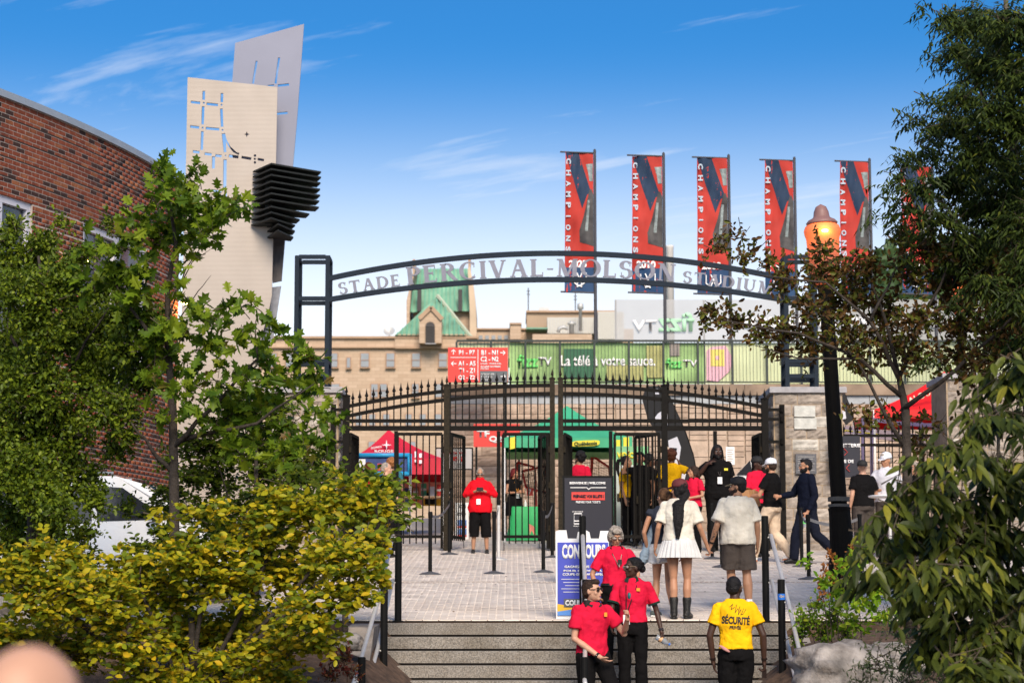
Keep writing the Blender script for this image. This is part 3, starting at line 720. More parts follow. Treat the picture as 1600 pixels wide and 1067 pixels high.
bt('fizz', 1040, 1066, 560, 575, BYs-.012, m_lime, gb, bold=.03); bt('TV', 1067, 1090, 562, 573, BYs-.012, m_white, gb, bold=.03)
m_brownp = mat('brown_print', (.36, .36, .14), .7, var=.2); m_plum = mat('plum_print', (.25, .22, .20), .7, var=.1); m_pink = mat('pink_print', (.72, .42, .50), .7, var=.05)
panel(1010, 540, 1036, 590, BYs-.004, m_brownp, gb, 'brown_patch'); panel(1046, 536, 1062, 556, BYs-.004, m_plum, gb, 'plum_patch'); panel(948, 570, 1006, 594, BYs-.004, m_brownp, gb, 'brown_patch')
p = [W(x, y, BYs) for x, y in ((1104, 548), (1112, 542), (1134, 540), (1146, 562), (1140, 580), (1122, 596), (1104, 594))]
mb = MB(); mb.slab([(q.x, BYs-.003, q.z) for q in p], (0, -.004, 0)); mb.build('emblem', m_pink, pb)
panel(1110, 546, 1132, 572, BYs-.010, mat('yellow_print', (.75, .62, .15), .7, var=0), pb, 'emblem_square'); 
panel(1118, 556, 1124, 562, BYs-.018, m_pink, pb, 'emblem_square')
# translucent white screen behind, its print seen from the back
SY = 76.0
scr = empty('back_banner', (W(1200, 560, SY).x, SY, gz(SY)), 'large translucent white screen seen from behind, its lettering reversed', 'banner')
m_scr = mat('white_scrim', (.42, .42, .42), .8, var=.06, scale=1)
a, b = W(960, 468, SY), W(1560, 533, SY); mesh_cloth('cloth', a.x, b.x, b.z, a.z, SY, None, scr, m_scr, wav=.002)
m_scr.node_tree.nodes['Principled BSDF'].inputs['Alpha'].default_value = .72
bt('TV', 988, 1026, 500, 518, SY-.08, m_white, scr, mirror=True, bold=.03); bt('fizz', 1028, 1085, 488, 518, SY-.08, mat('mint_print', (.40, .68, .45), .7, var=0), scr, mirror=True, bold=.03)
bt('La télé à votre sauce', 1160, 1520, 488, 512, SY-.08, m_white, scr, mirror=True, bold=.03)
mb = MB()
for px in (962, 1100, 1240, 1380, 1520): X = W(px, 500, SY+.1).x; mb.span((X-.03, SY+.1, zt1), (X+.03, SY+.16, a.z))
mb.build('frame', m_rail, scr)
tw = MB(); tw.span((wx0, WY+1.25, zt1-.3), (wx1+10, 82, zt1-.02)); tw.build('terrace', m_conc, kind='structure')

# ================================================================== champions flags
m_pole = mat('pole_grey', (.05, .05, .06), .6, metal=0, var=.1)
m_fred = mat('flag_red', (.40, .028, .018), .75, var=.18, scale=1.5); m_fnavy = mat('flag_navy', (.010, .028, .065), .75, var=.25, scale=2)
m_fblue = mat('flag_blue', (.014, .05, .125), .75, var=.15, scale=2); m_fgrey = mat('flag_letter', (.42, .50, .58), .7, var=0)
m_fcup = mat('cup_dark', (.040, .037, .038), .6, var=.4, scale=8); m_fcup2 = mat('cup_silver', (.20, .24, .24), .6, var=.5, scale=10)
FY = 55.0
def flag(pxp, pytop, pybot, pxl, year, label):
    base = W(pxp, 600, FY); th = empty('champions_flag', (base.x, FY, zt1-.1), label, 'flag', 'red and navy champions flags on tall poles')
    zt, zb_ = W(pxp, pytop, FY).z, W(pxp, pybot, FY).z; X = base.x; wd = X-W(pxl, 400, FY).x-.04
    mb = MB(); mb.tube([(X, FY, zt1-.1), (X, FY, zt+.05)], [.045, .035], 10); mb.lathe((X, FY, zt+.05), [(.04, 0), (.03, .05), (.005, .07)], 8); mb.build('pole', m_pole, th)
    Hh = zt-zb_; seed = pxp*.37
    def fw(u, v): # u 0 (free edge) .. 1 (pole), v 0 bottom .. 1 top
        wv = .06*math.sin(v*7+seed+u*2)*(1-u*.8)+.018*math.sin(v*(17+seed % 9)+u*8+seed*2)+.03*math.sin((u*1.4-v)*11+seed*3)*(1-u)
        taper = .035*(v-.5)*(1-u)
        return Vector((X-.04-wd*(1-u)+taper, FY+wv, zb_+Hh*v*1.0+(.02*(1-u) if v > .9 else 0)))
    def shape(poly, m, name, lift, nsub=6):
        "poly in flag (u,v) coordinates, subdivided so that it follows the cloth"
        bm = bmesh.new(); vs = [bm.verts.new((p[0], p[1], 0)) for p in poly]; bm.faces.new(vs)
        bmesh.ops.triangulate(bm, faces=bm.faces); 
        for _ in range(3):
            es = [e for e in bm.edges if e.calc_length() > .09]
            if es: bmesh.ops.subdivide_edges(bm, edges=es, cuts=1)
            bmesh.ops.triangulate(bm, faces=bm.faces)
        for v in bm.verts: v.co = fw(v.co.x, v.co.y)+Vector((0, -lift, 0))-org(th)
        me = bpy.data.meshes.new(name); bm.to_mesh(me); bm.free(); me.materials.append(m); me.shade_smooth()
        o = bpy.data.objects.new(name, me); COL.objects.link(o); o.parent = th; return o
    nx_, nz_ = 10, 44; mb = MB(); mb.v = [tuple(fw(i/nx_, j/nz_)) for j in range(nz_+1) for i in range(nx_+1)]
    mb.f = [(j*(nx_+1)+i, j*(nx_+1)+i+1, (j+1)*(nx_+1)+i+1, (j+1)*(nx_+1)+i) for j in range(nz_) for i in range(nx_)]
    c = mb.build('cloth', m_fred, th, smooth=True)
    shape([(0, 0), (1, 0), (1, .18), (0, .18)], m_fblue, 'blue_band', .004)
    shape([(.02, 1), (.02, .985), (.60, .60), (.78, .70), (.92, .72), (.48, 1)], m_fnavy, 'navy_stripe', .004)
    shape([(.52, .36), (1, .33), (1, .70), (.93, .745), (.86, .735), (.78, .66), (.66, .55), (.50, .44)], m_fcup, 'cup_print', .008)
    shape([(.70, .44), (.80, .44), (.88, .66), (.80, .66)], m_fcup2, 'cup_highlight', .012)
    shape([(.74, .92), (.98, .925), (.98, .80), (.86, .80), (.82, .86)], m_fcup2, 'cup_bowl', .010)
    for u in (.0,):
        for i, chh in enumerate('CHAMPIONS'):
            v = .935-i*.078; q = fw(.11, v); text(chh, q.x, q.y-.03, q.z, .145 if chh != 'I' else .035, .125, m_fgrey, th, rot=-math.pi/2, bold=.04, depth=0)
    q = fw(.45, .205); text(year, q.x, q.y-.03, q.z, wd*.62, .19, m_white, th, bold=.04, depth=0)
    for (a, b, e) in (((.28, .14), (.28, .08), (.42, .055)), ((.42, .14), (.60, .055), (.42, .04)), ((.60, .14), (.42, .055), (.60, .04)), ((.74, .14), (.74, .08), (.60, .055))):
        A, B, E = (fw(*k)+Vector((0, -.03, 0)) for k in (a, b, e)); mb = MB(); mb.bar(A, B, .025, .03); mb.bar(B, E, .025, .03); mb.build('crest', m_white, th)
    for z in (zt+.01, zb_-.01): mb = MB(); mb.tube([(X, FY, z), (X-wd-.16, FY+.0, z+.03)], .022, 8); mb.build('arm', m_pole, th)
    return th
flag(931, 240, 457, 883, '2023', 'champions flag farthest left, dated 2023, rising above the letters MOLSON')
flag(1040, 245, 458, 988, '2010', 'champions flag second from left, dated 2010, in front of the smokestack')
flag(1143, 248, 460, 1090, '2009', 'champions flag third from left, above the brown tree branch tips')
flag(1247, 252, 463, 1196, '2002', 'champions flag just left of the lit street lantern')
flag(1366, 254, 462, 1314, '1977', 'champions flag just right of the lit street lantern')
flag(1465, 262, 460, 1410, '1974', 'champions flag behind the dark green leaves at the right')

# ================================================================== far hospital building
HY = 262.0
m_far = mat('far_stone', (.50, .355, .25), .95, var=.10, scale=.5)
def far_stone_mat():
    m = m_far; t = m.node_tree; b = t.nodes['Principled BSDF']
    br = t.nodes.new('ShaderNodeTexBrick'); br.inputs['Scale'].default_value = 1; br.inputs['Brick Width'].default_value = 1.1; br.inputs['Row Height'].default_value = .42; br.inputs['Mortar Size'].default_value = .02
    br.inputs['Color1'].default_value = (.43, .31, .215, 1); br.inputs['Color2'].default_value = (.51, .38, .275, 1); br.inputs['Mortar'].default_value = (.36, .26, .185, 1)
    tcn = t.nodes.new('ShaderNodeTexCoord'); sp = t.nodes.new('ShaderNodeSeparateXYZ'); cb_ = t.nodes.new('ShaderNodeCombineXYZ'); ad = t.nodes.new('ShaderNodeMath')
    t.links.new(tcn.outputs['Object'], sp.inputs[0]); t.links.new(sp.outputs[0], ad.inputs[0]); t.links.new(sp.outputs[1], ad.inputs[1]); t.links.new(ad.outputs[0], cb_.inputs[0]); t.links.new(sp.outputs[2], cb_.inputs[1]); t.links.new(cb_.outputs[0], br.inputs['Vector']); t.links.new(br.outputs['Color'], b.inputs['Base Color'])
far_stone_mat()
m_trim = mat('far_trim', (.40, .27, .18), .9, var=.1, scale=.5); m_copper = mat('green_copper', (.17, .33, .23), .7, var=.35, scale=.35); m_copseam = mat('copper_seam', (.13, .36, .25), .7, var=.1)
m_fwin = mat('far_window', (.26, .28, .30), .35, var=.1, scale=1); m_fframe = mat('far_window_frame', (.36, .20, .12), .8, var=0); m_grey = mat('metal_grey', (.48, .48, .47), .5, metal=.3, var=.1); m_louv = mat('louvre_dark', (.05, .045, .045), .7, var=.1)
def fb(px0, py0, px1, py1, y0, dep, m, parent, name):
    a, b = W(px0, py0, y0), W(px1, py1, y0); mb = MB(); mb.span((a.x, y0, b.z), (b.x, y0+dep, a.z)); return mb.build(name, m, parent)
hosp = empty('hospital_building', (W(600, 700, HY).x, HY, W(600, 720, HY).z), 'long sandstone building with steep green copper roofs far behind the gate', 'building')
hb = fb(-150, 527, 745, 850, HY, 14, m_far, hosp, 'wall')
fb(-152, 525, 746, 528.5, HY-.4, 15, m_trim, hosp, 'parapet'); fb(-150, 541.5, 617, 543.5, HY-.5, .5, m_trim, hosp, 'string_course'); fb(617, 541, 745, 544.5, HY-.7, .7, m_trim, hosp, 'string_course')
fb(617, 522, 729, 541, HY-.3, 3, m_far, hosp, 'bay_wall')
def window(px0, py0, px1, py1, parent, Y=HY, m=m_fwin, sash=True):
    f = fb(px0-1, py0-1, px1+1, py1+1, Y-.25, .22, m_fframe, parent, 'window'); fb(px0, py0, px1, py1, Y-.32, .04, m, f, 'pane')
    if sash: fb(px0, (py0+py1)/2-.4, px1, (py0+py1)/2+.4, Y-.40, .05, m_fframe, f, 'sash_bar')
    fb(px0-2, py1+1.2, px1+2, py1+2.4, Y-.5, .5, m_trim, f, 'sill')
for x in (100, 150, 200, 250, 300, 350, 395, 420, 447, 515, 564, 604, 644, 686): window(x, 552, x+12, 573, hosp)
window(542, 559, 547, 574, hosp, sash=False)
for x in (400, 440, 518, 580, 594, 644, 680): window(x, 600, x+(12 if x in (518,) else 10), 620, hosp)
for x in (556, 577, 599, 634, 656, 680, 704, 520, 500): window(x, 647, x+9, 664, hosp)
for x in (576, 640): window(x, 690, x+9, 708, hosp)
# roofs
def sheet(pts, name, m, parent, t=.5, seams=0):
    P_ = [W(p[0], p[1], p[2]) for p in pts]; mb = MB(); mb.slab(P_, (0, t, 0)); o = mb.build(name, m, parent)
    return o, P_
hip, P_ = sheet([(617, 524, HY-.6), (728, 524, HY-.6), (733, 519, HY+6), (683.5, 463, HY+6)], 'hip_roof', m_copper, hosp)
def seams(A, B, C, D, n, parent, w_=.16):
    "seams from edge A-B (bottom) to edge D-C (top)"
    mb0 = None
    for i in range(n):
        t = (i+.5)/n; a = A.lerp(B, t); b = D.lerp(C, t)+Vector((0, 0, -.05)); mb = MB(); o = Vector((0, -.12, .05)); mb.bar(a+o, b+o, w_, .16); mb.build('seam', m_copseam, parent)
apex = P_[3]
for i in range(15):
    t = (i+.5)/15; a = P_[0].lerp(P_[1], t); 
    tt = min(t/.6, (1-t)/.4)*.96; b = a.lerp(Vector((a.x, apex.y, apex.z)), tt); mb = MB(); mb.bar(a+Vector((0, -.1, .05)), b+Vector((0, -.1, .05)), .12, .14); mb.build('seam', m_copseam, hip)
mb = MB(); mb.bar(apex+Vector((0, -.2, .1)), W(736, 527, HY+2)+Vector((0, -.5, 0)), .35, .3); mb.build('hip_cap', mat('hip_cap', (.46, .50, .38), .8, var=.1), hip)
tw_, P2_ = sheet([(639, 488, HY+8), (735, 486, HY+8), (731, 420, HY+14), (645, 420, HY+14)], 'tower_roof', m_copper, hosp)
for i in range(14):
    t = (i+.5)/14; a = P2_[0].lerp(P2_[1], t); b = P2_[3].lerp(P2_[2], t); mb = MB(); mb.bar(a+Vector((0, -.15, 0)), b+Vector((0, -.15, 0)), .14, .14); mb.build('seam', m_copseam, tw_)
mb = MB(); mb.slab([W(635, 527, HY+7), W(635, 470, HY+7), W(642, 440, HY+7), W(647, 415, HY+7), W(650, 415, HY+7), W(642, 452, HY+7), (W(640, 490, HY+7)), W(640, 527, HY+7)], (0, 10, 0)); mb.build('gable_wall', m_far, hosp)
mb = MB(); mb.slab([W(734, 527, HY+7), W(734, 488, HY+7), W(731, 420, HY+7), W(734, 415, HY+7), W(741, 452, HY+7), W(743.5, 478, HY+7), W(745, 527, HY+7)], (0, 10, 0)); mb.build('gable_wall', mat('sunlit_gable_tint', (.55, .42, .30), .95, var=.1, scale=.5), hosp)  # right gable wall: sunlight put into a lighter stone colour
fb(646, 487, 735, 527, HY+9, 5, m_far, hosp, 'tower_wall')
for x in (652, 716): fb(x, 452, x+6, 486, HY+7.6, .6, m_louv, hosp, 'ladder_vent')
# dormer
dm = [W(x, y, HY-2.2) for x, y in ((655, 536), (655, 500), (656, 496), (673.5, 481), (690, 497), (690, 536))]
mb = MB(); mb.slab(dm, (0, 8, 0)); dormer = mb.build('dormer', m_far, hosp)
for a, b in (((655, 498), (673.5, 480)), ((673.5, 480), (691, 499))): mb = MB(); mb.bar(W(a[0], a[1], HY-2.3), W(b[0], b[1], HY-2.3), .5, .35, up=(0, 1, 0)); mb.build('dormer_coping', m_trim, dormer)
arcp = [W(665, 536, HY-2.3), W(665, 510, HY-2.3)]+[W(672.2-7.4*math.cos(t), 510-7*math.sin(t), HY-2.3) for t in np.linspace(.3, 2.84, 9)]+[W(679.5, 510, HY-2.3), W(679.5, 536, HY-2.3)]
mb = MB(); mb.slab(arcp, (0, -.15, 0)); lv = mb.build('arched_louvre', m_louv, dormer)
for i in range(9): fb(665.5, 509+i*3, 679, 510+i*3, HY-2.6, .12, m_trim if False else mat('louvre_slat', (.10, .09, .085), .7, var=0), lv, 'slat')
fb(664, 536, 681, 537.5, HY-2.7, .5, m_cap, lv, 'sill')
# cupola
cp = W(690, 440, HY+16); s_ = HY/F
mb = MB(); mb.lathe((cp.x, cp.y, 0), [(3.4*s_, W(0, 440, HY+16).z), (3.4*s_, W(0, 428, HY+16).z), (4.2*s_, W(0, 427, HY+16).z), (4*s_, W(0, 424, HY+16).z), (2.6*s_, W(0, 419, HY+16).z), (.5*s_, W(0, 416, HY+16).z)], 12); mb.build('cupola', m_copseam, hosp)
for x in (646, 733): fb(x-1.5, 405, x+2.5, 425, HY+10, 1.5, mat('chimney_stone', (.42, .28, .20), .9, var=.1), hosp, 'chimney')
# satellite dish
dish = empty('satellite_dish', W(608, 526, HY+2), 'small satellite dish on the parapet of the sandstone building', 'satellite dish')
c = W(608, 519, HY+2); mb = MB(); M_ = Matrix.Rotation(R(60), 3, 'X'); mb.lathe(c, [(.1, 0), (.45, .08), (.72, .28), (.70, .30), (.1, .05)], 14, M_); mb.build('reflector', m_grey, dish); mb = MB(); mb.bar(W(608, 526, HY+2), c, .12); mb.build('mast', m_grey, dish)
# lower wings to the right
b2 = empty('lower_wing', (W(790, 527, HY+10).x, HY+10, W(790, 560, HY).z), 'low sandstone wing with a square chimney right of the green roof', 'building')
fb(742, 514, 990, 560, HY+10, 10, m_far, b2, 'wall'); fb(742, 512.5, 823, 515, HY+9.6, 10, m_trim, b2, 'parapet'); fb(797, 506, 814, 530, HY+8, 4, m_far, b2, 'chimney'); fb(796, 504, 815, 507, HY+7.8, 4.4, m_trim, b2, 'chimney_cap')
for i in range(5): fb(748+i*10, 524, 754+i*10, 530, HY+9.8, .3, m_fwin, b2, 'window')
b3 = empty('penthouse_block', (W(890, 527, HY+4).x, HY+4, W(890, 560, HY).z), 'flat-roofed brown block with metal penthouse, pipes and antennas', 'building')
fb(823, 487, 962, 528, HY+12, 10, mat('brown_block', (.36, .27, .19), .9, var=.1, scale=.3), b3, 'wall'); fb(822, 485, 963, 488, HY+11.6, 11, m_trim, b3, 'parapet'); fb(822, 511.5, 856, 514, HY+7, 4, m_copper, b3, 'copper_gutter')
m_rib = mat('ribbed_metal', (.50, .49, .45), .6, metal=.2, var=.05)
fb(855, 496, 934, 521, HY+8, 3, m_rib, b3, 'metal_penthouse')
for i in range(20): fb(855.5+i*4, 496.5, 856.5+i*4, 521, HY+7.85, .14, m_grey, b3, 'rib')
fb(934, 487, 975, 530, HY+6, 5, m_rib, b3, 'metal_penthouse')
for i in range(12): fb(934.5+i*3.4, 487.5, 935.2+i*3.4, 529, HY+5.85, .14, m_grey, b3, 'rib')
fb(832, 522, 925, 545, HY+3, 4, m_far, b3, 'low_wall'); fb(842, 480, 858, 486, HY+12, 3, m_grey, b3, 'roof_unit')
mb = MB(); q = W(907, 517, HY+5); k = HY/F; mb.lathe((q.x, q.y, 0), [(2.6*k, q.z), (2.6*k, W(0, 484, HY+5).z), (5*k, W(0, 483, HY+5).z), (5*k, W(0, 475, HY+5).z), (3*k, W(0, 474, HY+5).z)], 12); mb.build('exhaust_stack', m_grey, b3, smooth=True)
mb = MB(); q = W(893, 521, HY+4); mb.lathe((q.x, q.y, 0), [(4*k, q.z), (4*k, W(0, 508, HY+4).z), (8*k, W(0, 506, HY+4).z), (2*k, W(0, 502, HY+4).z)], 12); mb.build('roof_cowl', m_grey, b3, smooth=True)
mb = MB(); mb.tube([W(872, 519, HY+4), W(874, 513, HY+4), W(880, 511, HY+4), W(887, 513, HY+4)], 3*k, 8); mb.build('duct', m_grey, b3, smooth=True)
for px, pt in ((825.5, 450), (899, 458)):
    mb = MB(); a, b = W(px, 487, HY+12), W(px, pt, HY+12); mb.bar(a, b, .14); mb.bar(W(px-2.5, pt+5, HY+12), W(px+2.5, pt+5, HY+12), .1); mb.bar(W(px, pt+10, HY+12)+Vector((-.2, 0, 0)), W(px, pt+10, HY+12)+Vector((.2, 0, 0)), .1); mb.build('antenna', m_pole, b3)
stk = empty('smokestack', W(1048, 560, 330), 'tall pale smokestack standing behind the second champions flag', 'chimney')
mb = MB(); q = W(1048, 560, 330); k = 330/F; mb.lathe((q.x, q.y, 0), [(6.4*k, q.z), (6*k, W(0, 388, 330).z), (6.5*k, W(0, 387, 330).z), (6.5*k, W(0, 384, 330).z)], 16); mb.build('shaft', mat('stack_concrete', (.55, .52, .50), .8, var=.15, scale=.2), stk, smooth=True)

# forested hill masses far right
m_hill = leaf_mat('far_leaf', [(.035, .07, .025), (.05, .09, .03), (.07, .11, .035)], trans=.1)
qd = np.array([(-.5, 0, 0), (0, -.05, -.4), (.5, 0, 0), (0, .05, .4)])
def far_wood(px0, px1, pyt, pyb, Y, n, name, label):
    vs = []
    for i in range(n):
        px = random.uniform(px0, px1); top = pyt(px)+8*math.sin(px*.13)+5*math.sin(px*.31+1); py = random.uniform(top, pyb); Yq = Y+random.uniform(-15, 15)+(pyb-py)*.3
        c = np.array(W(px, py, Yq)); s = random.uniform(.9, 1.9); M = np.array(Euler((random.uniform(-.9, .9), random.uniform(-.9, .9), random.uniform(-1.2, 1.2))).to_matrix()); vs.append(qd*s @ M.T+c)
    o = join_np(np.concatenate(vs), 4, [(0, 1, 2, 3)], name, m_hill, kind='stuff'); return tag(o, label, 'wood')
far_wood(1320, 1640, lambda x: 395-max(0, (x-1330))*.12, 540, 330, 9000, 'far_wood', 'dark wooded hillside far behind the flags at the right')

# ================================================================== brick building at the left
bb = empty('brick_building', (-9, 36, gz(33)), 'red brick building with a curved wall and grey metal coping at the left', 'building')
m_brick = pieces_mat('brick', [(.038, .019, .016), (.05, .024, .019), (.15, .038, .020), (.20, .052, .025), (.175, .044, .021), (.26, .095, .04)], rough=.9, bump=.6, bscale=30, grain=.22, gscale=9, stops=[0, .20, .22, .55, .8, 1])
m_bmort = mat('brick_mortar', (.38, .33, .29), .95, var=.15, scale=10)
overlay(m_brick, .5, .5, (.62, .55, .50))
Hc = 8.0
ctl = []
for px, py in ((-90, 108), (-45, 124), (0, 140), (20.5, 147.6), (88.5, 175.5), (140, 199.5), (197, 228), (226, 243.7), (255, 261), (283.5, 279)):
    sc_ = None; lo, hi = 15, 80
    for _ in range(40):
        mid = (lo+hi)/2
        if W(px, py, mid).z > CZ+Hc: hi = mid
        else: lo = mid
    q = W(px, py, mid); ctl.append((q.x, q.y))
ctl = np.array(ctl); pf = np.polyfit(ctl[:, 1], ctl[:, 0], 2)
ys_ = np.linspace(ctl[0, 1], ctl[-1, 1], 200); xs_ = np.polyval(pf, ys_)
dl = np.concatenate([[0], np.cumsum(np.hypot(np.diff(xs_), np.diff(ys_)))]); LW = dl[-1]
def wp(u): return Vector((float(np.interp(u, dl, xs_)), float(np.interp(u, dl, ys_)), 0))
def wd(u): a, b = wp(max(0, u-.05)), wp(min(LW, u+.05)); return (b-a).normalized()
def u_at(px):
    best = min(range(200), key=lambda i: abs(proj((xs_[i], ys_[i], 3))[0]-px)); return dl[best]
BLn = (u_at(160)-u_at(2))/14.5; CHt = .0752
zTop = CZ+Hc-.11; wins = [(u_at(-60), u_at(41)), (u_at(122), u_at(222)), (u_at(273), LW+1)]; wz1 = 6.44; wz0 = 3.9
nrm_of = lambda d: Vector((d.y, -d.x, 0))
nC = 108; B8 = []; bricks = []
for j in range(nC):
    z1 = zTop-j*CHt; z0 = z1-CHt; off = (j % 2)*.5*BLn; u = -off
    grv = (j % 4 == 3)
    while u < LW:
        a, b = max(u, 0), min(u+BLn, LW); u += BLn
        if b-a < .05: continue
        cu_ = (a+b)/2; zc_ = (z0+z1)/2
        if wz0 < zc_ < wz1:
            cut = False
            for (wa, wb) in wins:
                if a >= wa-.02 and b <= wb+.02: cut = True
                elif a < wa < b: b = wa
                elif a < wb < b: a = wb
            if cut or b-a < .04: continue
        d = wd(cu_); n = nrm_of(d); p0 = wp(a)+d*.008; p1 = wp(b)-d*.008; pr_ = .007+random.random()*.003
        zl, zh = z0+.0075+(.016 if grv else 0), z1-.0075
        back = -.02
        quad = [p0+n*back, p1+n*back, p1+n*pr_, p0+n*pr_]
        bricks.append((cu_, zc_, [(q.x, q.y, zl) for q in quad]+[(q.x, q.y, zh) for q in quad]))
BF = [(3, 2, 6, 7), (4, 5, 6, 7)[::-1], (0, 1, 2, 3), (0, 3, 7, 4), (1, 5, 6, 2)]
def seen_b(b):
    px, py = proj((np.mean([v[0] for v in b[2]]), np.mean([v[1] for v in b[2]]), b[1])); return 0 < px < 235 and 150 < py < 345, px
big = sorted([b for b in bricks if seen_b(b)[0]], key=lambda b: seen_b(b)[1])[:290]; ids = set(id(b) for b in big)
for b in big: mb = MB(); mb.add(b[2], BF); mb.build('brick', m_brick, bb, fix=True)
join_np(np.array([b[2] for b in bricks if id(b) not in ids]).reshape(-1, 3), 8, BF, 'brickwork', m_brick, bb, 'stuff')
mb = MB(); nU = 60
us = np.linspace(0, LW, nU)
def strip(z0, z1, offn, ua, ub, n, m, name, parent, thick=0):
    mb = MB(); uu = np.linspace(ua, ub, n)
    for u in uu:
        d = wd(u); nn = nrm_of(d); p = wp(u)+nn*offn; q = wp(u)+nn*(offn-thick) if thick else p
        mb.v += [(p.x, p.y, z0), (p.x, p.y, z1)]+([(q.x, q.y, z1), (q.x, q.y, z0)] if thick else [])
    K = 4 if thick else 2
    for i in range(n-1):
        for k in range(K if thick else 1): mb.f.append((i*K+k, i*K+(k+1) % K, i*K+K+(k+1) % K, i*K+K+k))
    if thick: mb.f += [(0, 1, 2, 3), tuple((n-1)*4+k for k in (3, 2, 1, 0))]
    return mb.build(name, m, parent)
# mortar backing around the windows
segs = [(0, wins[0][0]), (wins[0][1], wins[1][0]), (wins[1][1], wins[2][0])]
strip(wz1, zTop+.02, .003, 0, LW, 60, m_bmort, 'mortar', bb, .3); strip(-.3, wz0, .003, 0, LW, 60, m_bmort, 'mortar', bb, .3)
for a, b in segs:
    if b-a > .05: strip(wz0, wz1, .003, a, b, 20, m_bmort, 'mortar', bb, .3)
for j in range(3, nC, 4):
    z = zTop-(j+1)*CHt+.008
    if wz0 < z < wz1: continue
    strip(z-.004, z+.014, .006, 0, LW, 50, m_dark, 'shadow_joint', bb, .004)
m_coping = mat('coping_metal', (.34, .38, .42), .45, metal=.4, var=.08, scale=3)
cuts = [0]+[u_at(p) for p in (-30, 20, 88, 147, 197, 240)]+[LW]
for a, b in zip(cuts[:-1], cuts[1:]): strip(zTop+.004, zTop+.112, .055, a+.004, b-.004, 12, m_coping, 'coping', bb, .45)
mb = MB(); pe = wp(LW); ps = wp(0); mb.add([(pe.x, pe.y, -.3), (pe.x-14, pe.y+3, -.3), (pe.x-14, pe.y+3, zTop), (pe.x, pe.y, zTop)], [(0, 1, 2, 3)]); mb.build('end_wall', m_brick, bb)
mb = MB(); mb.add([(ps.x, ps.y, zTop+.0), (pe.x, pe.y, zTop+.0), (pe.x-14, pe.y+3, zTop), (ps.x-14, ps.y, zTop)], [(0, 1, 2, 3)]); mb.build('roof', m_coping, bb)
m_glass = mat('window_glass', (.035, .04, .05), .08, var=0, spec=.8); m_wfr = mat('window_frame', (.50, .50, .56), .45, var=.05)
for (a, b) in wins:
    a = max(a, 0); b = min(b, LW)
    g_ = strip(wz0, wz1, -.10, a, b, 10, m_glass, 'window', bb, .02)
    for (ua, ub) in ((a, a+.10), (b-.10, b), ((a+b)/2-.05, (a+b)/2+.05)): strip(wz0, wz1, -.03, ua, ub, 3, m_wfr, 'frame', g_, .09)
    strip(wz1-.12, wz1-.003, -.028, a, b, 10, m_wfr, 'frame', g_, .09); strip(wz0, wz0+.1, -.028, a, b, 10, m_wfr, 'sill', g_, .09)
# gooseneck wall lamps, lit
m_lampb = mat('lamp_black', (.02, .02, .02), .4, var=0); m_lit = mat('lamp_glow', (1, .6, .25), .4, var=0, emit=(1, .50, .12), es=14)
for px, py, lab in ((103, 408, 'lit orange wall lamp on the brick wall at the left, under the first window'), (272, 473, 'lit orange wall lamp at the far corner of the brick wall, beside the white panel')):
    u = u_at(px); d = wd(u); n = nrm_of(d); p = wp(u); z = W(px, py, p.y).z; q = p+n*.2; lamp = empty('wall_lamp', (p.x, p.y, z), lab, 'wall lamp', 'lit lamps on the brick wall')
    mb = MB(); mb.tube([(p.x, p.y, z+.05), (p.x+n.x*.10, p.y+n.y*.10, z+.14), (q.x, q.y, z+.06)], .018, 8); mb.build('arm', m_lampb, lamp)
    mb = MB(); mb.lathe((q.x, q.y, z), [(.14, 0), (.12, .03), (.06, .05), (.04, .08)], 14); mb.build('shade', m_lampb, lamp)
    mb = MB(); mb.ell((q.x, q.y, z-.012), (.12, .12, .03), 12, 6); mb.build('bulb', m_lit, lamp)
    ld = bpy.data.lights.new('lamp_light', 'POINT'); ld.energy = 5; ld.color = (1, .5, .15); ld.shadow_soft_size = .08; lo_ = bpy.data.objects.new('lamp_light', ld); COL.objects.link(lo_); lo_.parent = lamp; lo_.location = Vector((q.x, q.y, z-.1))-org(lamp)

# ================================================================== white sculpture
PY = 47.0
scu = empty('panel_sculpture', (W(360, 700, PY).x, PY, gz(PY)), 'tall cream and lilac metal panel sculpture with cut slots and dark chevron fins', 'sculpture')
def cream_mat(name, col, lines=True):
    m = mat(name, col, .55, var=.05, scale=1.2, spec=.3)
    t = m.node_tree; b = t.nodes['Principled BSDF']; tcn = t.nodes.new('ShaderNodeTexCoord'); wv = t.nodes.new('ShaderNodeTexWave'); wv.bands_direction = 'Z'; wv.inputs['Scale'].default_value = 5.5; wv.inputs['Distortion'].default_value = .6; wv.inputs['Scale'].default_value = 3; wv.inputs['Detail'].default_value = 1
    bp = t.nodes.new('ShaderNodeBump'); bp.inputs['Strength'].default_value = .10; bp.inputs['Distance'].default_value = .01
    t.links.new(tcn.outputs['Object'], wv.inputs['Vector']); t.links.new(wv.outputs['Fac'], bp.inputs['Height']); t.links.new(bp.outputs[0], b.inputs['Normal']); return m
m_cream = cream_mat('cream_panel', (.43, .375, .325)); overlay(m_cream, .35, .45, (.80, .76, .70)); m_lilac = mat('lilac_panel', (.22, .23, .30), .5, var=.05, scale=1, spec=.4); m_fin = mat('fin_black', (.010, .012, .011), .7, var=.2)
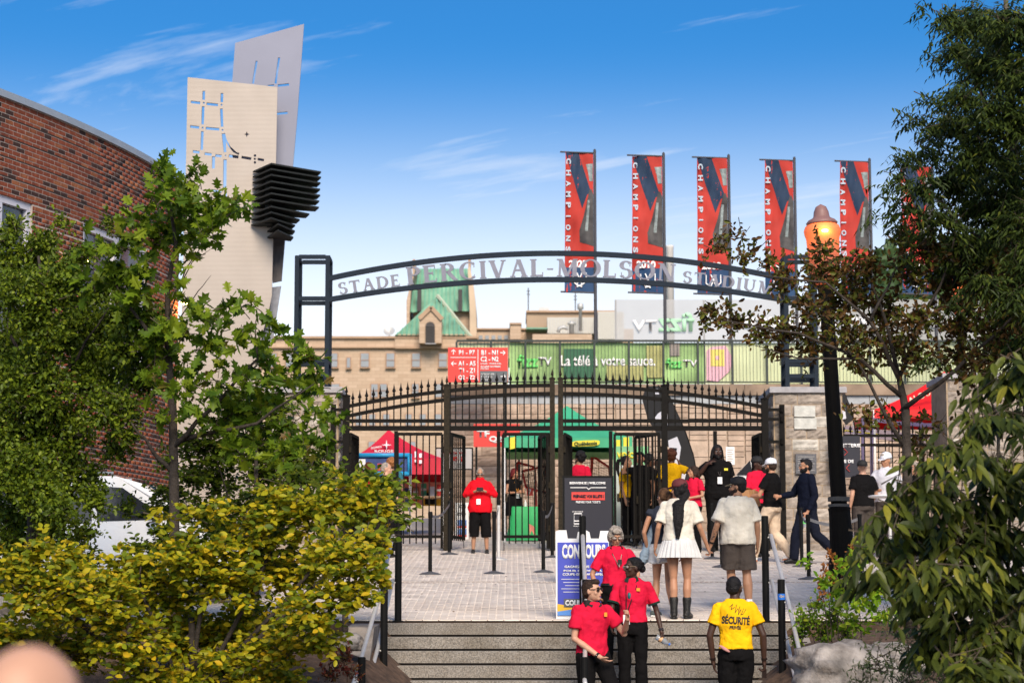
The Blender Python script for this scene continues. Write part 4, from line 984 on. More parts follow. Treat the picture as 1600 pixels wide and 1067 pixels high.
def holed(outer, holes, Y, th_, name, m, parent):
    cu = bpy.data.curves.new(name, 'CURVE'); cu.dimensions = '2D'; cu.fill_mode = 'BOTH'; cu.extrude = th_/2
    for pts in [outer]+holes:
        sp = cu.splines.new('POLY'); sp.points.add(len(pts)-1); sp.use_cyclic_u = True
        for i, (x, y) in enumerate(pts): q = W(x, y, Y); sp.points[i].co = (q.x, q.z, 0, 1)
    t = bpy.data.objects.new(name, cu); me = bpy.data.meshes.new_from_object(t); bpy.data.objects.remove(t); bpy.data.curves.remove(cu)
    o0 = org(parent)
    for v in me.vertices: v.co = Vector((v.co.x-o0.x, Y-v.co.z-o0.y, v.co.y-o0.z))
    me.materials.clear(); me.materials.append(m); me.name = name; o = bpy.data.objects.new(name, me); COL.objects.link(o); o.parent = parent; return o
c4 = lambda x, y: (270+x/3.811, 20+y/3.811)
def slot(x0, y0, x1, y1, w_=16):
    a, b = Vector((x0, y0)), Vector((x1, y1)); d = (b-a).normalized(); n = Vector((-d.y, d.x))*w_/2
    return [c4(*(a+n)), c4(*(b+n)), c4(*(b-n)), c4(*(a-n))]
def disc(x, y, r, n=8): return [c4(x+r*math.cos(2*math.pi*i/n), y+r*math.sin(2*math.pi*i/n)) for i in range(n)]
holes = [slot(186, 468, 184, 522), slot(294, 482, 292, 536), slot(108, 534, 164, 540), slot(202, 545, 270, 552), slot(182, 560, 178, 668), slot(290, 574, 294, 682), slot(104, 680, 158, 686), slot(197, 690, 278, 697), slot(177, 708, 173, 820),
         disc(186, 540, 6), disc(291, 551, 6), disc(179, 688, 6), disc(297, 701, 6), disc(489, 873, 7), slot(506, 874, 544, 880, 15), disc(490, 853, 8), disc(490, 894, 8),
         [c4(*p) for p in ((292, 722), (312, 720), (322, 760), (345, 800), (380, 832), (398, 838), (392, 850), (360, 832), (330, 795), (318, 770), (320, 832), (304, 834), (298, 780))],
         slot(190, 841, 232, 847), slot(254, 852, 292, 856), slot(244, 858, 242, 930, 18), slot(312, 876, 310, 1050, 20), slot(334, 854, 392, 862, 18), slot(410, 862, 468, 872, 16), disc(316, 853, 5),
         [c4(*p) for p in ((442, 708), (446, 722), (458, 727), (446, 731), (442, 746), (437, 731), (424, 727), (437, 722))],
         slot(120, 828, 160, 834), slot(316, 1066, 314, 1120, 16), slot(226, 1060, 290, 1066, 14)]
holed([(293.5, 121.5), (433.5, 137), (431.5, 250), (427, 357), (425, 462), (420, 487), (409, 525), (398, 620), (393, 800), (277, 800), (281, 560), (285, 470), (291, 250)], holes, PY, .06, 'front_panel', m_cream, scu)
r4 = lambda *p: [c4(*q) for q in p]
holes2 = [slot(500, 290, 478, 425, 12), slot(634, 270, 612, 425, 12), slot(566, 437, 604, 434, 8), slot(626, 437, 693, 430, 14), slot(600, 606, 684, 598, 14)]
holed([(367.6, 68), (475, 38.4), (470, 110), (464, 190), (457.7, 262), (447, 359), (440, 439), (405, 439), (380, 300), (350, 200), (363, 130)], holes2, PY+.75, .05, 'rear_panel', m_lilac, scu)
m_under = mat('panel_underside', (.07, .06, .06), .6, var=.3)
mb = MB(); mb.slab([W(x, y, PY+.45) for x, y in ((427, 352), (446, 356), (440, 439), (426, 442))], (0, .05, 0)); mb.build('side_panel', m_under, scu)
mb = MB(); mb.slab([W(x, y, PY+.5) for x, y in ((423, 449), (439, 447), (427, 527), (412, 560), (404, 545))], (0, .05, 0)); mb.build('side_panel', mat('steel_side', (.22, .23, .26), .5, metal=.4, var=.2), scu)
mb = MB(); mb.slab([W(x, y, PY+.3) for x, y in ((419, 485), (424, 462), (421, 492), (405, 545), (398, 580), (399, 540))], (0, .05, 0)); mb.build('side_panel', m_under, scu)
c5 = lambda x, y: (350+x/3.558, 240+y/3.558)
lv_ = [(50, 95, (540, 100)), (80, 128, (540, 130)), (112, 158, (537, 160)), (148, 190, (535, 195)), (182, 222, (535, 232)), (215, 255, (530, 267)), (250, 288, (528, 298)), (288, 322, (475, 327)), (320, 355, (422, 350)), (352, 392, (396, 381)), (385, 424, (395, 415)), (420, 452, (386, 452))]
for i, (ya, yl_, (xr_, yr_)) in enumerate(lv_):
    A = W(*c5(262 if i < 10 else 300, ya+2), PY-.95); Lf = W(*c5(160-i*1.2 if i < 10 else 240, yl_+4), PY-.08); Rt = W(*c5(xr_, yr_), PY-.05); z = A.z
    mb = MB(); mb.slab([A, Vector((Rt.x, Rt.y, z-.0)), Vector((Rt.x-.12, PY+.35, z)), Vector((Lf.x+.1, PY-.06, z)), Vector((Lf.x, Lf.y, z))] if i < 10 else [A, Vector((Rt.x, Rt.y, z)), Vector((Rt.x-.1, PY+.35, z)), Vector((Lf.x, PY-.05, z))], (0, 0, -.035)); mb.build('fin', m_fin, scu)
mb = MB()
q1, q2 = W(424, 260, PY-.5), W(424, 350, PY-.5); mb.span((q1.x-.12, PY-.50, q2.z), (q1.x+.02, PY-.05, q1.z)); q1, q2 = W(436, 262, PY), W(436, 320, PY); mb.span((q1.x, PY-.1, q2.z), (q1.x+.25, PY+.3, q1.z)); mb.build('fin_bracket', m_fin, scu)

# ================================================================== white parked car behind the shrubs
m_cw = mat('car_white', (.78, .79, .80), .25, var=0, coat=.8); m_cg = mat('car_glass', (.025, .028, .035), .06, var=0, spec=.9); m_tyre = mat('tyre', (.02, .02, .02), .9, var=0); m_rim = mat('rim', (.45, .45, .46), .3, metal=.9, var=0)
CYc = 30.2; cz = gz(CYc)
car = empty('parked_car', (-5.7, CYc, cz), 'white parked car behind the green shrubs, below the brick wall', 'car')
prof = [(-2.3, .45), (-2.32, .9), (-2.2, 1.12), (-1.9, 1.62), (-1.55, 1.68), (.35, 1.66), (.7, 1.56), (1.35, 1.08), (2.15, .92), (2.3, .75), (2.32, .42), (2.0, .30), (-2.0, .30)]
mb = MB(); secs = []
for yy_, k in ((-.92, .0), (-.80, .06), (.80, .06), (.92, .0)):
    secs.append([(x, yy_*(1-max(0, z-1)*.22), z) for x, z in prof])
n = len(prof)
for s_ in secs: mb.v += [(-5.7+p[0], CYc+p[1], cz+p[2]) for p in s_]
for i in range(3):
    for k in range(n): mb.f.append((i*n+k, i*n+(k+1) % n, (i+1)*n+(k+1) % n, (i+1)*n+k))
mb.f += [tuple(range(n)), tuple(3*n+k for k in reversed(range(n)))]
body = mb.build('body', m_cw, car)
for sgn in (-1, 1):
    yy_ = CYc+sgn*.925*.93
    for pts in (((-1.95, 1.08), (-1.72, 1.5), (-.95, 1.53), (-.95, 1.06)), ((-.88, 1.06), (-.88, 1.53), (.02, 1.53), (.05, 1.05)), ((.12, 1.05), (.10, 1.52), (.45, 1.50), (1.05, 1.08))):
        mb = MB(); mb.slab([(-5.7+p[0], yy_, cz+p[1]) for p in pts], (0, sgn*.004, 0)); mb.build('side_window', m_cg, car)
mb = MB(); mb.slab([(-5.7+.78, CYc-.68, cz+1.535), (-5.7+.78, CYc+.68, cz+1.535), (-5.7+1.36, CYc+.8, cz+1.115), (-5.7+1.36, CYc-.8, cz+1.115)], (.02, 0, .02)); mb.build('windscreen', m_cg, car)
for sx in (-1.4, 1.45):
    for sy in (-.86, .86):
        M_ = Matrix.Rotation(R(90), 3, 'X'); mb = MB(); mb.lathe((-5.7+sx, CYc+sy, cz+.34), [(.33, -.11), (.34, -.08), (.34, .08), (.33, .11)], 20, M_); wh = mb.build('wheel', m_tyre, car); mb = MB(); mb.lathe((-5.7+sx, CYc+sy, cz+.34), [(.20, -.12), (.21, -.1), (.21, .1), (.2, .12)], 14, M_); mb.build('rim', m_rim, wh)
for sy in (-.7, .7): mb = MB(); mb.ell((-5.7+2.26, CYc+sy, cz+.80), (.07, .16, .08), 10, 6); mb.build('headlight', m_wfr, car); mb = MB(); mb.span((-5.7-2.34, CYc+sy-.1, cz+.95), (-5.7-2.28, CYc+sy+.1, cz+1.15)); mb.build('tail_light', m_fred, car)
for sy in (-.72, .72): mb = MB(); mb.bar((-5.7-1.5, CYc+sy, cz+1.71), (-5.7+.3, CYc+sy, cz+1.71), .03); mb.build('roof_rail', m_rim, car)
mb = MB(); mb.ell((-5.7+.9, CYc-1.0, cz+1.12), (.06, .11, .08), 10, 6); mb.build('mirror', m_cw, car)

# ================================================================== signs
m_sred = mat('sign_red', (.62, .045, .035), .5, var=.03); m_sgrey = mat('sign_grey', (.10, .11, .12), .5, var=.03); m_navy = mat('sign_navy', (.010, .010, .020), .5, var=.05)
def board(px0, py0, px1, py1, Y, m, parent, t=.03, name='board'):
    a, b = W(px0, py0, Y), W(px1, py1, Y); mb = MB(); mb.span((a.x, Y, b.z), (b.x, Y+t, a.z)); return mb.build(name, m, parent)
SYd = 50.6
ds = empty('direction_sign', W(747, 700, SYd), 'red stadium direction sign with white section letters and arrows above the gate', 'sign')
board(700, 543, 793.5, 597, SYd, m_sred, ds); yt = SYd-.006
for (s, a, b, c, d) in (('P1 - P7', 717, 742, 547, 555), ('A1 - A5', 716, 743, 564, 572), ('T1 - Z1', 717, 742, 575, 583), ('Q2 - Z2', 716, 742, 586, 594), ('B1 - N1', 752, 778, 547, 555), ('C2 - N2', 751, 779, 557, 565), ('LOGES - MARQUISES', 751, 783, 567, 569.5), ('GALERIE DE PRESSE', 751, 782, 571.5, 574), ('PRESS BOX', 751, 764, 575, 577)):
    bt(s, a, b, c, d, yt, m_white, ds, bold=.03)
panel(746.4, 546, 747.2, 596, SYd-.001, m_white, ds, 'divider'); panel(704, 558, 744, 558.8, SYd-.001, m_white, ds, 'divider'); board(750, 579.5, 793, 597, SYd-.012, m_sgrey, ds, .01, 'grey_field')
for i, s in enumerate(('POSTES DE SECOURS', 'FIRST AID', 'BILLETTERIE')): bt(s, 752, 772-3*i, 583+i*4.5, 585.5+i*4.5, SYd-.018, m_white, ds)
def arrow(px, py, s, ang, Y, parent, m=m_white):
    c = W(px, py, Y); k = s*Y/F; mb = MB()
    def rr(x, z): a = R(ang); return (c.x+(x*math.cos(a)-z*math.sin(a))*k, c.z+(x*math.sin(a)+z*math.cos(a))*k)
    mb.prism([rr(-4, -.6), rr(2.5, -.6), rr(2.5, .6), rr(-4, .6)], Y-.003, Y); mb.prism([rr(0, 3.4), rr(1.3, 3.4), rr(4.4, 0), rr(1.3, -3.4), rr(0, -3.4), rr(2.6, 0)], Y-.005, Y-.001); mb.build('arrow', m, parent)
arrow(708.5, 550, 1, 90, yt, ds); arrow(709, 568, 1, 180, yt, ds); arrow(785.5, 551, 1, 0, yt, ds); arrow(786, 588, 1, 0, SYd-.02, ds)
mb = MB()
for px in (703, 790): q = W(px, 570, SYd+.05); mb.span((q.x-.03, SYd+.032, gz(SYd)), (q.x+.03, SYd+.09, W(0, 545, SYd).z))
mb.build('post', m_black, ds)
s2 = empty('section_sign', W(770, 840, 50.9), 'red sign with white letters hanging on the wall left of the green tent', 'sign')
board(740, 662, 812, 698, 50.9, m_sred, s2); bt('TF', 745, 765, 672, 683, 50.89, m_white, s2, bold=.04); bt('Q2-Z2', 764, 808, 681, 692, 50.89, m_white, s2, bold=.04)
mb = MB(); q = W(776, 700, 51); mb.span((q.x-.5, 50.94, gz(51)), (q.x-.45, 51, W(0, 664, 51).z)); mb.span((q.x+.5, 50.94, gz(51)), (q.x+.55, 51, W(0, 664, 51).z)); mb.build('post', m_black, s2)
s3 = empty('price_board', W(727, 840, 50.3), 'small grey framed price board on a pole behind the open gate leaf', 'sign')
board(680, 699, 739, 734, 50.3, m_black, s3); board(682, 701, 737, 732, 50.285, mat('board_grey', (.42, .41, .40), .6, var=.05), s3, .01, 'panel'); bt('À partir de :', 690, 728, 704, 710, 50.275, m_sred, s3, bold=.02); bt('35 $', 706, 724, 713, 721, 50.275, m_sred, s3, bold=.03); 
for i in range(3): panel(714, 724+i*2.4, 726, 725+i*2.4, 50.28, m_sgrey, s3, 'print_line', .004)
mb = MB(); q = W(738, 700, 50.32); mb.span((q.x-.02, 50.34, gz(50.3)), (q.x+.02, 50.38, q.z)); mb.build('post', m_black, s3)
s4 = empty('poster_board', W(718, 842, 47.6), 'white poster board with small blue pictures standing behind the gate', 'poster board')
board(712, 785, 732, 842, 47.6, m_white, s4); m_pb = mat('poster_blue', (.08, .17, .42), .6, var=.4, scale=15)
for y in (812, 826): panel(715, y, 729, y+9, 47.59, m_pb, s4, 'picture'); panel(715, y+9.5, 729, y+12, 47.588, m_sred, s4, 'caption_bar')
bt('on', 717, 728, 788, 793, 47.59, m_sgrey, s4); bt('DRO', 715, 728, 800, 805, 47.59, m_sgrey, s4, bold=.02)
# black welcome sign
bw = empty('welcome_sign', G(918, 915), 'black welcome sign with white French and English text and a red strip', 'sign')
wy = bw.location.y; board(879, 743, 959, 862, wy, m_black, bw, .05, 'frame'); board(882, 746.5, 956, 858, wy-.012, m_navy, bw, .01, 'panel'); wt = wy-.02
bt('BIENVENUE | WELCOME', 890, 946, 752.5, 757.5, wt, m_white, bw, bold=.04); panel(893, 768.5, 945, 781, wt+.004, m_sred, bw, 'red_strip'); bt('PRÉPAREZ VOS BILLETS !', 895.5, 943.5, 771.5, 777.5, wt-.01, m_white if False else m_navy, bw, bold=.05)
bt('PREPARE YOUR TICKETS', 900, 938, 782.5, 786, wt, m_white, bw, bold=.03); 
for a, b in (((891, 761.5), (917, 761.5)), ((917, 761.5), (920, 764.5)), ((920, 764.5), (923, 761.5)), ((923, 761.5), (947, 761.5))): mb = MB(); A, B = W(*a, wt), W(*b, wt); mb.bar(A, B, .004, .010); mb.build('rule', m_white, bw)
for a, b in (((897, 802), (909, 802)), ((897, 802), (897, 818)), ((909, 802), (909, 818)), ((897, 818), (909, 818)), ((897, 813.5), (909, 813.5))): mb = MB(); mb.bar(W(*a, wt), W(*b, wt), .004, .014); mb.build('ticket_icon', m_white, bw)
bt('SCANNEZ', 894, 911, 798, 800, wt, m_white, bw); bt('SCAN HERE', 896, 910, 820.5, 822.5, wt, m_white, bw)
mb = MB()
for px in (884, 954): q = W(px, 860, wy); mb.span((q.x-.025, wy+.055, gz(wy)), (q.x+.025, wy+.10, q.z)); mb.span((q.x-.03, wy-.25, gz(wy)-.01), (q.x+.03, wy+.35, gz(wy)+.03))
mb.build('stand', m_black, bw)
# blue contest board
cb2 = empty('contest_board', (W(908, 965, Y0+.45).x, Y0+.45, 0), 'blue and white contest sandwich board at the top of the stairs', 'sandwich board')
cy = Y0+.42; m_cbl = mat('contest_blue', (.055, .075, .46), .5, var=.04); m_wb = mat('board_white', (.78, .78, .79), .5, var=.02)
outl = [(869, 968), (868, 830), (873, 828), (885, 828), (887, 841), (901, 841), (903, 831), (912, 826), (921, 831), (923, 841), (936, 841), (938, 829), (951, 829), (953, 968)]
mb = MB(); mb.slab([Vector((W(x, y, cy).x, cy, W(x, y, cy).z)) for x, y in outl], (0, .03, 0)); mb.build('frame', m_wb, cb2); mb = MB(); mb.bar((W(872, 0, cy).x, cy+.5, .02), (W(872, 0, cy).x, cy+.05, .9), .03); mb.bar((W(950, 0, cy).x, cy+.5, .02), (W(950, 0, cy).x, cy+.05, .9), .03); mb.build('rear_leg', m_wb, cb2)
panel(871, 847, 951, 961, cy-.004, m_cbl, cb2, 'panel'); ct = cy-.014
bt('CONCOURS', 878, 946, 850, 873, ct, m_white, cb2, bold=.05)
for i, s in enumerate(('GAGNEZ UNE PAIRE', 'POUR DEUX À LA', 'COUPE GREY WINNIPEG')): bt(s, 882-i*1.5, 938+i*3, 883+i*6, 887+i*6, ct, m_white, cb2, bold=.04)
for i in range(5): q = (876, 900)[i % 2]; panel(877+(i % 3)*3, 904+i*5, 930-(i % 2)*8, 904.8+i*5, ct+.004, m_white, cb2, 'print_line')
for poly, m in ((((871, 961), (871, 943), (884, 945), (900, 951), (925, 958), (951, 955), (951, 961)), mat('contest_yellow', (.75, .45, .04), .5, var=0)), (((871, 961), (871, 955), (885, 953), (905, 950), (925, 948), (951, 941), (951, 952), (920, 957), (900, 961)), mat('contest_sky', (.10, .28, .70), .5, var=0))):
    mb = MB(); q = [W(x, y, cy) for x, y in poly]; d = .008 if 'yellow' in m.name else .012; mb.slab([(v.x, cy-.004, v.z) for v in q], (0, -d, 0)); mb.build('swoosh', m, cb2)
board(881, 935, 915, 948, cy-.02, m_sgrey, cb2, .003, 'label'); bt('COUPE', 883, 913, 937, 946, cy-.026, m_white, cb2, bold=.05)
q = W(890, 829, cy); 
# ticket office banner at the right
tb = empty('ticket_banner', W(1325, 860, GY-.3), 'navy ticket office banner with red chevrons hung on the black fence by the lamp post', 'banner')
ty = GY-.25; board(1296, 681, 1345, 746, ty, m_navy, tb, .02, 'panel'); bt('BILLETTERIE', 1300, 1345, 693, 698.5, ty-.008, m_white, tb, bold=.04); bt('SALLE DE', 1303, 1334, 718, 723, ty-.008, m_white, tb, bold=.04)
for x, y, a in ((1321, 706, 0), (1325, 731, 180)):
    for dx in (0,): mb = MB(); c = W(x, y, ty-.01); s_ = 1 if a == 0 else -1; mb.bar((c.x-.03*s_, ty-.012, c.z+.07), (c.x+.04*s_, ty-.012, c.z), .006, .03, up=(0, 1, 0)); mb.bar((c.x-.03*s_, ty-.015, c.z-.07), (c.x+.04*s_, ty-.015, c.z), .006, .03, up=(0, 1, 0)); mb.build('chevron', m_sred, tb)

# ================================================================== crowd-control posts
m_belt = mat('belt_grey', (.16, .155, .16), .7, var=.1)
def stanchion(px, py, label, steel=False, h=1.03):
    p = G(px, py-2); th = empty('barrier_post', p, label, 'barrier post', 'belt barrier posts on the plaza'); m = m_steel if steel else m_black
    mb = MB(); mb.lathe(p, [(.18, .0), (.18, .015), (.15, .03), (.04, .055), (.034, .06)], 22); mb.build('base', m if steel else mat('base_grey', (.10, .10, .105), .5, metal=.3, var=.1), th, smooth=False)
    mb = MB(); mb.lathe(p, [(.032, .055), (.032, h-.10)], 12); mb.build('tube', m, th); mb = MB(); mb.lathe(p, [(.036, h-.10), (.038, h-.02), (.034, h)], 12); mb.build('belt_head', m_black, th); return th
P1 = stanchion(672, 900, 'black barrier post nearest the yellow shrub at the left'); P2 = stanchion(702, 869, 'black barrier post in front of the left heavy gate post')
P3 = stanchion(772, 899, 'black barrier post in front of the brushed steel one'); P4 = stanchion(779, 877, 'brushed steel barrier post right of the woman in the red jacket', True, 1.1)
P5 = stanchion(849, 897, 'black barrier post left of the black welcome sign, nearer one'); P6 = stanchion(863, 874, 'black barrier post left of the black welcome sign, farther one')
P7 = stanchion(1113, 876, 'black barrier post between the couple holding hands'); P8 = stanchion(1253, 888, 'black barrier post beside the man in the navy suit'); P9 = stanchion(1264, 908, 'black barrier post in front, right of the man with the box'); P10 = stanchion(1128, 889, 'short black barrier post base behind the man in the white tee')
def belt(a, b, label, h=.96):
    A, B = a.location+Vector((0, 0, h)), b.location+Vector((0, 0, h)); th = empty('barrier_belt', A, label, 'barrier belt', 'belts between barrier posts'); mb = MB(); P = [A.lerp(B, i/8)+Vector((0, 0, -.10*math.sin(math.pi*i/8))) for i in range(9)]
    for p, q in zip(P[:-1], P[1:]): n = len(mb.v); mb.v += [tuple(p+Vector((0, 0, .025))), tuple(q+Vector((0, 0, .025))), tuple(q-Vector((0, 0, .025))), tuple(p-Vector((0, 0, .025)))]; mb.f.append((n, n+1, n+2, n+3))
    o = mb.build('strap', m_belt, th); s = o.modifiers.new('t', 'SOLIDIFY'); s.thickness = .003
belt(P1, P2, 'grey belt between the two barrier posts at the left'); belt(P3, P4, 'grey belt from the steel barrier post'); belt(P5, P6, 'grey belt beside the welcome sign'); belt(P8, P9, 'grey belt between the barrier posts at the right')
e = empty('barrier_post', G(1345, 905), 'black barrier post hidden behind the big-leaved shrub', 'barrier post'); mb = MB(); mb.lathe(e.location, [(.18, 0), (.15, .03), (.034, .06), (.032, .93), (.038, 1.03)], 12); mb.build('tube', m_black, e); belt(P9, e, 'grey belt running right from the front barrier post to the lamp post')

# ================================================================== street lanterns
m_lglass = mat('lantern_glass', (.55, .27, .19), .5, var=.05, emit=(1, .30, .10), es=.03, alpha=1); m_lmetal = mat('lantern_cap', (.24, .13, .12), .5, var=.1); m_lbulb = mat('lantern_bulb', (1, .7, .3), .4, var=0, emit=(1, .50, .10), es=5)
_t = m_lglass.node_tree; _b = _t.nodes['Principled BSDF']; _o = [n for n in _t.nodes if n.type == 'OUTPUT_MATERIAL'][0]; _r = _t.nodes.new('ShaderNodeBsdfTranslucent'); _r.inputs[0].default_value = (.75, .34, .20, 1); _m = _t.nodes.new('ShaderNodeMixShader'); _m.inputs[0].default_value = .6; _t.links.new(_b.outputs[0], _m.inputs[1]); _t.links.new(_r.outputs[0], _m.inputs[2]); _t.links.new(_m.outputs[0], _o.inputs['Surface'])
m_lpost = mat('lantern_post', (.004, .0035, .003), .7, var=.2, scale=10, bump=.15, spec=.1)
def lantern(base, topxy, Y, s, label):
    th = empty('street_lantern', base, label, 'street lantern', 'lit street lanterns'); tp = Vector(topxy); d = (tp-Vector(base)); M_ = d.to_track_quat('Z', 'Y').to_matrix(); L = d.length
    hg = 1.22*s; mb = MB(); mb.lathe(base, [(.20*s, 0), (.20*s, .5), (.17*s, .55), (.15*s, 1.2), (.16*s, 1.25), (.112*s, 1.3), (.098*s, L-hg-.3), (.14*s, L-hg-.28), (.10*s, L-hg-.2), (.12*s, L-hg-.02), (.17*s, L-hg)], 18, M_); mb.build('post', m_lpost, th, smooth=False)
    P = lambda z: Vector(base)+M_ @ Vector((0, 0, z)); t0 = L-hg
    mb = MB(); mb.lathe(base, [(.16*s, t0+.002), (.20*s, t0+.15*s), (.225*s, t0+.5*s), (.235*s, t0+.68*s), (.255*s, t0+.74*s), (.262*s, t0+.80*s), (.24*s, t0+.86*s), (.20*s, t0+.885*s)], 22, M_); gl = mb.build('glass', m_lglass, th, smooth=True)
    mb = MB(); mb.lathe(base, [(.215*s, t0+.885*s), (.225*s, t0+.91*s), (.195*s, t0+.945*s), (.135*s, t0+.975*s), (.115*s, t0+1.0*s), (.105*s, t0+1.07*s), (.075*s, t0+1.14*s), (.004, t0+1.18*s)], 18, M_); mb.build('cap', m_lmetal, th, smooth=True)
    mb = MB(); mb.ell(P(t0+.76*s)-Vector((0, .19*s, 0)), (.09*s, .075*s, .06*s), 12, 8); mb.build('bulb', m_lbulb, th, smooth=True)
    ll = bpy.data.lights.new('lantern_light', 'POINT'); ll.energy = 1.0; ll.color = (1, .32, .08); ll.shadow_soft_size = .08; lo2 = bpy.data.objects.new('lantern_light', ll); COL.objects.link(lo2); lo2.parent = th; lo2.location = P(t0+.62*s)-Vector(base)
    return th
LYp = 30.5; bL = G(1320, 934); tL = W(1282, 315, bL.y)
lantern(bL, tL, bL.y, 1.0*bL.y/30.5, 'lit acorn street lantern on a black post in front of the right stone pier')
b2L = Vector((W(1502, 700, 50).x, 50, gz(50))); lantern(b2L, W(1500, 418, 50), 50, .9, 'second lit street lantern glowing behind the brown leaves at the right')
bd = empty('post_band', bL, 'dark straps wound round the black lamp post', 'strap'); mb = MB(); q = bL.lerp(tL, .245); mb.lathe(q, [(.155, -.03), (.155, .03)], 16); mb.lathe(q+Vector((0, 0, -.09)), [(.152, -.02), (.152, .02)], 16); mb.build('strap', m_belt if False else mat('strap_dark', (.05, .05, .05), .6, var=.2), bd)

# ================================================================== tents and stands behind the gate
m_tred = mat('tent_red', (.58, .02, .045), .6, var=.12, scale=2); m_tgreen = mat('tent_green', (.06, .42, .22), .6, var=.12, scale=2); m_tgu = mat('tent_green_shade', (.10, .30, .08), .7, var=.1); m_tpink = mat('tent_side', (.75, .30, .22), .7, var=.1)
def tent(px0, px1, pye, pyp, pxp, pyv, Y, dep, m, label, cat='tent', side_m=None):
    a, b = W(px0, pye, Y), W(px1, pye, Y); pk_ = W(pxp, pyp, Y+dep/2); zb_ = W(px0, pyv, Y).z; th = empty('canopy_tent', ((a.x+b.x)/2, Y+dep/2, gz(Y+dep/2)), label, cat)
    c = [Vector((a.x, Y, a.z)), Vector((b.x, Y, a.z)), Vector((b.x, Y+dep, a.z)), Vector((a.x, Y+dep, a.z))]; mb = MB(); n = 8
    for i in range(4):
        p, q = c[i], c[(i+1) % 4]
        for k in range(n):
            for l in range(n):
                def pt(u, v): base = p.lerp(q, u); r_ = base.lerp(pk_, v); r_ += Vector((0, 0, -.10*math.sin(math.pi*v)*(pk_.z-a.z)*.9)); return r_
                mb.add([pt(k/n, l/n), pt((k+1)/n, l/n), pt((k+1)/n, (l+1)/n), pt(k/n, (l+1)/n)], [(0, 1, 2, 3)])
    mb.build('canopy', m, th, smooth=True, fix=False); mb = MB()
    for i in range(4): p, q = c[i], c[(i+1) % 4]; mb.add([p, q, Vector((q.x, q.y, zb_)), Vector((p.x, p.y, zb_))], [(0, 1, 2, 3)])
    mb.build('valance', m, th, fix=False); 
    for p in c: mb = MB(); mb.span((p.x-.02, p.y-.02+(.03 if p.y < Y+.1 else -.03), gz(p.y)), (p.x+.02, p.y+.02+(.03 if p.y < Y+.1 else -.03), p.z)); mb.build('pole', m_wb, th)
    return th, c, pk_, zb_
t1, c1, pk1, zv1 = tent(548, 692, 716, 671, 607, 741, 48.0, 2.8, m_tred, 'red canopy tent with white print behind the left gate leaves')
mb = MB(); mb.span((c1[0].x+.03, c1[2].y-.1, W(0, 790, 51).z), (c1[1].x, c1[2].y-.08, zv1)); mb.build('back_wall', m_tpink, t1)
def onroof(px, py): return W(px, py, 48.0+max(0, (716-py)/45)*1.35-.06)
for (x0, y0, x1, y1) in ((560, 709, 640, 713), (648, 705, 652, 722), (655, 708, 659, 724)):
    p = [onroof(x0, y0), onroof(x1, y0), onroof(x1, y1), onroof(x0, y1)]; mb = MB(); mb.slab(p, (0, -.02, 0)); mb.build('white_print', m_white, t1)
star = [onroof(604+r_*math.sin(a), 695-r_*math.cos(a)) for a, r_ in zip(np.arange(8)*math.pi/4, [8, 1.6]*4)]; mb = MB(); mb.slab(star, (0, -.02, 0)); mb.build('star_print', m_white, t1)
q = onroof(588, 699); text('SONO', q.x, q.y-.03, q.z, .24, .05, m_white, t1, bold=.03, rot=.15); q = onroof(600, 705); text('ROUGE', q.x, q.y-.03, q.z, .42, .06, m_white, t1, bold=.03)
# blue inflatable photo frame
m_infl = mat('inflatable_blue', (.03, .33, .62), .35, var=.05); m_fp = mat('frame_navy', (.03, .06, .20), .5, var=.3, scale=6)
fr_ = empty('photo_frame', W(596, 830, 46.8), 'bright blue frame with a navy picture panel in front of the red tent', 'frame'); fy = 46.8
for a, b in (((556, 711), (642, 711)), ((556, 740), (642, 740)), ((556, 709), (556, 742)), ((640, 709), (640, 742))): mb = MB(); mb.tube([W(*a, fy), W(*b, fy)], .05, 10); mb.build('tube', m_infl, fr_, smooth=True)
panel(559, 714, 637, 738, fy+.03, m_fp, fr_, 'picture'); panel(561, 717, 571, 736, fy+.02, m_white, fr_, 'picture_print'); panel(590, 724, 602, 735, fy+.02, m_sred, fr_, 'picture_print')
mb = MB()
for px in (558, 641): q = W(px, 741, fy); mb.span((q.x-.02, fy-.02, gz(fy)), (q.x+.02, fy+.02, q.z))
mb.build('stand', m_wb, fr_)
# table and things under the red tent
tbl = empty('merchandise_table', Vector((W(655, 800, 49).x, 49, gz(49))), 'cluttered table with yellow and blue posters under the red tent', 'table')
m_wood = mat('table_wood', (.45, .30, .18), .7, var=.2); zt_ = gz(49)+.9
mb = MB(); mb.span((tbl.location.x-.9, 48.7, zt_-.03), (tbl.location.x+.75, 49.4, zt_)); mb.build('tabletop', m_wood, tbl)
for dx in (-.85, .7):
    for dy in (-.25, .35): mb = MB(); mb.span((tbl.location.x+dx, 49+dy-.02, gz(49)-.05), (tbl.location.x+dx+.04, 49+dy+.02, zt_-.031)); mb.build('leg', m_black, tbl)
for (a, b, c, d, m, nm) in ((660, 765, 692, 782, mat('poster_yellow', (.75, .45, .03), .6, var=.1), 'yellow_poster'), (664, 770, 682, 780, m_black, 'poster_figure'), (632, 762, 642, 790, m_pb, 'blue_poster'), (640, 760, 655, 776, mat('poster_orange', (.55, .16, .03), .6, var=.4, scale=8), 'orange_poster')):
    pp = empty('poster', W(a, d, 49.5), {'yellow_poster': 'yellow poster with a black shape under the red tent', 'poster_figure': 'black mask picture on the yellow poster', 'blue_poster': 'narrow blue poster under the red tent', 'orange_poster': 'small orange poster under the red tent'}[nm], 'poster'); board(a, c-18 if False else b, d-0 if False else c, d+8, 49.4-(.05 if nm == 'poster_figure' else 0), m, pp, .02, 'print')
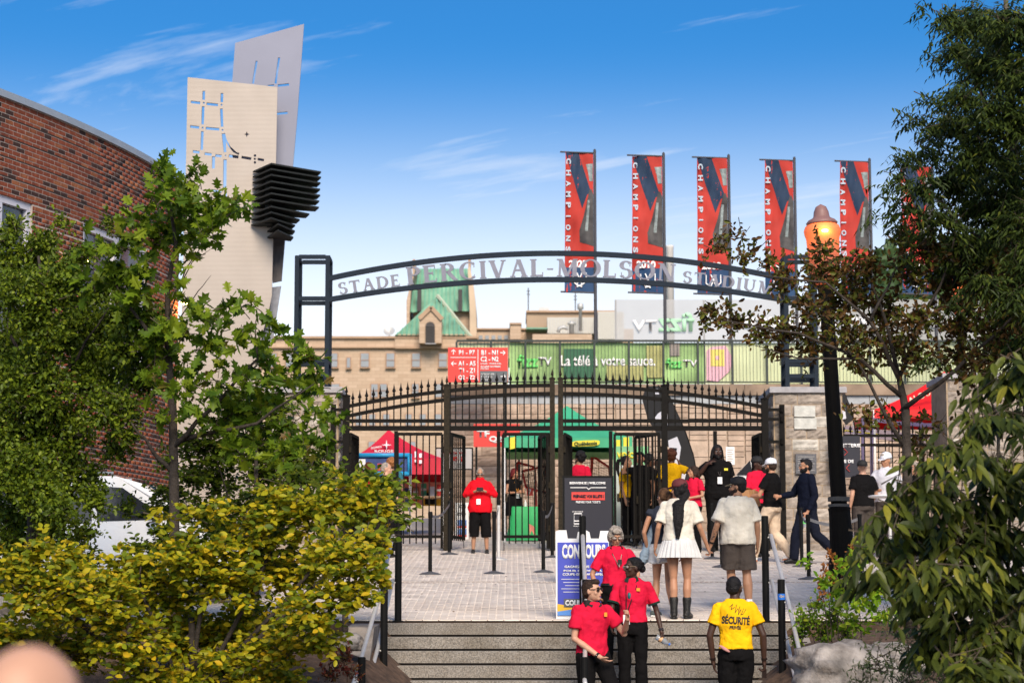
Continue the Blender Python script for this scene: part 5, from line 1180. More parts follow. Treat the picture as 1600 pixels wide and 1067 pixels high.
for i in range(9):
    th = empty('merchandise_box', (tbl.location.x-.8+i*.18, 48.95+.1*(i % 2), zt_), ['small white box', 'small red box', 'small blue box', 'small orange box', 'brown carton', 'green box', 'white carton', 'red carton', 'dark box'][i]+' in the row on the table under the red tent', 'box'); mb = MB(); h = random.uniform(.1, .3); mb.span((th.location.x-.06, th.location.y-.06, zt_), (th.location.x+.06, th.location.y+.06, zt_+h)); mb.build('carton', [m_wb, m_sred, m_pb, MATS['poster_orange'], m_wood, m_tgreen, m_wb, m_sred, m_black][i], th)
    mb = MB(); mb.span((th.location.x-.062, th.location.y-.063, zt_+h*.45), (th.location.x+.062, th.location.y-.061, zt_+h*.62)); mb.build('tape', m_white, th)
# green tent
t2, c2, pk2, zv2 = tent(788, 986, 684, 634, 886, 699, 46.4, 2.9, m_tgreen, 'green canopy tent with a yellow label behind the centre posts')
mb = MB(); mb.add([c2[0]+Vector((0.05, .05, -.3)), c2[1]+Vector((-.05, .05, -.3)), c2[2]+Vector((-.05, -.05, -.25)), c2[3]+Vector((.05, -.05, -.25))], [(0, 1, 2, 3)]); mb.build('lining', m_tgu, t2)  # canopy underside as a sheet, its shade put into a darker green
m_yel = mat('label_yellow', (.80, .68, .05), .6, var=0)
pts = [W(915+22*math.copysign(abs(math.cos(a))**.4, math.cos(a)), 692.5-4.6*math.copysign(abs(math.sin(a))**.6, math.sin(a))-(math.cos(a)*1.5), 46.36) for a in np.linspace(0, 2*math.pi, 20, endpoint=False)]
mb = MB(); mb.slab(pts, (0, -.01, 0)); mb.build('label', m_yel, t2); bt('Québécois', 897, 933, 689.5, 696.5, 46.33, mat('print_ink', (.03, .06, .03), .6, var=0), t2, bold=.03, rot=.04)
p = [W(x, y, 46.37) for x, y in ((795, 684), (806, 682), (806, 700), (797, 702))]; mb = MB(); mb.slab(p, (0, -.01, 0)); mb.build('label', m_yel, t2)
# green table, bottle
gt = empty('green_table', Vector((W(822, 800, 46.9).x, 46.9, gz(46.9))), 'table under a bright green cloth inside the green tent', 'table')
a, b = W(800, 791, 46.7), W(842, 838, 46.7); mb = MB(); nn = 24; g0 = gz(46.7)
for k, (zz, sp_) in enumerate(((a.z, 0), (a.z-.02, .01), ((a.z+g0)/2, .04), (g0+.03, .08))):
    for i in range(nn):
        t = 2*math.pi*i/nn; sx = max(-1, min(1, 1.4*math.cos(t))); sy = max(-1, min(1, 1.4*math.sin(t))); rp = sp_*(1+.6*math.sin(t*9)); mb.v.append(((a.x+b.x)/2+sx*((b.x-a.x)/2+rp), 47.05+sy*(.35+rp), zz))
for k in range(3):
    for i in range(nn): mb.f.append((k*nn+i, k*nn+(i+1) % nn, (k+1)*nn+(i+1) % nn, (k+1)*nn+i))
mb.f.append(tuple(range(nn))); mb.build('cloth', mat('cloth_green', (.03, .40, .12), .6, var=.1), gt, smooth=True)
p = [W(x, y, 46.63) for x, y in ((827, 818), (834, 822), (838, 838), (828, 838))]; mb = MB(); mb.slab(p, (0, -.01, 0)); mb.build('print', mat('print_salmon', (.75, .25, .18), .6, var=.2), gt)
bo = empty('bottle', Vector((W(821, 790, 46.9).x, 46.9, a.z)), 'small white bottle on the green tablecloth', 'bottle'); mb = MB(); mb.lathe(bo.location, [(.03, 0), (.03, .09), (.012, .12), (.012, .13)], 12); mb.build('flask', m_wb, bo); mb = MB(); mb.lathe(bo.location, [(.014, .13), (.014, .15)], 10); mb.build('cap', m_wb, bo)
# nets with red frames inside the tent
m_net = mat('net_cord', (.16, .10, .06), .8, var=0)
def net(pts, Y, label):
    P = [W(x, y, Y) for x, y in pts]; th = empty('sports_net', Vector((P[0].x, Y, gz(Y))), label, 'net', 'nets with red edges in the green tent')
    mb = MB()
    for i in range(len(P)): mb.bar(P[i], P[(i+1) % len(P)], .05)
    mb.build('red_edge', m_sred, th); mb = MB()
    for i in range(1, 11): t = i/11; mb.bar(P[0].lerp(P[1], t), P[3].lerp(P[2], t), .008); mb.bar(P[0].lerp(P[3], t), P[1].lerp(P[2], t), .008)
    mb.build('mesh', m_net, th)
net([(808, 722), (836, 730), (838, 800), (806, 795)], 48.6, 'sports net with a red edge behind the woman in the black dress')
net([(816, 736), (852, 728), (856, 770), (822, 762)], 48.2, 'sports net with a red edge right of the woman in the black dress')
net([(925, 712), (952, 730), (956, 770), (922, 768)], 48.4, 'sports net with a red edge right of the man in the red polo shirt')
net([(884, 700), (926, 716), (922, 760), (884, 752)], 48.8, 'sports net behind the man in the red polo shirt')
for nm_, px, py, lab in (('number_card', 828, 768, 'small red card with a white 7 hanging on the net'),):
    th = empty(nm_, W(px, py, 48), lab, 'card'); board(px-5, py-6, px+5, py+6, 48.0, m_sred, th, .01, 'card'); bt('7', px-2, px+2, py-4, py+4, 47.99, m_white, th, bold=.03)
# green stand banner with yellow words
gs = empty('video_banner', Vector((W(988, 800, 46).x, 46, gz(46))), 'green and white standing banner with yellow letters behind the closed gate leaf', 'banner')
board(962, 682, 988, 698, 46.05, m_tgreen, gs, .02, 'top_strip'); board(962, 697, 1013, 726, 46, mat('banner_mint', (.22, .50, .25), .6, var=.1), gs, .02, 'panel'); board(962, 726, 1013, 842, 46, mat('banner_pale', (.55, .62, .58), .6, var=.2, scale=2), gs, .02, 'panel'); board(958, 690, 963, 850, 45.98, m_tgreen, gs, .06, 'side_strip')
bt('VIDÉO TA', 964, 1006, 704, 716, 45.98, m_yel, gs, bold=.05); panel(974, 683, 983, 697, 46.03, m_yel, gs, 'splash'); panel(963, 687, 969, 697, 46.03, m_yel, gs, 'splash')
# feather flags
def feather(pts, emb, Y, label, pole):
    P = [W(x, y, Y) for x, y in pts]; th = empty('feather_flag', Vector((P[-1].x, Y, gz(Y))), label, 'feather flag'); mb = MB(); mb.slab(P, (0, .015, 0)); mb.build('cloth', mat('feather_black', (.010, .010, .012), .7, var=.15, scale=3), th)
    for e_ in emb: mb = MB(); mb.slab([Vector((W(x, y, Y).x, Y-.002, W(x, y, Y).z)) for x, y in e_], (0, -.01, 0)); mb.build('emblem', mat('feather_white', (.62, .62, .68), .6, var=.05), th)
    mb = MB(); mb.tube([W(x, y, Y+.03) for x, y in pole], .015, 8); mb.build('pole', m_black, th)
feather([(1003, 622), (1010, 603), (1028, 603), (1044, 618), (1058, 645), (1072, 680), (1083, 712), (1089, 745), (1088, 800), (1066, 800), (1060, 745), (1046, 700), (1028, 680), (1012, 655)],
        [[(1023, 653), (1028, 646), (1038, 640), (1043, 647), (1044, 666), (1040, 667), (1037, 655), (1028, 659)], [(1044, 688), (1058, 682), (1064, 699), (1058, 738), (1053, 728), (1058, 700), (1045, 699)], [(1063, 735), (1074, 731), (1069, 752), (1062, 745)], [(1022, 607), (1028, 607), (1030, 616), (1024, 616)]],
        46.2, 'black feather flag with a white angular emblem behind the gate', [(1090, 870), (1090, 745), (1083, 710), (1070, 672), (1046, 620), (1028, 602)])
feather([(1308, 606), (1316, 604), (1326, 630), (1333, 656), (1322, 664), (1312, 650)], [[(1313, 640), (1320, 638), (1322, 654), (1316, 655)]], 46.2, 'black and white feather flag tip behind the black lamp post', [(1340, 860), (1338, 680), (1330, 640), (1315, 604)])
wp_ = empty('wall_notice', W(1142, 730, WY-.1), 'white notice sheet fixed to the stone wall by the big man', 'notice'); board(1134, 698, 1148, 726, WY-.07, m_wb, wp_, .01, 'sheet')
for i in range(6): panel(1136, 702+i*3.5, 1146-(i % 2)*2, 703+i*3.5, WY-.072, m_mortar, wp_, 'print_line', .004)
# parked van behind
vy = 49.5; van = empty('parked_van', Vector((W(1170, 800, vy).x, vy, gz(vy))), 'white vehicle front with a sloping windscreen behind the big man in black', 'car')
pr_v = [(1140, 790), (1142, 752), (1152, 742), (1175, 718), (1200, 714), (1240, 716), (1240, 830), (1140, 830)]
mb = MB(); mb.slab([W(x, y, vy) for x, y in pr_v], (0, 1.6, 0)); mb.build('body', m_cw, van); mb = MB(); mb.slab([W(x, y, vy-.01) for x, y in ((1150, 742), (1172, 719), (1176, 742))], (0, -.01, 0)); mb.build('window', m_cg, van)
for x in (1162, 1225): mb = MB(); mb.lathe(W(x, 826, vy+.1), [(.3, -.12), (.3, .12)], 18, Matrix.Rotation(R(90), 3, 'X')); mb.build('wheel', m_tyre, van)

# ================================================================== right of the pier: fence, red tent, frames, second pier
fn_ = empty('iron_fence', Vector((W(1380, 800, 43.6).x, 43.6, gz(43.6))), 'black iron picket fence right of the lamp post', 'fence'); fy2 = 43.6
xa_, xb_ = W(1293, 700, fy2).x, W(1500, 700, fy2).x
for py, h in ((680.5, .055), (695, .055), (845, .05)): z = W(0, py, fy2).z; mb = MB(); mb.span((xa_, fy2-.02, z-h/2), (xb_, fy2+.02, z+h/2)); mb.build('rail', m_iron, fn_)
x = xa_+.05; k_ = 0
while x < xb_:
    mb = MB(); mb.span((x-.010, fy2-.010, W(0, 850, fy2).z), (x+.010, fy2+.010, W(0, 674, fy2).z)); p_ = mb.build('picket', m_iron, fn_); f_ = bpy.data.objects.new('finial', fin); COL.objects.link(f_); f_.parent = p_; f_.location = Vector((x, fy2, W(0, 674, fy2).z-.02))-org(p_); f_.scale = (1, 1, .6); x += .139
for px in (1297, 1440): X = W(px, 700, fy2).x; mb = MB(); mb.span((X-.04, fy2-.04, gz(fy2)), (X+.04, fy2+.04, W(0, 670, fy2).z)); mb.build('post', m_iron, fn_)
t3, c3, pk3, zv3 = tent(1366, 1560, 640, 574, 1484, 653, 45.5, 2.8, mat('tent_scarlet', (.70, .012, .012), .55, var=.1, scale=2), 'scarlet canopy tent at the right, behind the brown-leaved branches')
q = W(1448, 615, 45.9); text('ALOUETTES', q.x, q.y-.35, q.z, 1.0, .14, mat('print_peach', (.85, .60, .45), .6, var=0), t3, rot=.42, bold=.03)
p = [W(x, y, 45.6) for x, y in ((1472, 604), (1480, 596), (1481, 612), (1475, 618))]; mb = MB(); mb.slab(p, (0, -.02, 0)); mb.build('blue_print', m_blue, t3)
m_purp = mat('purple_frame', (.09, .07, .16), .5, var=.1)
pfm = empty('purple_frame', Vector((W(1410, 800, 45).x, 45, gz(45))), 'purple metal frame structure behind the black fence', 'frame')
for a, b in (((1348, 654), (1348, 860)), ((1362, 662), (1362, 860)), ((1346, 653), (1402, 661)), ((1440, 660), (1440, 860)), ((1445, 664), (1505, 664)), ((1402, 661), (1445, 664))): mb = MB(); mb.bar(W(*a, 45.2), W(*b, 45.2), .06, .075); mb.build('bar', m_purp, pfm)
rp_ = empty('ramp_railing', Vector((W(1400, 700, 50).x, 50, gz(50))), 'grey and yellow striped ramp edge seen through the black fence', 'ramp')
for k, (m, dy) in enumerate(((mat('ramp_grey', (.22, .17, .20), .7, var=.1), 0), (m_yel, 5), (mat('ramp_grey', (.2, .2, .2)), 8))): mb = MB(); mb.bar(W(1320, 668+dy, 50), W(1500, 690+dy, 50), .10, .10 if k != 1 else .03); mb.build('edge', m, rp_)
p4 = pier(W(1479, 700, 42.2).x, W(1640, 700, 42.2).x, 'far right stone pier behind the big-leaved shrub', W(0, 583, 42.2).z, 1.6, 42.2)
# high table with white top
ht = empty('high_table', G(1392, 882), 'round high table with a white top in front of the man in the white polo', 'table'); q = ht.location; zt_ = W(0, 774, q.y).z
mb = MB(); mb.lathe((q.x, q.y, 0), [(.36, zt_-.03), (.37, zt_-.02), (.37, zt_-.005), (.36, zt_)], 28); mb.build('tabletop', m_wb, ht); mb = MB(); mb.lathe((q.x, q.y, 0), [(.24, q.z), (.24, q.z+.02), (.03, q.z+.05), (.03, zt_-.03)], 16); mb.build('pedestal', m_steel, ht)

# ================================================================== vegetation
def fold(w_, tips): # closed leaf outline (half widths) -> two folded halves
    return tips
LEAF = {}
LEAF['oval'] = (np.array([(0, 0, 0), (.30, .28, .07), (.33, .62, .08), (0, 1, -.04), (-.33, .62, .08), (-.30, .28, .07), (0, .5, 0)]), [(0, 1, 6), (1, 2, 6), (2, 3, 6), (3, 4, 6), (4, 5, 6), (5, 0, 6)])
LEAF['long'] = (np.array([(0, 0, 0), (.15, .25, .05), (.17, .55, .03), (0, 1, -.14), (-.17, .55, .03), (-.15, .25, .05), (0, .5, -.02)]), [(0, 1, 6), (1, 2, 6), (2, 3, 6), (3, 4, 6), (4, 5, 6), (5, 0, 6)])
LEAF['slim'] = (np.array([(0, 0, 0), (.14, .35, .04), (0, 1, -.06), (-.14, .35, .04)]), [(0, 1, 2), (2, 3, 0)])
_h = [(.05, .10), (.25, .20), (.13, .30), (.40, .44), (.17, .54), (.33, .76), (.12, .78)]
_o = [(0, 0, 0)]+[(x, y, .05) for x, y in _h]+[(0, 1, -.03)]+[(-x, y, .05) for x, y in reversed(_h)]
LEAF['oak'] = (np.array(_o), [tuple(range(0, 9)), (8,)+tuple(range(9, 16))+(0,)])
LEAF['curl'] = (np.array([(0, 0, 0), (.28, .3, .16), (.22, .7, .22), (0, 1, .05), (-.26, .65, .20), (-.3, .3, .10), (0, .5, -.02)]), LEAF['oval'][1])

def blade(w, droop, ts=(.15, .38, .62, .84), ws=(.62, 1, .88, .45), lift=.3):
    v = [(0, 0, 0)]
    for t, k in zip(ts, ws): x = w*k; z = -droop*t*t; v += [(-x, t, z+x*lift), (0, t, z), (x, t, z+x*lift)]
    v.append((0, 1, -droop)); f = [(0, 2, 1), (0, 3, 2)]
    for i in range(len(ts)-1):
        a = 1+3*i; f += [(a, a+1, a+4, a+3), (a+1, a+2, a+5, a+4)]
    a = 1+3*(len(ts)-1); n = len(v)-1; f += [(a, a+1, n), (a+1, a+2, n)]; return (np.array(v, float), f)
LEAF['long'] = blade(.17, .22); LEAF['oval'] = blade(.29, .12, (.22, .52, .80), (.72, 1, .66)); LEAF['curl'] = blade(.27, -.25, (.2, .5, .8), (.7, 1, .7), .75)
def norm(a): return a/np.maximum(np.linalg.norm(a, axis=-1, keepdims=True), 1e-9)
def leaves_at(P, D, N_, S, kind):
    "place leaves: base P, direction D, normal N_, length S"
    T, Fc = LEAF[kind]; D = norm(D); X = norm(np.cross(D, N_)); Z = np.cross(X, D)
    M = np.stack([X, D, Z], axis=2)     # columns
    V = np.einsum('nij,kj->nki', M, T)*S[:, None, None]+P[:, None, :]
    return V, M
SUNV = np.array(sdir)
def sample_twigs(clumps, twigs, L, seed, up=.25, out=.8, size=.1, per=9):
    r = np.random.default_rng(seed); B = []; Dd = []; Ls = []
    for c, rad in clumps:
        n = max(3, int(twigs/50*2.6*math.pi*rad*rad/(.2*size*size*per))); u = norm(r.normal(size=(n, 3))); rr = rad*r.uniform(.15, 1, n)**.5
        p = np.array(c)+u*rr[:, None]*np.array([1, .8, .9]); d = norm(u*out+r.normal(size=(n, 3))*.45+np.array([0, 0, up])); B.append(p-d*L*.5); Dd.append(d); Ls.append(L*r.uniform(.6, 1.25, n))
    return np.concatenate(B), np.concatenate(Dd), np.concatenate(Ls)
def foliage(th, clumps, kind, size, twigs, L, per, mats, seed, style='spray', n_single=290, up=.25, twig_m=None, flat=.5, limit=None):
    r = np.random.default_rng(seed); B, D, Ls = sample_twigs(clumps, twigs, L, seed, up, .8, size, per)
    n = len(B); k = per
    t = (np.arange(k)+.6)/k; side = np.where(np.arange(k) % 2 == 0, 1, -1)
    P = B[:, None, :]+D[:, None, :]*(Ls[:, None]*t[None, :])[:, :, None]
    upv = np.array([0, 0, 1.0]); X = norm(np.cross(D, upv)+1e-6)
    if style == 'spray':      # flat sprays, alternate leaves
        D = norm(D*np.array([1, 1, .45])); P = B[:, None, :]+D[:, None, :]*(Ls[:, None]*t[None, :])[:, :, None]
        ld = D[:, None, :]*.55+X[:, None, :]*side[None, :, None]*.8+r.normal(size=(n, k, 3))*.28
        nr = np.broadcast_to(upv, (n, k, 3))*1.0*flat+r.normal(size=(n, k, 3))*.38+np.array([0, -.45, 0])
    elif style == 'droop':    # compound leaves with hanging leaflets
        dd = norm(D*np.array([1, 1, .35])+np.array([0, 0, -.05])); sag = -(t**2)*.35
        P = B[:, None, :]+dd[:, None, :]*(Ls[:, None]*t[None, :])[:, :, None]+upv*sag[None, :, None]*Ls[:, None, None]
        X = norm(np.cross(dd, upv)+1e-6)
        ld = dd[:, None, :]*.55+X[:, None, :]*side[None, :, None]*.6+np.array([0, 0, -.62])+r.normal(size=(n, k, 3))*.14
        nr = X[:, None, :]*side[None, :, None]*.5+upv*.9+np.array([0, -.6, 0])+r.normal(size=(n, k, 3))*.25
    else:                     # clusters pointing every way
        ld = D[:, None, :]*.5+r.normal(size=(n, k, 3))*.7; nr = np.broadcast_to(upv, (n, k, 3))*flat+r.normal(size=(n, k, 3))*.6+np.array([0, -.4, 0])
    P = P.reshape(-1, 3); ld = ld.reshape(-1, 3); nr = nr.reshape(-1, 3); S = size*(.45+.75*r.beta(2.2, 1.8, len(P)))
    if limit is not None: keep = limit(P); P, ld, nr, S = P[keep], ld[keep], nr[keep], S[keep]
    V, M = leaves_at(P, ld, nr, S, kind)
    # nearest leaf per small screen cell: those that show largest become single leaf parts
    single = []
    if n_single:
        d_ = P[:, 1]*math.cos(TH)+(P[:, 2]-CZ)*math.sin(TH); px = 800+F*P[:, 0]/d_; py = 533.5-F*(-P[:, 1]*math.sin(TH)+(P[:, 2]-CZ)*math.cos(TH))/d_
        area = np.abs(np.einsum('ni,ni->n', M[:, :, 2], norm(P)))*(S/d_)**2; inside = (px > 4) & (px < 1596) & (py > 4) & (py < 1063)
        order = np.argsort(P[:, 1]); seen = {}; 
        for i in order:
            if not inside[i]: continue
            key = (int(px[i]//12), int(py[i]//12))
            if key not in seen: seen[key] = i
        c_ = np.array(list(seen.values())); single = list(c_[np.argsort(-area[c_])][:n_single])
    sset = np.zeros(len(P), bool); sset[single] = True
    T, Fc = LEAF[kind]; K = len(T)
    join_np(V[~sset].reshape(-1, 3), K, Fc, 'foliage', mats, th, 'stuff')
    if len(single):
        me = bpy.data.meshes.new('leaf'); me.from_pydata([tuple(v) for v in T], [], Fc); me.materials.append(mats)
        for i in single:
            m4 = Matrix([[M[i][a][b]*S[i] for b in range(3)]+[P[i][a]] for a in range(3)]+[[0, 0, 0, 1]]); inst('leaf', me, m4, th)
    if twig_m:
        mb = MB(); sel = r.choice(n, min(n, 900), replace=False)
        for i in sel:
            a = B[i]-D[i]*.05; b = B[i]+D[i]*Ls[i]*.9; w_ = .004+.003*r.random(); mb.add([a+X[i]*w_, a-X[i]*w_, a+np.array([0, 0, w_*2]), b], [(0, 1, 3), (1, 2, 3), (2, 0, 3)])
        mb.build('twigs', twig_m, th, kind='stuff', fix=False)
def limbs(th, m, trunk, rad, branches, name='trunk'):
    mb = MB(); mb.tube(trunk, rad, 10); mb.build(name, m, th, smooth=True)
    for pts, r0 in branches:
        mb = MB(); pts = [Vector(p) for p in pts]; n = len(pts); Q = []
        for i in range(n-1):
            for k in range(3): t = k/3; Q.append(pts[i].lerp(pts[i+1], t)+Vector((random.uniform(-1, 1), random.uniform(-1, 1), random.uniform(-1, 1)))*r0*.6*(1 if i+k else 0))
        Q.append(pts[-1]); mb.tube(Q, [r0*(1-.8*i/(len(Q)-1)) for i in range(len(Q))], 7); mb.build('branch', m, th, smooth=True)
def CL(lst, Y, jy=.8, seed=1):
    r = random.Random(seed); o = []
    for (x, y, rp, *q) in lst: yy_ = (q[0] if q else Y)+r.uniform(-jy, jy); o.append((W(x, y, yy_), rp*yy_/F))
    return o
def root(px, Y): x = W(px, 900, Y).x; return Vector((x, Y, ground_z(x, Y)+.0))
m_bark = mat('bark_dark', (.045, .035, .028), .9, var=.4, scale=12, bump=.8, bscale=40); m_bark2 = mat('bark_grey', (.10, .085, .07), .9, var=.4, scale=12, bump=.8)
m_twig = mat('twig', (.06, .045, .03), .9, var=.2)
# a) yellow-green shrub
ml_y = leaf_mat('leaf_yellowgreen', [(.08, .12, .010), (.17, .22, .012), (.38, .36, .014), (.52, .41, .016), (.62, .40, .018)], stops=[0, .25, .55, .88, 1], trans=.4)
YS = [(30, 890, 45), (110, 885, 45), (200, 890, 50), (290, 870, 48), (390, 835, 50), (470, 800, 52), (550, 775, 48), (600, 795, 34), (60, 930, 60), (150, 930, 65), (250, 920, 65), (350, 900, 65), (450, 890, 62), (530, 870, 55), (590, 850, 36), (100, 1010, 60), (200, 1000, 60), (300, 990, 62), (400, 985, 62), (480, 960, 50), (550, 925, 42), (350, 1055, 60), (430, 1060, 45), (240, 1065, 45), (595, 900, 22), (20, 1000, 45), (60, 860, 30), (500, 1000, 30), (440, 1010, 40), (430, 770, 26), (250, 805, 14), (300, 800, 16), (350, 795, 20)]
sh = empty('yellow_shrub', root(300, 22), 'large yellow-green leafy shrub filling the lower left beside the stairs', 'shrub')
foliage(sh, CL(YS, 21.8, .7), 'oval', .088, 70, .34, 9, ml_y, 11, 'spray', 290, .12, m_twig, limit=lambda P: P[:, 0] < -.058*P[:, 1]+.02*(P[:, 2]))
rt = root(300, 22); limbs(sh, m_bark, [rt, rt+Vector((.05, 0, .5)), rt+Vector((.0, 0, 1.1))], [.06, .05, .03], [([rt+Vector((0, 0, .2)), W(x, y+20, 21.9), W(x, y-15, 21.7)], .03) for x, y in ((120, 950), (220, 900), (320, 870), (420, 850), (520, 830), (590, 800), (60, 900))], 'stem')
# fresher green tip shrub by the gate
ml_g = leaf_mat('leaf_fresh', [(.07, .12, .012), (.12, .18, .014), (.19, .25, .018), (.29, .31, .022)], trans=.4)
s2_ = empty('green_shrub', root(540, 25.5), 'fresh green shrub reaching towards the people at the left gate leaf', 'shrub')
foliage(s2_, CL([(500, 770, 42), (560, 750, 32), (600, 770, 38), (520, 800, 42), (570, 800, 38), (620, 790, 22), (608, 745, 14), (480, 740, 26), (630, 815, 18), (600, 830, 22)], 25.2, .4), 'oval', .11, 45, .34, 9, ml_g, 12, 'spray', 200, .2, m_twig)
rt = root(540, 25.5); limbs(s2_, m_bark, [rt, rt+Vector((0, 0, .6))], [.04, .03], [([rt+Vector((0, 0, .4)), W(x, y+10, 25.3)], .02) for x, y in ((500, 770), (560, 750), (605, 765))], 'stem')
# b) dense small-leaved tree, left
ml_d = leaf_mat('leaf_dense', [(.045, .075, .008), (.08, .125, .010), (.13, .185, .012), (.21, .26, .017)], trans=.3)
DT = [(10, 420, 40), (50, 400, 35), (30, 470, 50), (90, 450, 42), (30, 540, 55), (110, 520, 50), (180, 500, 40), (60, 600, 60), (150, 590, 50), (20, 660, 60), (100, 670, 55), (170, 640, 40), (220, 560, 35), (40, 740, 55), (110, 745, 50), (10, 790, 50), (200, 590, 30), (130, 400, 24), (170, 350, 12), (95, 345, 12), (20, 350, 18), (215, 500, 30), (180, 700, 25), (150, 780, 26), (240, 510, 26), (30, 840, 45), (90, 820, 34), (10, 720, 50), (200, 680, 18), (260, 720, 14), (60, 770, 40), (70, 520, 40), (20, 590, 40), (200, 790, 14), (140, 560, 36), (190, 545, 30), (120, 470, 34), (160, 520, 30), (60, 440, 34), (10, 370, 26), (70, 380, 26), (110, 420, 28), (200, 640, 22), (230, 600, 22), (160, 460, 26), (90, 800, 30), (130, 830, 22)]
dt = empty('dense_tree', root(60, 25), 'dense small-leaved green tree at the far left in front of the brick wall', 'tree')
foliage(dt, CL(DT, 24.8, .8, 2), 'oval', .058, 75, .30, 10, ml_d, 13, 'cluster', 200, .15, m_twig)
rt = root(40, 25); limbs(dt, m_bark, [rt, rt+Vector((.05, .1, 1.2)), W(60, 600, 25), W(70, 480, 25), W(60, 400, 25)], [.10, .08, .05, .03, .015], [([W(55, 640, 25), W(120, 560, 24.8), W(170, 480, 24.7)], .03), ([W(60, 600, 25), W(15, 520, 25), W(10, 430, 25)], .03), ([W(50, 700, 25), W(130, 680, 24.8), W(200, 600, 24.6)], .03)])
# c) red oak sapling
ml_o = leaf_mat('leaf_oak', [(.055, .11, .010), (.095, .165, .012), (.155, .235, .014), (.23, .29, .018), (.16, .09, .03)], stops=[0, .3, .65, .97, 1], trans=.4)
OT = [(285, 305, 26), (355, 335, 24), (250, 262, 26), (290, 285, 30), (330, 320, 30), (370, 315, 20), (240, 310, 28), (285, 340, 36), (210, 345, 26), (330, 360, 30), (250, 370, 30), (190, 390, 26), (150, 385, 20), (230, 410, 30), (300, 395, 20), (270, 440, 16), (180, 430, 26), (140, 440, 24), (220, 460, 24), (345, 490, 26), (385, 480, 16), (370, 520, 30), (320, 540, 30), (410, 560, 30), (350, 590, 34), (300, 610, 34), (440, 600, 28), (480, 560, 16), (480, 610, 24), (400, 640, 36), (330, 660, 30), (450, 660, 30), (500, 650, 22), (250, 560, 28), (240, 610, 20), (512, 690, 18), (290, 520, 20), (470, 700, 26), (430, 515, 10), (260, 500, 22), (210, 540, 20), (460, 560, 26), (500, 600, 22), (400, 590, 30), (380, 700, 34), (440, 710, 28), (300, 330, 26), (170, 420, 26), (200, 460, 26), (520, 640, 18), (250, 530, 28), (210, 500, 28), (300, 470, 16), (290, 580, 28), (250, 650, 22), (320, 500, 22), (360, 640, 30), (410, 680, 30), (230, 370, 26), (180, 380, 22)]
ok = empty('oak_sapling', root(272, 24), 'slender oak with lobed leaves in front of the white panel sculpture', 'tree')
foliage(ok, CL(OT, 23.6, .5, 3), 'oak', .175, 42, .30, 7, ml_o, 14, 'cluster', 290, .2, m_twig, flat=.4)
rt = root(275, 24); limbs(ok, m_bark, [rt, W(272, 760, 24), W(270, 640, 24), W(262, 540, 24), W(262, 450, 24), W(275, 380, 23.8), W(262, 300, 23.7), W(255, 255, 23.6)], [.07, .055, .045, .035, .028, .02, .014, .006],
    [([W(272, 740, 24), W(235, 700, 23.9), W(205, 660, 23.7)], .035), ([W(270, 700, 24), W(330, 640, 23.7), W(400, 560, 23.5), W(400, 500, 23.5)], .03), ([W(264, 560, 24), W(200, 480, 23.8), W(160, 410, 23.6)], .028), ([W(270, 400, 24), W(320, 370, 23.7), W(375, 320, 23.6)], .02), ([W(275, 690, 24), W(400, 660, 23.6), W(490, 600, 23.4)], .03), ([W(262, 500, 24), W(290, 420, 23.8), W(325, 370, 23.7)], .012), ([W(262, 480, 24), W(300, 410, 23.9), W(335, 385, 23.9)], .009), ([W(264, 520, 24), W(310, 455, 24), W(330, 430, 24)], .009)])
# d) mid-green shrub in front of the left pier
s4_ = empty('mid_green_shrub', root(400, 26), 'mid-green upright shrub hiding the left stone pier and the base of the white panels', 'shrub')
foliage(s4_, CL([(330, 700, 40), (390, 690, 42), (450, 700, 38), (340, 745, 40), (420, 735, 38), (470, 740, 34), (380, 620, 30), (300, 690, 26), (430, 640, 30), (360, 650, 34), (495, 720, 22), (520, 735, 16), (300, 740, 26), (250, 765, 18), (270, 800, 22), (320, 800, 34), (380, 790, 36), (430, 780, 34), (350, 830, 34), (420, 830, 30), (290, 840, 26), (245, 850, 20), (245, 790, 14), (215, 855, 16), (120, 860, 24), (60, 850, 20), (30, 860, 34), (20, 920, 30), (255, 830, 20), (225, 800, 10), (275, 770, 20)], 26, .5, 5), 'oval', .075, 60, .32, 9, ml_d, 15, 'spray', 150, .3, m_twig)
rt = root(400, 26); limbs(s4_, m_bark, [rt, rt+Vector((0, 0, .8)), W(400, 700, 26)], [.05, .04, .02], [([rt+Vector((0, 0, .5)), W(x, y, 26)], .02) for x, y in ((330, 690), (450, 680), (380, 620), (490, 720))], 'stem')
# e) brown-leaved tree in front of the lantern
ml_b = leaf_mat('leaf_brown', [(.05, .028, .010), (.085, .045, .014), (.14, .07, .02), (.18, .10, .026), (.08, .09, .014), (.14, .15, .02)], stops=[0, .2, .42, .55, .62, 1], trans=.25)
BT = [(1120, 385, 16), (1150, 370, 14), (1160, 405, 16), (1200, 410, 16), (1180, 385, 12), (1225, 425, 14), (1110, 490, 22), (1145, 500, 28), (1190, 515, 26), (1230, 440, 24), (1285, 395, 22), (1275, 430, 24), (1310, 430, 26), (1350, 420, 34), (1330, 460, 34), (1300, 480, 30), (1255, 480, 24), (1230, 520, 28), (1270, 540, 28), (1330, 520, 34), (1380, 480, 38), (1390, 540, 38), (1340, 560, 28), (1420, 430, 34), (1440, 500, 38), (1480, 450, 40), (1500, 510, 40), (1540, 450, 40), (1580, 430, 40), (1560, 510, 40), (1590, 490, 36), (1430, 560, 28), (1490, 560, 28), (1520, 590, 28), (1450, 390, 32), (1400, 655, 14), (1360, 655, 15), (1440, 650, 12), (1430, 695, 18), (1380, 645, 10), (1215, 548, 14), (1410, 370, 26), (1500, 400, 36), (1480, 340, 22), (1540, 560, 30), (1330, 640, 10), (1465, 665, 10)]
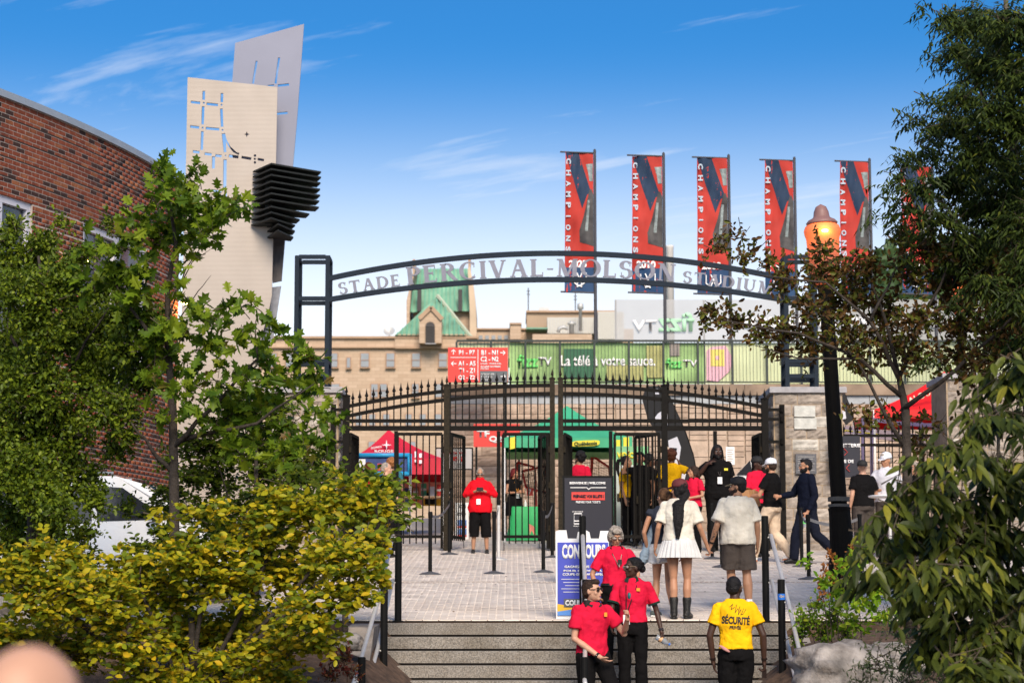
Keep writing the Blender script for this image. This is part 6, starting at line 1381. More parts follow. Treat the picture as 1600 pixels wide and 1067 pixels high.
bt_ = empty('brown_leaved_tree', root(1425, 25), 'tree with dry brown curled leaves and dark branches at the right', 'tree')
foliage(bt_, CL(BT, 25.5, .7, 6), 'curl', .080, 40, .34, 9, ml_b, 16, 'cluster', 290, .1, m_twig, flat=.2)
rt = root(1420, 25.5); limbs(bt_, m_bark, [rt, W(1418, 760, 25.5), W(1415, 640, 25.5), W(1405, 590, 25.5)], [.08, .06, .05, .035],
    [([W(1410, 620, 25.5), W(1340, 560, 25.3), W(1250, 520, 25), W(1130, 500, 25)], .030), ([W(1408, 600, 25.5), W(1360, 500, 25.2), W(1290, 440, 25), W(1180, 430, 25)], .028), ([W(1405, 590, 25.5), W(1440, 500, 25.3), W(1480, 420, 25.2), W(1500, 340, 25)], .028), ([W(1410, 640, 25.5), W(1490, 580, 25), W(1580, 500, 24.8), W(1620, 440, 24.6)], .032), ([W(1405, 590, 25.5), W(1385, 500, 25.4), W(1350, 420, 25.3)], .03), ([W(1340, 560, 25.3), W(1250, 560, 25.2), W(1180, 540, 25)], .018), ([W(1440, 500, 25.3), W(1530, 450, 25), W(1600, 420, 25)], .025), ([W(1415, 700, 25.5), W(1360, 600, 25.3), W(1320, 540, 25.2)], .03), ([W(1360, 500, 25.2), W(1400, 420, 25.2), W(1450, 370, 25)], .02)])
# f) big dark compound-leaved tree, top right
ml_k = leaf_mat('leaf_dark', [(.018, .030, .008), (.028, .045, .010), (.045, .07, .012), (.08, .11, .016), (.14, .15, .02)], stops=[0, .35, .7, .95, 1], trans=.3)
KT = [(1445, 15, 14), (1475, 25, 20), (1520, 30, 46), (1580, 40, 55), (1490, 75, 28), (1540, 100, 46), (1600, 110, 55), (1455, 80, 8), (1500, 145, 34), (1450, 150, 16), (1560, 175, 50), (1610, 200, 50), (1480, 190, 36), (1430, 190, 20), (1410, 175, 10), (1530, 240, 48), (1590, 270, 55), (1450, 235, 36), (1410, 245, 22), (1400, 280, 24), (1490, 280, 42), (1440, 290, 32), (1540, 320, 48), (1600, 340, 55), (1420, 325, 26), (1390, 300, 14), (1470, 340, 34), (1555, 390, 46), (1610, 410, 50), (1510, 380, 38), (1440, 370, 22), (1400, 350, 16), (1385, 330, 10), (1590, 470, 40), (1540, 440, 34), (1360, 345, 8), (1480, 420, 24), (1420, 400, 14), (1600, 540, 30), (1560, 530, 24), (1490, 470, 16), (1450, 560, 12), (1660, 100, 60), (1680, 220, 60), (1670, 340, 60), (1680, 460, 55), (1640, 560, 50), (1650, 20, 50)]
kt = empty('dark_leaved_tree', root(1620, 26), 'tall dark green tree with fine compound leaves filling the upper right corner', 'tree')
foliage(kt, CL(KT, 25, .9, 7)+CL([(x+8, y+6, r_*1.15) for x, y, r_ in KT if x > 1470], 26.5, .8, 8), 'slim', .11, 110, .36, 11, ml_k, 17, 'droop', 150, .0, m_twig)
rt = root(1625, 26.5); limbs(kt, m_bark2, [rt, W(1620, 700, 26.5), W(1600, 500, 26.5), W(1585, 300, 26.5), W(1575, 100, 26.3), W(1570, -40, 26)], [.16, .13, .11, .08, .05, .02], [([W(1600, 480, 26.5), W(1540, 380, 26), W(1450, 300, 25.5)], .035), ([W(1585, 300, 26.5), W(1520, 200, 26), W(1440, 180, 25.5)], .03), ([W(1585, 250, 26.4), W(1520, 120, 26), W(1470, 40, 25.5)], .03), ([W(1595, 420, 26.5), W(1500, 420, 25.8), W(1430, 360, 25.4)], .03)])
# g) large-leaved shrub, lower right
ml_l = leaf_mat('leaf_large', [(.030, .045, .010), (.05, .066, .012), (.08, .10, .015), (.13, .15, .02), (.26, .24, .03)], stops=[0, .35, .65, .92, 1], trans=.3, rough=.38)
LT = [(1560, 590, 34), (1600, 570, 34), (1530, 650, 40), (1590, 650, 45), (1490, 700, 40), (1560, 720, 50), (1610, 740, 50), (1430, 760, 34), (1490, 770, 48), (1550, 790, 52), (1400, 790, 30), (1370, 830, 28), (1430, 830, 44), (1500, 840, 55), (1580, 850, 55), (1345, 860, 20), (1400, 880, 38), (1460, 900, 50), (1530, 910, 55), (1600, 930, 55), (1420, 930, 30), (1480, 970, 48), (1550, 980, 52), (1610, 1000, 50), (1500, 1030, 44), (1570, 1050, 50), (1450, 1000, 26), (1620, 1060, 50), (1520, 1075, 36), (1670, 700, 50), (1680, 800, 55), (1680, 900, 55), (1690, 1000, 55), (1660, 620, 40)]
lt = empty('large_leaved_shrub', root(1560, 18.5), 'shrub with big drooping compound leaves filling the lower right corner', 'shrub')
foliage(lt, CL(LT, 17.2, .8, 9), 'long', .17, 115, .42, 8, ml_l, 18, 'droop', 300, .1, m_twig)
rt = root(1540, 18.5); limbs(lt, m_bark2, [rt, rt+Vector((.1, 0, .8)), W(1560, 850, 18)], [.07, .06, .04], [([rt+Vector((.05, 0, .5)), W(x, y, 17.6), W(x-20, y-50, 17.4)], .022) for x, y in ((1450, 900), (1500, 800), (1580, 750), (1420, 850), (1600, 900), (1560, 650))], 'stem')
# h) low plants right of the stairs
ml_lime = leaf_mat('leaf_lime', [(.12, .26, .015), (.20, .36, .02), (.28, .42, .03), (.36, .42, .03)], trans=.45)
def low_plant(name, pts, Y, kind, size, m, seed, label, cat='plant', twigs=40, L=.16, per=7, st='cluster', up=.6, ns=60):
    th = empty(name, root(np.mean([p[0] for p in pts]), Y), label, cat); foliage(th, CL(pts, Y, .2, seed), kind, size, twigs, L, per, m, seed, st, ns, up, m_twig); return th
low_plant('lime_groundcover', [(1262, 965, 20), (1250, 985, 16), (1285, 985, 20), (1300, 960, 18), (1275, 940, 12), (1320, 985, 18), (1245, 1000, 10)], 24.8, 'oval', .05, ml_lime, 21, 'bright lime green low plant beside the right handrail')
low_plant('leafy_perennial', [(1340, 880, 22), (1320, 900, 24), (1350, 930, 30), (1310, 935, 24), (1380, 950, 34), (1290, 905, 16), (1340, 965, 26), (1400, 905, 26), (1265, 880, 8), (1360, 850, 14)], 24.2, 'oval', .085, ml_g if False else ml_lime, 22, 'yellow-green leafy perennial in front of the lamp post base', twigs=25)
low_plant('fine_leaved_bush', [(1370, 1030, 34), (1420, 1000, 34), (1350, 1065, 30), (1420, 1060, 44), (1470, 1040, 36), (1395, 975, 20), (1440, 960, 20)], 19.8, 'slim', .055, leaf_mat('leaf_fine', [(.05, .09, .03), (.08, .13, .04), (.12, .16, .05), (.20, .18, .08)], trans=.35), 23, 'fine-leaved weedy bush at the bottom right, in front of the grey boulder', 'bush', 25, .3, 12, ns=100)
m_spike = leaf_mat('flower_spike', [(.22, .07, .02), (.30, .12, .03), (.38, .18, .05)], trans=.2)
for (x, y, l) in ((1295, 870, 'nearest the man with the box'), (1285, 895, 'leftmost of the upper group'), (1310, 885, 'in the middle of the upper group'), (1280, 925, 'lowest, above the lime plant'), (1330, 865, 'highest, beside the lamp post')):
    Yp = 24.6; th = empty('dry_flower_spike', root(x+15, Yp), 'dry rust-brown flower plume '+l, 'flower', 'rust-brown flower plumes'); tip = W(x, y-12, Yp); b_ = W(x+8, y+14, Yp)
    mb = MB(); mb.tube([th.location, b_, tip], [.006, .005, .002], 5); mb.build('stalk', m_twig, th); r = np.random.default_rng(x); n = 60; t = r.uniform(0, 1, n); P = np.array(b_)+(np.array(tip)-np.array(b_))*t[:, None]+r.normal(size=(n, 3))*np.array([.05, .03, .02])*(1.1-t[:, None]); V, M = leaves_at(P, r.normal(size=(n, 3))+np.array([0, 0, .6]), r.normal(size=(n, 3)), np.full(n, .045), 'oval'); join_np(V.reshape(-1, 3), len(LEAF['oval'][0]), LEAF['oval'][1], 'plume', m_spike, th, 'stuff')
# hanging sprig and mulch by the left cheek wall
low_plant('red_groundcover', [(530, 1030, 20), (550, 1050, 16), (515, 1050, 18), (540, 1015, 10)], 23.0, 'oval', .045, leaf_mat('leaf_red', [(.16, .03, .02), (.24, .05, .03), (.18, .12, .03)], trans=.3), 25, 'low red-leaved plant beside the left handrail', twigs=25, L=.1)
# i) boulders
m_rock = overlay(mat('rock', (.25, .225, .205), .95, var=.55, scale=5, bump=1.0, bscale=22), 3.5, .9, (.45, .40, .36))
def boulder(px, py, Y, rx, ry, rz, seed, label):
    c = W(px, py, Y); th = empty('boulder', c, label, 'boulder'); r = random.Random(seed); bm = bmesh.new(); bmesh.ops.create_icosphere(bm, subdivisions=4, radius=1)
    from mathutils import noise
    for v in bm.verts:
        q = v.co*1.3+Vector((seed, 0, 0)); n1 = noise.noise(q); n2 = noise.noise(q*2.7); strat = math.sin((v.co.z*5+v.co.x*.9+n1)*2.2)*.05
        s_ = 1+.30*n1+.16*n2+strat+.10*abs(noise.noise(q*5.5)); v.co = Vector((v.co.x*s_*rx, v.co.y*s_*ry, max(-.8, v.co.z*s_*(1.0 if v.co.z < .3 else .85))*rz))
    me = bpy.data.meshes.new('rock'); bm.to_mesh(me); bm.free(); me.materials.append(m_rock); me.shade_smooth(); o = bpy.data.objects.new('rock', me); COL.objects.link(o); o.parent = th; return th
boulder(1320, 1050, 22.6, .56, .4, .38, 3, 'large grey layered boulder beside the lower right handrail'); boulder(1392, 1035, 23.2, .34, .3, .24, 8, 'grey boulder partly behind the fine-leaved bush'); boulder(245, 1040, 23.3, .3, .3, .2, 12, 'grey-brown boulder glimpsed under the yellow shrub'); boulder(545, 1003, 24.5, .16, .2, .12, 5, 'pale block of stone under the shrub next to the left cheek wall')
boulder(40, 960, 24.0, .4, .4, .3, 17, 'dark boulder behind the yellow shrub at the far left')

# fallen leaves and grit scattered on the plaza
r_ = np.random.default_rng(44); n_ = 240; X_ = r_.uniform(-3, 5.5, n_); Y_ = r_.uniform(Y0+.5, 44, n_); P_ = np.stack([X_, Y_, gz(Y_)+.018], 1)
V_, M_ = leaves_at(P_, np.stack([r_.normal(size=n_), r_.normal(size=n_), r_.normal(size=n_)*.1], 1), np.stack([r_.normal(size=n_)*.2, r_.normal(size=n_)*.2, np.ones(n_)], 1), r_.uniform(.015, .05, n_), 'oval')
o_ = join_np(V_.reshape(-1, 3), len(LEAF['oval'][0]), LEAF['oval'][1], 'fallen_leaves', leaf_mat('leaf_litter', [(.12, .07, .03), (.20, .11, .04), (.10, .08, .05)], trans=.1), None, 'stuff'); tag(o_, 'small dry leaves and grit scattered over the pale paving', 'leaves')

# ================================================================== people
SK = {'light': (.52, .29, .195), 'tan': (.42, .21, .125), 'olive': (.36, .19, .115), 'brown': (.13, .06, .035), 'dark': (.055, .026, .017)}
def skin(k): return mat('skin_'+k, SK[k], .5, var=.10, scale=14, spec=.35)
def cloth(name, col, rough=.85): return mat('cloth_'+name, col, max(rough, .9), var=.14, scale=5, bump=.25, bscale=60, spec=.08)
def hair_m(name, col):
    m = mat('hair_'+name, col, .6, var=.5, scale=30, bump=.9, bscale=55, spec=.2); return m
RED = ('red_polo', (.60, .012, .045)); BLK = ('black', (.007, .0065, .007)); NAVY = ('navy', (.006, .008, .018)); WHT = ('white', (.60, .60, .60)); CRM = ('cream', (.64, .60, .52)); YEL = ('yellow', (.86, .47, .008)); GRY = ('grey', (.07, .058, .052)); KHK = ('khaki', (.62, .48, .35)); RJK = ('red_jacket', (.68, .008, .018))
HB = ('dark_brown', (.035, .020, .014)); HK = ('black', (.010, .009, .010)); HG = ('grey', (.30, .26, .22)); HR = ('auburn', (.16, .022, .022)); HA = ('brown', (.09, .045, .022))
m_eye = mat('eye_white', (.75, .72, .70), .3, var=0); m_iris = mat('iris', (.02, .012, .01), .2, var=0)
DEF = dict(pel=(0, 0, .95), chest=(0, .0, 1.30), neck=(0, .01, 1.505), head=(0, -.014, 1.628),
           shL=(.172, .01, 1.435), elL=(.235, .03, 1.13), wrL=(.245, -.05, .89), shR=(-.172, .01, 1.435), elR=(-.235, .03, 1.13), wrR=(-.245, -.05, .89),
           hipL=(.085, 0, .92), knL=(.095, -.015, .50), anL=(.10, .02, .085), hipR=(-.085, 0, .92), knR=(-.095, -.015, .50), anR=(-.10, .02, .085), toeL=(.02, -1, 0), toeR=(-.02, -1, 0), handL=None, handR=None)
class Person:
    def __init__(s, label, loc, yaw, H, sk, pose=None, sex='m', wide=1.0, voxel=.014, lean=(0, 0), hyaw=0, hpitch=0, group=None):
        s.J = {k: (Vector(v) if v is not None else None) for k, v in DEF.items()}
        for k, v in (pose or {}).items(): s.J[k] = Vector(v)
        s.k = H/1.75; s.M = Matrix.Translation(loc) @ Matrix.Rotation(R(yaw), 4, 'Z') @ Matrix.Scale(s.k, 4); s.sex = sex; s.wd = wide; s.vx = voxel; s.lean = lean
        s.HM = Matrix.Rotation(R(hyaw), 3, 'Z') @ Matrix.Rotation(R(hpitch), 3, 'X')
        s.o = empty('person', loc, label, 'person', group); s.sk = skin(sk); s.skn = sk
        for n in ('neck', 'head', 'shL', 'shR'): 
            if n not in (pose or {}): s.J[n] = s.J[n]+Vector((lean[0], lean[1], 0))*((s.J[n].z-.95)/.68)
    def ln(s, z): return Vector((s.lean[0], s.lean[1], 0))*max(0, (z-.95)/.68)
    def put(s, mb, name, m, parent=None, voxel=None, sm=3, disp=0, dscale=.12, label=None, smooth=False, folds=0):
        mb.v = [tuple(s.M @ Vector(v)) for v in mb.v]; o = mb.build(name, m, parent or s.o, smooth=smooth, label=label, fix=True)
        if voxel: bake_later(o, voxel, sm, disp, dscale, folds=folds)
        return o
    def hp(s, x, y, z): return s.J['head']+s.HM @ Vector((x, y, z))
    def torso(s, mb, z0, z1, off, cap=0):
        f = s.sex == 'f'; w_ = s.wd
        secs = [(.84, .150, .105), (.92, .172 if f else .165, .122), (1.0, .165 if f else .158, .118), (1.08, .138 if f else .150, .105), (1.16, .132 if f else .150, .100), (1.25, .146 if f else .162, .112 if not f else .118), (1.35, .156 if f else .174, .120 if f else .115), (1.43, .140 if f else .160, .092), (1.475, .105, .075), (1.505, .070, .062), (1.54, .056, .054)]
        zs = [q[0] for q in secs]; out = []
        n = 14
        for i in range(n+1):
            z = z0+(z1-z0)*i/n; rx = np.interp(z, zs, [q[1] for q in secs])*w_; ry = np.interp(z, zs, [q[2] for q in secs])*w_; l = s.ln(z); out.append(((l.x, l.y+.008, z), rx+off, ry+off))
        mb.loft(out, 18)
    def hand(s, mb, side, curl=.5):
        J = s.J; wr = J['wr'+side]; el = J['el'+side]; d = (wr-el).normalized() if J['hand'+side] is None else (J['hand'+side]).normalized()
        sd_ = 1 if side == 'L' else -1; inn = Vector((-sd_, 0, 0)); nrm_ = (inn-d*inn.dot(d)).normalized(); ac = d.cross(nrm_)   # palm faces inward
        if ac.y > 0: ac = -ac      # thumb towards the front
        pc = wr+d*.05; M_ = Matrix((ac, nrm_, d)).transposed(); mb.ell(pc, (.040, .017, .052), 10, 8, M_); mb.tube([wr-d*.02, wr+d*.03], [.027, .026], 8)
        for i, (o_, L_) in enumerate(((.027, .068), (.009, .078), (-.010, .072), (-.027, .056))):
            b = wr+d*.085+ac*o_; a1 = curl*.7; m_ = b+(d*math.cos(a1)+nrm_*math.sin(a1))*L_*.5; e_ = m_+(d*math.cos(a1*2.4)+nrm_*math.sin(a1*2.4))*L_*.5; mb.limb([b-d*.02, b, m_, e_], [.0095, .0095, .009, .0078], 7)
        t0 = wr+d*.03+ac*.028; t1 = t0+(d*.6+ac*.75+nrm_*.2).normalized()*.032; t2 = t1+(d*.9+ac*.25+nrm_*.3).normalized()*.030; mb.limb([t0-ac*.01, t0, t1, t2], [.012, .0115, .0105, .009], 7)
    def body(s, curlL=.5, curlR=.5, calf=1.0):
        J = s.J; mb = MB(); f = s.sex == 'f'; a_ = .88 if f else 1.0; a_ *= (.5+.5*s.wd)
        s.torso(mb, .86, 1.535, -.012); n0 = J['neck']; hd = J['head']; mb.limb([n0-Vector((0, 0, .06)), n0+Vector((0, -.0, .03)), s.hp(0, .012, -.055)], [.060*a_, .052*a_, .050*a_], 12)
        for sd_ in 'LR':
            sh, el, wr = J['sh'+sd_], J['el'+sd_], J['wr'+sd_]; mid = sh.lerp(el, .5); fm = el.lerp(wr, .35)
            mb.limb([sh+Vector((0, 0, -.03)), mid, el, fm, wr], [.044*a_, .043*a_, .037*a_, .037*a_, .025*a_], 12); s.hand(mb, sd_, curlL if sd_ == 'L' else curlR)
            hi, kn, an = J['hip'+sd_], J['kn'+sd_], J['an'+sd_]; th_ = hi.lerp(kn, .35); cf = kn.lerp(an, .33)+Vector((0, .012, 0)); mb.limb([hi, th_, kn, cf, an], [.090*a_*1.08, .082*a_*1.06, .054*a_, .055*a_*calf, .036*a_], 12)
            t = J['toe'+sd_].normalized(); mb.limb([an+Vector((0, 0, -.03)), an+t*.12+Vector((0, 0, -.05))], [.038, .03], 10)
        # head: skull, jaw, nose, ears, brow
        HM = s.HM; g = .95 if f else 1.0
        mb.ell(s.hp(0, .015, .022), (.076*g, .094*g, .098), 20, 14, HM); mb.ell(s.hp(0, -.018, -.045), (.058*g, .070*g, .070), 16, 10, HM); mb.ell(s.hp(0, -.062, -.088), (.028*g, .026, .022), 10, 8, HM)
        mb.tube([s.hp(0, -.078, .018), s.hp(0, -.096, -.010), s.hp(0, -.108, -.028), s.hp(0, -.092, -.036)], [.009, .011, .014, .010], 8); mb.ell(s.hp(0, -.078, .034), (.052, .014, .010), 10, 6, HM)
        for q in (-1, 1): mb.ell(s.hp(q*.078*g, .012, -.012), (.009, .019, .031), 8, 6, HM); mb.ell(s.hp(q*.042, -.058, -.028), (.022, .020, .022), 8, 6, HM)
        mb.ell(s.hp(0, -.083, -.060), (.022, .011, .006), 10, 6, HM)
        b = s.put(mb, 'body', s.sk, voxel=s.vx*s.k if s.vx < .012 else s.vx, sm=2)
        return b
    def face(s, glasses=None, beard=None, lips=None):
        HM = s.HM
        if not glasses:
            for q in (-1, 1):
                mb = MB(); mb.ell(s.hp(q*.031, -.0805, .008), (.012, .006, .006), 10, 6, HM); e = s.put(mb, 'eye', m_eye, smooth=True); mb = MB(); mb.ell(s.hp(q*.031, -.0865, .008), (.0055, .003, .0055), 8, 6, HM); s.put(mb, 'iris', m_iris, parent=e)
        for q in (-1, 1): mb = MB(); mb.tube([s.hp(q*.014, -.0915, .026), s.hp(q*.032, -.090, .033), s.hp(q*.050, -.078, .028)], [.003, .004, .002], 6); s.put(mb, 'eyebrow', hair_m(*HK) if s.skn in ('brown', 'dark') else hair_m(*HB))
        mb = MB(); mb.ell(s.hp(0, -.0885, -.060), (.021, .007, .0065), 10, 6, HM); s.put(mb, 'lips', mat('lips_'+s.skn, tuple(c*k for c, k in zip(SK[s.skn], (.85, .5, .55))), .4, var=0), smooth=True)
        if beard:
            mb = MB(); mb.ell(s.hp(0, -.022, -.062), (.063, .072, .060), 16, 10, HM); mb.ell(s.hp(0, -.060, -.090), (.034, .034, .028), 12, 8, HM); 
            for q in (-1, 1): mb.ell(s.hp(q*.066, -.0, -.040), (.014, .022, .045), 10, 8, HM)
            s.put(mb, 'beard', hair_m(*beard), voxel=.009, sm=1, disp=.004, dscale=.02)
            mb = MB(); mb.ell(s.hp(0, -.0985, -.056), (.018, .004, .005), 8, 6, HM); s.put(mb, 'lips', mat('lips_'+s.skn, SK[s.skn]), smooth=True)
        if glasses:
            col = {'sun': m_iris, 'clear': mat('lens', (.30, .25, .22), .1, var=0), 'white': mat('lens_dark', (.05, .05, .05), .1, var=0)}[glasses]; fr = {'sun': m_iris, 'clear': mat('wire', (.35, .25, .15), .3, metal=.6, var=0), 'white': mat('frame_white', (.7, .7, .65), .4, var=0)}[glasses]
            mb = MB()
            for q in (-1, 1): mb.tube([s.hp(q*.062, -.070, .012), s.hp(q*.080, .0, .012)], .0035, 6)
            mb.tube([s.hp(-.060, -.082, .016), s.hp(-.012, -.098, .013), s.hp(.012, -.098, .013), s.hp(.060, -.082, .016)], .0035, 6); g = s.put(mb, 'glasses', fr)
            for q in (-1, 1): mb = MB(); mb.ell(s.hp(q*.035, -.088, .007), (.030, .012, .020 if glasses == 'sun' else .018), 12, 8, HM); s.put(mb, 'lens', col, parent=g, smooth=True)
    def hair(s, style, c):
        m = hair_m(*c); HM = s.HM; mb = MB(); H_ = s.hp
        cap = lambda k=1.0, back=0: mb.ell(H_(0, .030, .036), (.084*k, .096*k, .094*k), 18, 12, HM)
        if style == 'short': cap(); mb.ell(H_(0, .055, -.005), (.079, .066, .075), 14, 10, HM); mb.ell(H_(0, -.035, .092), (.060, .055, .036), 12, 8, HM); d, ds_ = .010, .03
        elif style == 'buzz': mb.ell(H_(0, .026, .030), (.081, .094, .094), 18, 12, HM); mb.ell(H_(0, .055, -.01), (.076, .062, .07), 14, 10, HM); d, ds_ = .003, .02
        elif style == 'curly':
            cap(1.12); mb.ell(H_(0, .06, .0), (.092, .075, .085), 14, 10, HM); r = random.Random(4)
            for i in range(60): a = r.uniform(0, 6.28); b = r.uniform(-.2, 1.4); mb.ell(H_(.098*math.cos(a)*math.cos(b), .035+.105*math.sin(a)*math.cos(b)*(1 if math.sin(a) > -.2 else .6), .04+.098*math.sin(b)), (.022, .022, .022), 6, 5)
            d, ds_ = .012, .02
        elif style == 'bob': cap(1.10); mb.ell(H_(0, .055, -.015), (.098, .075, .088), 16, 10, HM); [mb.ell(H_(q*.078, .005, -.005), (.028, .060, .070), 10, 8, HM) for q in (-1, 1)]; mb.ell(H_(0, -.050, .085), (.070, .045, .034), 12, 8, HM); d, ds_ = .018, .035
        elif style in ('long', 'longback'):
            cap(1.06); mb.ell(H_(0, .06, .0), (.088, .068, .088), 14, 10, HM); b_ = s.J['neck']; [mb.ell(H_(q*.074, .02, -.02), (.022, .05, .075), 10, 8, HM) for q in (-1, 1)]
            L_ = .30 if style == 'long' else .42; x0 = 0
            mb.loft([((H_(0, .07, .0)), .080, .050), (H_(0, .085, -.08), .080, .042), (Vector((x0*.5, .135+s.ln(1.4).y, 1.44)), .078, .045), (Vector((x0, .178+s.ln(1.3).y, 1.42-L_*.5)), .066, .036), (Vector((x0+.01, .178+s.ln(1.2).y, 1.42-L_)), .024, .018)][::-1], 14); d, ds_ = .014, .04
        elif style == 'ponytail': cap(1.02); mb.ell(H_(0, .06, .0), (.082, .06, .075), 14, 10, HM); mb.tube([H_(0, .11, .05), H_(.0, .17, .04), H_(.02, .20, -.06), H_(.03, .19, -.20), H_(.03, .17, -.30)], [.022, .040, .042, .030, .008], 10); d, ds_ = .010, .03
        elif style == 'braids':
            mb.ell(H_(0, .035, .035), (.084, .100, .090), 18, 12, HM)
            for i in range(9): q = (i-4)/4; mb.tube([H_(q*.062, -.055+.02*abs(q), .098-.03*abs(q)), H_(q*.080, .03, .118-.05*q*q), H_(q*.07, .115, .05), H_(q*.035, .130, -.01)], .011, 6)
            mb.ell(H_(0, .13, -.015), (.052, .040, .050), 12, 8, HM); d, ds_ = .003, .02
        elif style == 'dreads':
            cap(1.08); r = random.Random(3)
            for i in range(34): a = r.uniform(-.5, 3.64); x, y = math.cos(a)*.085, .03+math.sin(a)*.095; z_ = r.uniform(-.18, -.30); mb.tube([H_(x*.6, y*.7, .10), H_(x*1.05, y*1.05, .03), H_(x*1.25, y*1.2, -.08), H_(x*1.35, y*1.25, z_)], [.012, .014, .013, .008], 6)
            d, ds_ = .004, .03
        elif style == 'bald': return
        s.put(mb, 'hair', m, voxel=.009 if s.vx < .012 else .012, sm=1, disp=d, dscale=ds_, smooth=False)
    def cap(s, m, brim_m=None, back=False, button=True):
        HM = s.HM; mb = MB(); H_ = s.hp; prof = []
        n = 20; base = []
        for (k, z) in ((1.0, .030), (1.02, .055), (.97, .085), (.82, .115), (.55, .134), (.2, .142)):
            mb.v += [tuple(H_(.092*k*math.cos(2*math.pi*i/n), .018+.108*k*math.sin(2*math.pi*i/n), z)) for i in range(n)]
        for j in range(5):
            for i in range(n): mb.f.append((j*n+i, j*n+(i+1) % n, (j+1)*n+(i+1) % n, (j+1)*n+i))
        mb.f.append(tuple(5*n+i for i in range(n))); mb.f.append(tuple(reversed(range(n)))); c = s.put(mb, 'cap', m, smooth=True)
        mb = MB(); q = -1 if not back else 1; top = []; 
        for i in range(11): a = math.pi*i/10; top.append(H_(.078*math.cos(a), .018+q*(.070+.115*math.sin(a)), .036-.022*math.sin(a)+.004))
        mb.slab(top, HM @ Vector((0, 0, -.008))); s.put(mb, 'brim', brim_m or m, parent=c)
        mb = MB(); mb.ell(H_(0, .018, .146), (.009, .009, .005), 8, 4); s.put(mb, 'button', brim_m or m, parent=c); return c
    def top(s, c, sleeve=.62, z0=.90, off=.022, collar=None, cuff=None, disp=.014, name='shirt', loose=0):
        J = s.J; mb = MB(); s.torso(mb, z0, 1.508, off+loose*.6); m = cloth(*c); a_ = (.88 if s.sex == 'f' else 1)*(.5+.5*s.wd)
        if loose: mb.loft([((s.ln(z0).x, s.ln(z0).y, z0), .178*s.wd+loose, .130*s.wd+loose), ((s.ln(1.1).x, s.ln(1.1).y, 1.12), .165*s.wd+loose, .115*s.wd+loose), ((s.ln(1.3).x, s.ln(1.3).y, 1.32), .17*s.wd+loose, .11*s.wd+loose)], 18)
        for sd_ in 'LR':
            sh, el, wr = J['sh'+sd_], J['el'+sd_], J['wr'+sd_]; 
            mb.ell(sh.lerp(Vector((0, sh.y, sh.z+.02)), .30)+Vector((0, 0, -.012)), (.072*a_, .062*a_, .052*a_), 12, 8)
            if sleeve <= 1: e_ = sh.lerp(el, sleeve); mb.limb([sh+Vector((0, 0, -.018)), sh.lerp(e_, .5)], [.053*a_+.012+loose*.3, .056*a_+.012+loose*.3], 12); mb.tube([sh.lerp(e_, .5), e_], [.056*a_+.012+loose*.3, .062*a_+.014+loose*.5], 14)
            else: e_ = el.lerp(wr, min(.97, sleeve-1)); mb.limb([sh+Vector((0, 0, -.018)), sh.lerp(el, .5), el, el.lerp(e_, .6)], [.055*a_+.012, .056*a_+.012, .048*a_+.012, .044*a_+.010], 12); mb.tube([el.lerp(e_, .6), e_], [.044*a_+.010, .036*a_+.010], 12)
            if cuff: mb2 = MB(); d = (el-sh).normalized(); q = sh.lerp(el, sleeve); mb2.tube([q-d*.018, q+d*.006], .062*a_+.0185, 16); s.put(mb2, 'cuff', cloth(*cuff))
        o = s.put(mb, name, m, voxel=max(.010, s.vx*.9), sm=3, disp=disp, dscale=.09, folds=.013)
        if collar:
            n0 = J['neck']; mb = MB(); mb.lathe(n0+Vector((0, .0, -.03)), [(.080, -.018), (.074, .015), (.066, .040), (.060, .040), (.066, .0)], 16); 
            for q in (-1, 1): mb.slab([n0+Vector((q*.008, -.066, .0)), n0+Vector((q*.062, -.050, .022)), n0+Vector((q*.085, -.075, -.030)), n0+Vector((q*.045, -.098, -.055))], (0, -.008, .002))
            s.put(mb, 'collar', cloth(*collar))
        s.shirt = o; return o
    def legs(s, c, end='an', z_top=1.03, loose=.012, name='trousers', flare=0):
        J = s.J; mb = MB(); s.torso(mb, .86, z_top, .012+.004); f = s.sex == 'f'; a_ = .88 if f else 1.0; a_ *= (.5+.5*s.wd)
        for sd_ in 'LR':
            hi, kn, an = J['hip'+sd_], J['kn'+sd_], J['an'+sd_]; th_ = hi.lerp(kn, .35)
            if end == 'an': mb.limb([hi, th_, kn, kn.lerp(an, .4)], [.098*a_+loose, .090*a_+loose, .064*a_+loose*1.2, .060*a_+loose*1.4], 12); mb.tube([kn.lerp(an, .4), an+Vector((0, 0, -.015))], [.060*a_+loose*1.4, .052*a_+loose*1.4+flare], 14)
            elif end == 'mid': mb.limb([hi, th_, kn], [.100*a_+loose, .095*a_+loose, .075*a_+loose], 12); mb.tube([kn, kn.lerp(an, .38)], [.075*a_+loose, .070*a_+loose], 14)
            else: e_ = hi.lerp(kn, end); mb.limb([hi, hi.lerp(e_, .5)], [.105*a_+loose, .098*a_+loose], 12); mb.tube([hi.lerp(e_, .5), e_], [.098*a_+loose, .100*a_+loose*1.3], 14)
        s.put(mb, name, cloth(*c), voxel=max(.011, s.vx), sm=3, disp=.012, dscale=.11, folds=.013)
    def skirt(s, c, z1=1.04, z0=.74, r0=.155, r1=.245, pleats=26):
        mb = MB(); n = pleats*4
        for j in range(7):
            t = j/6; z = z1+(z0-z1)*t; rr = r0+(r1-r0)*t**.8; l = s.ln(z)
            for i in range(n): a = 2*math.pi*i/n; p_ = (i % 4)/4; k = 1+.045*t*(1 if p_ < .5 else -1)*(.6 if p_ in (.25, .75) else 1); mb.v.append((l.x+rr*k*math.cos(a)*1.08, l.y+rr*k*math.sin(a)*.86, z))
        for j in range(6):
            for i in range(n): mb.f.append((j*n+i, j*n+(i+1) % n, (j+1)*n+(i+1) % n, (j+1)*n+i))
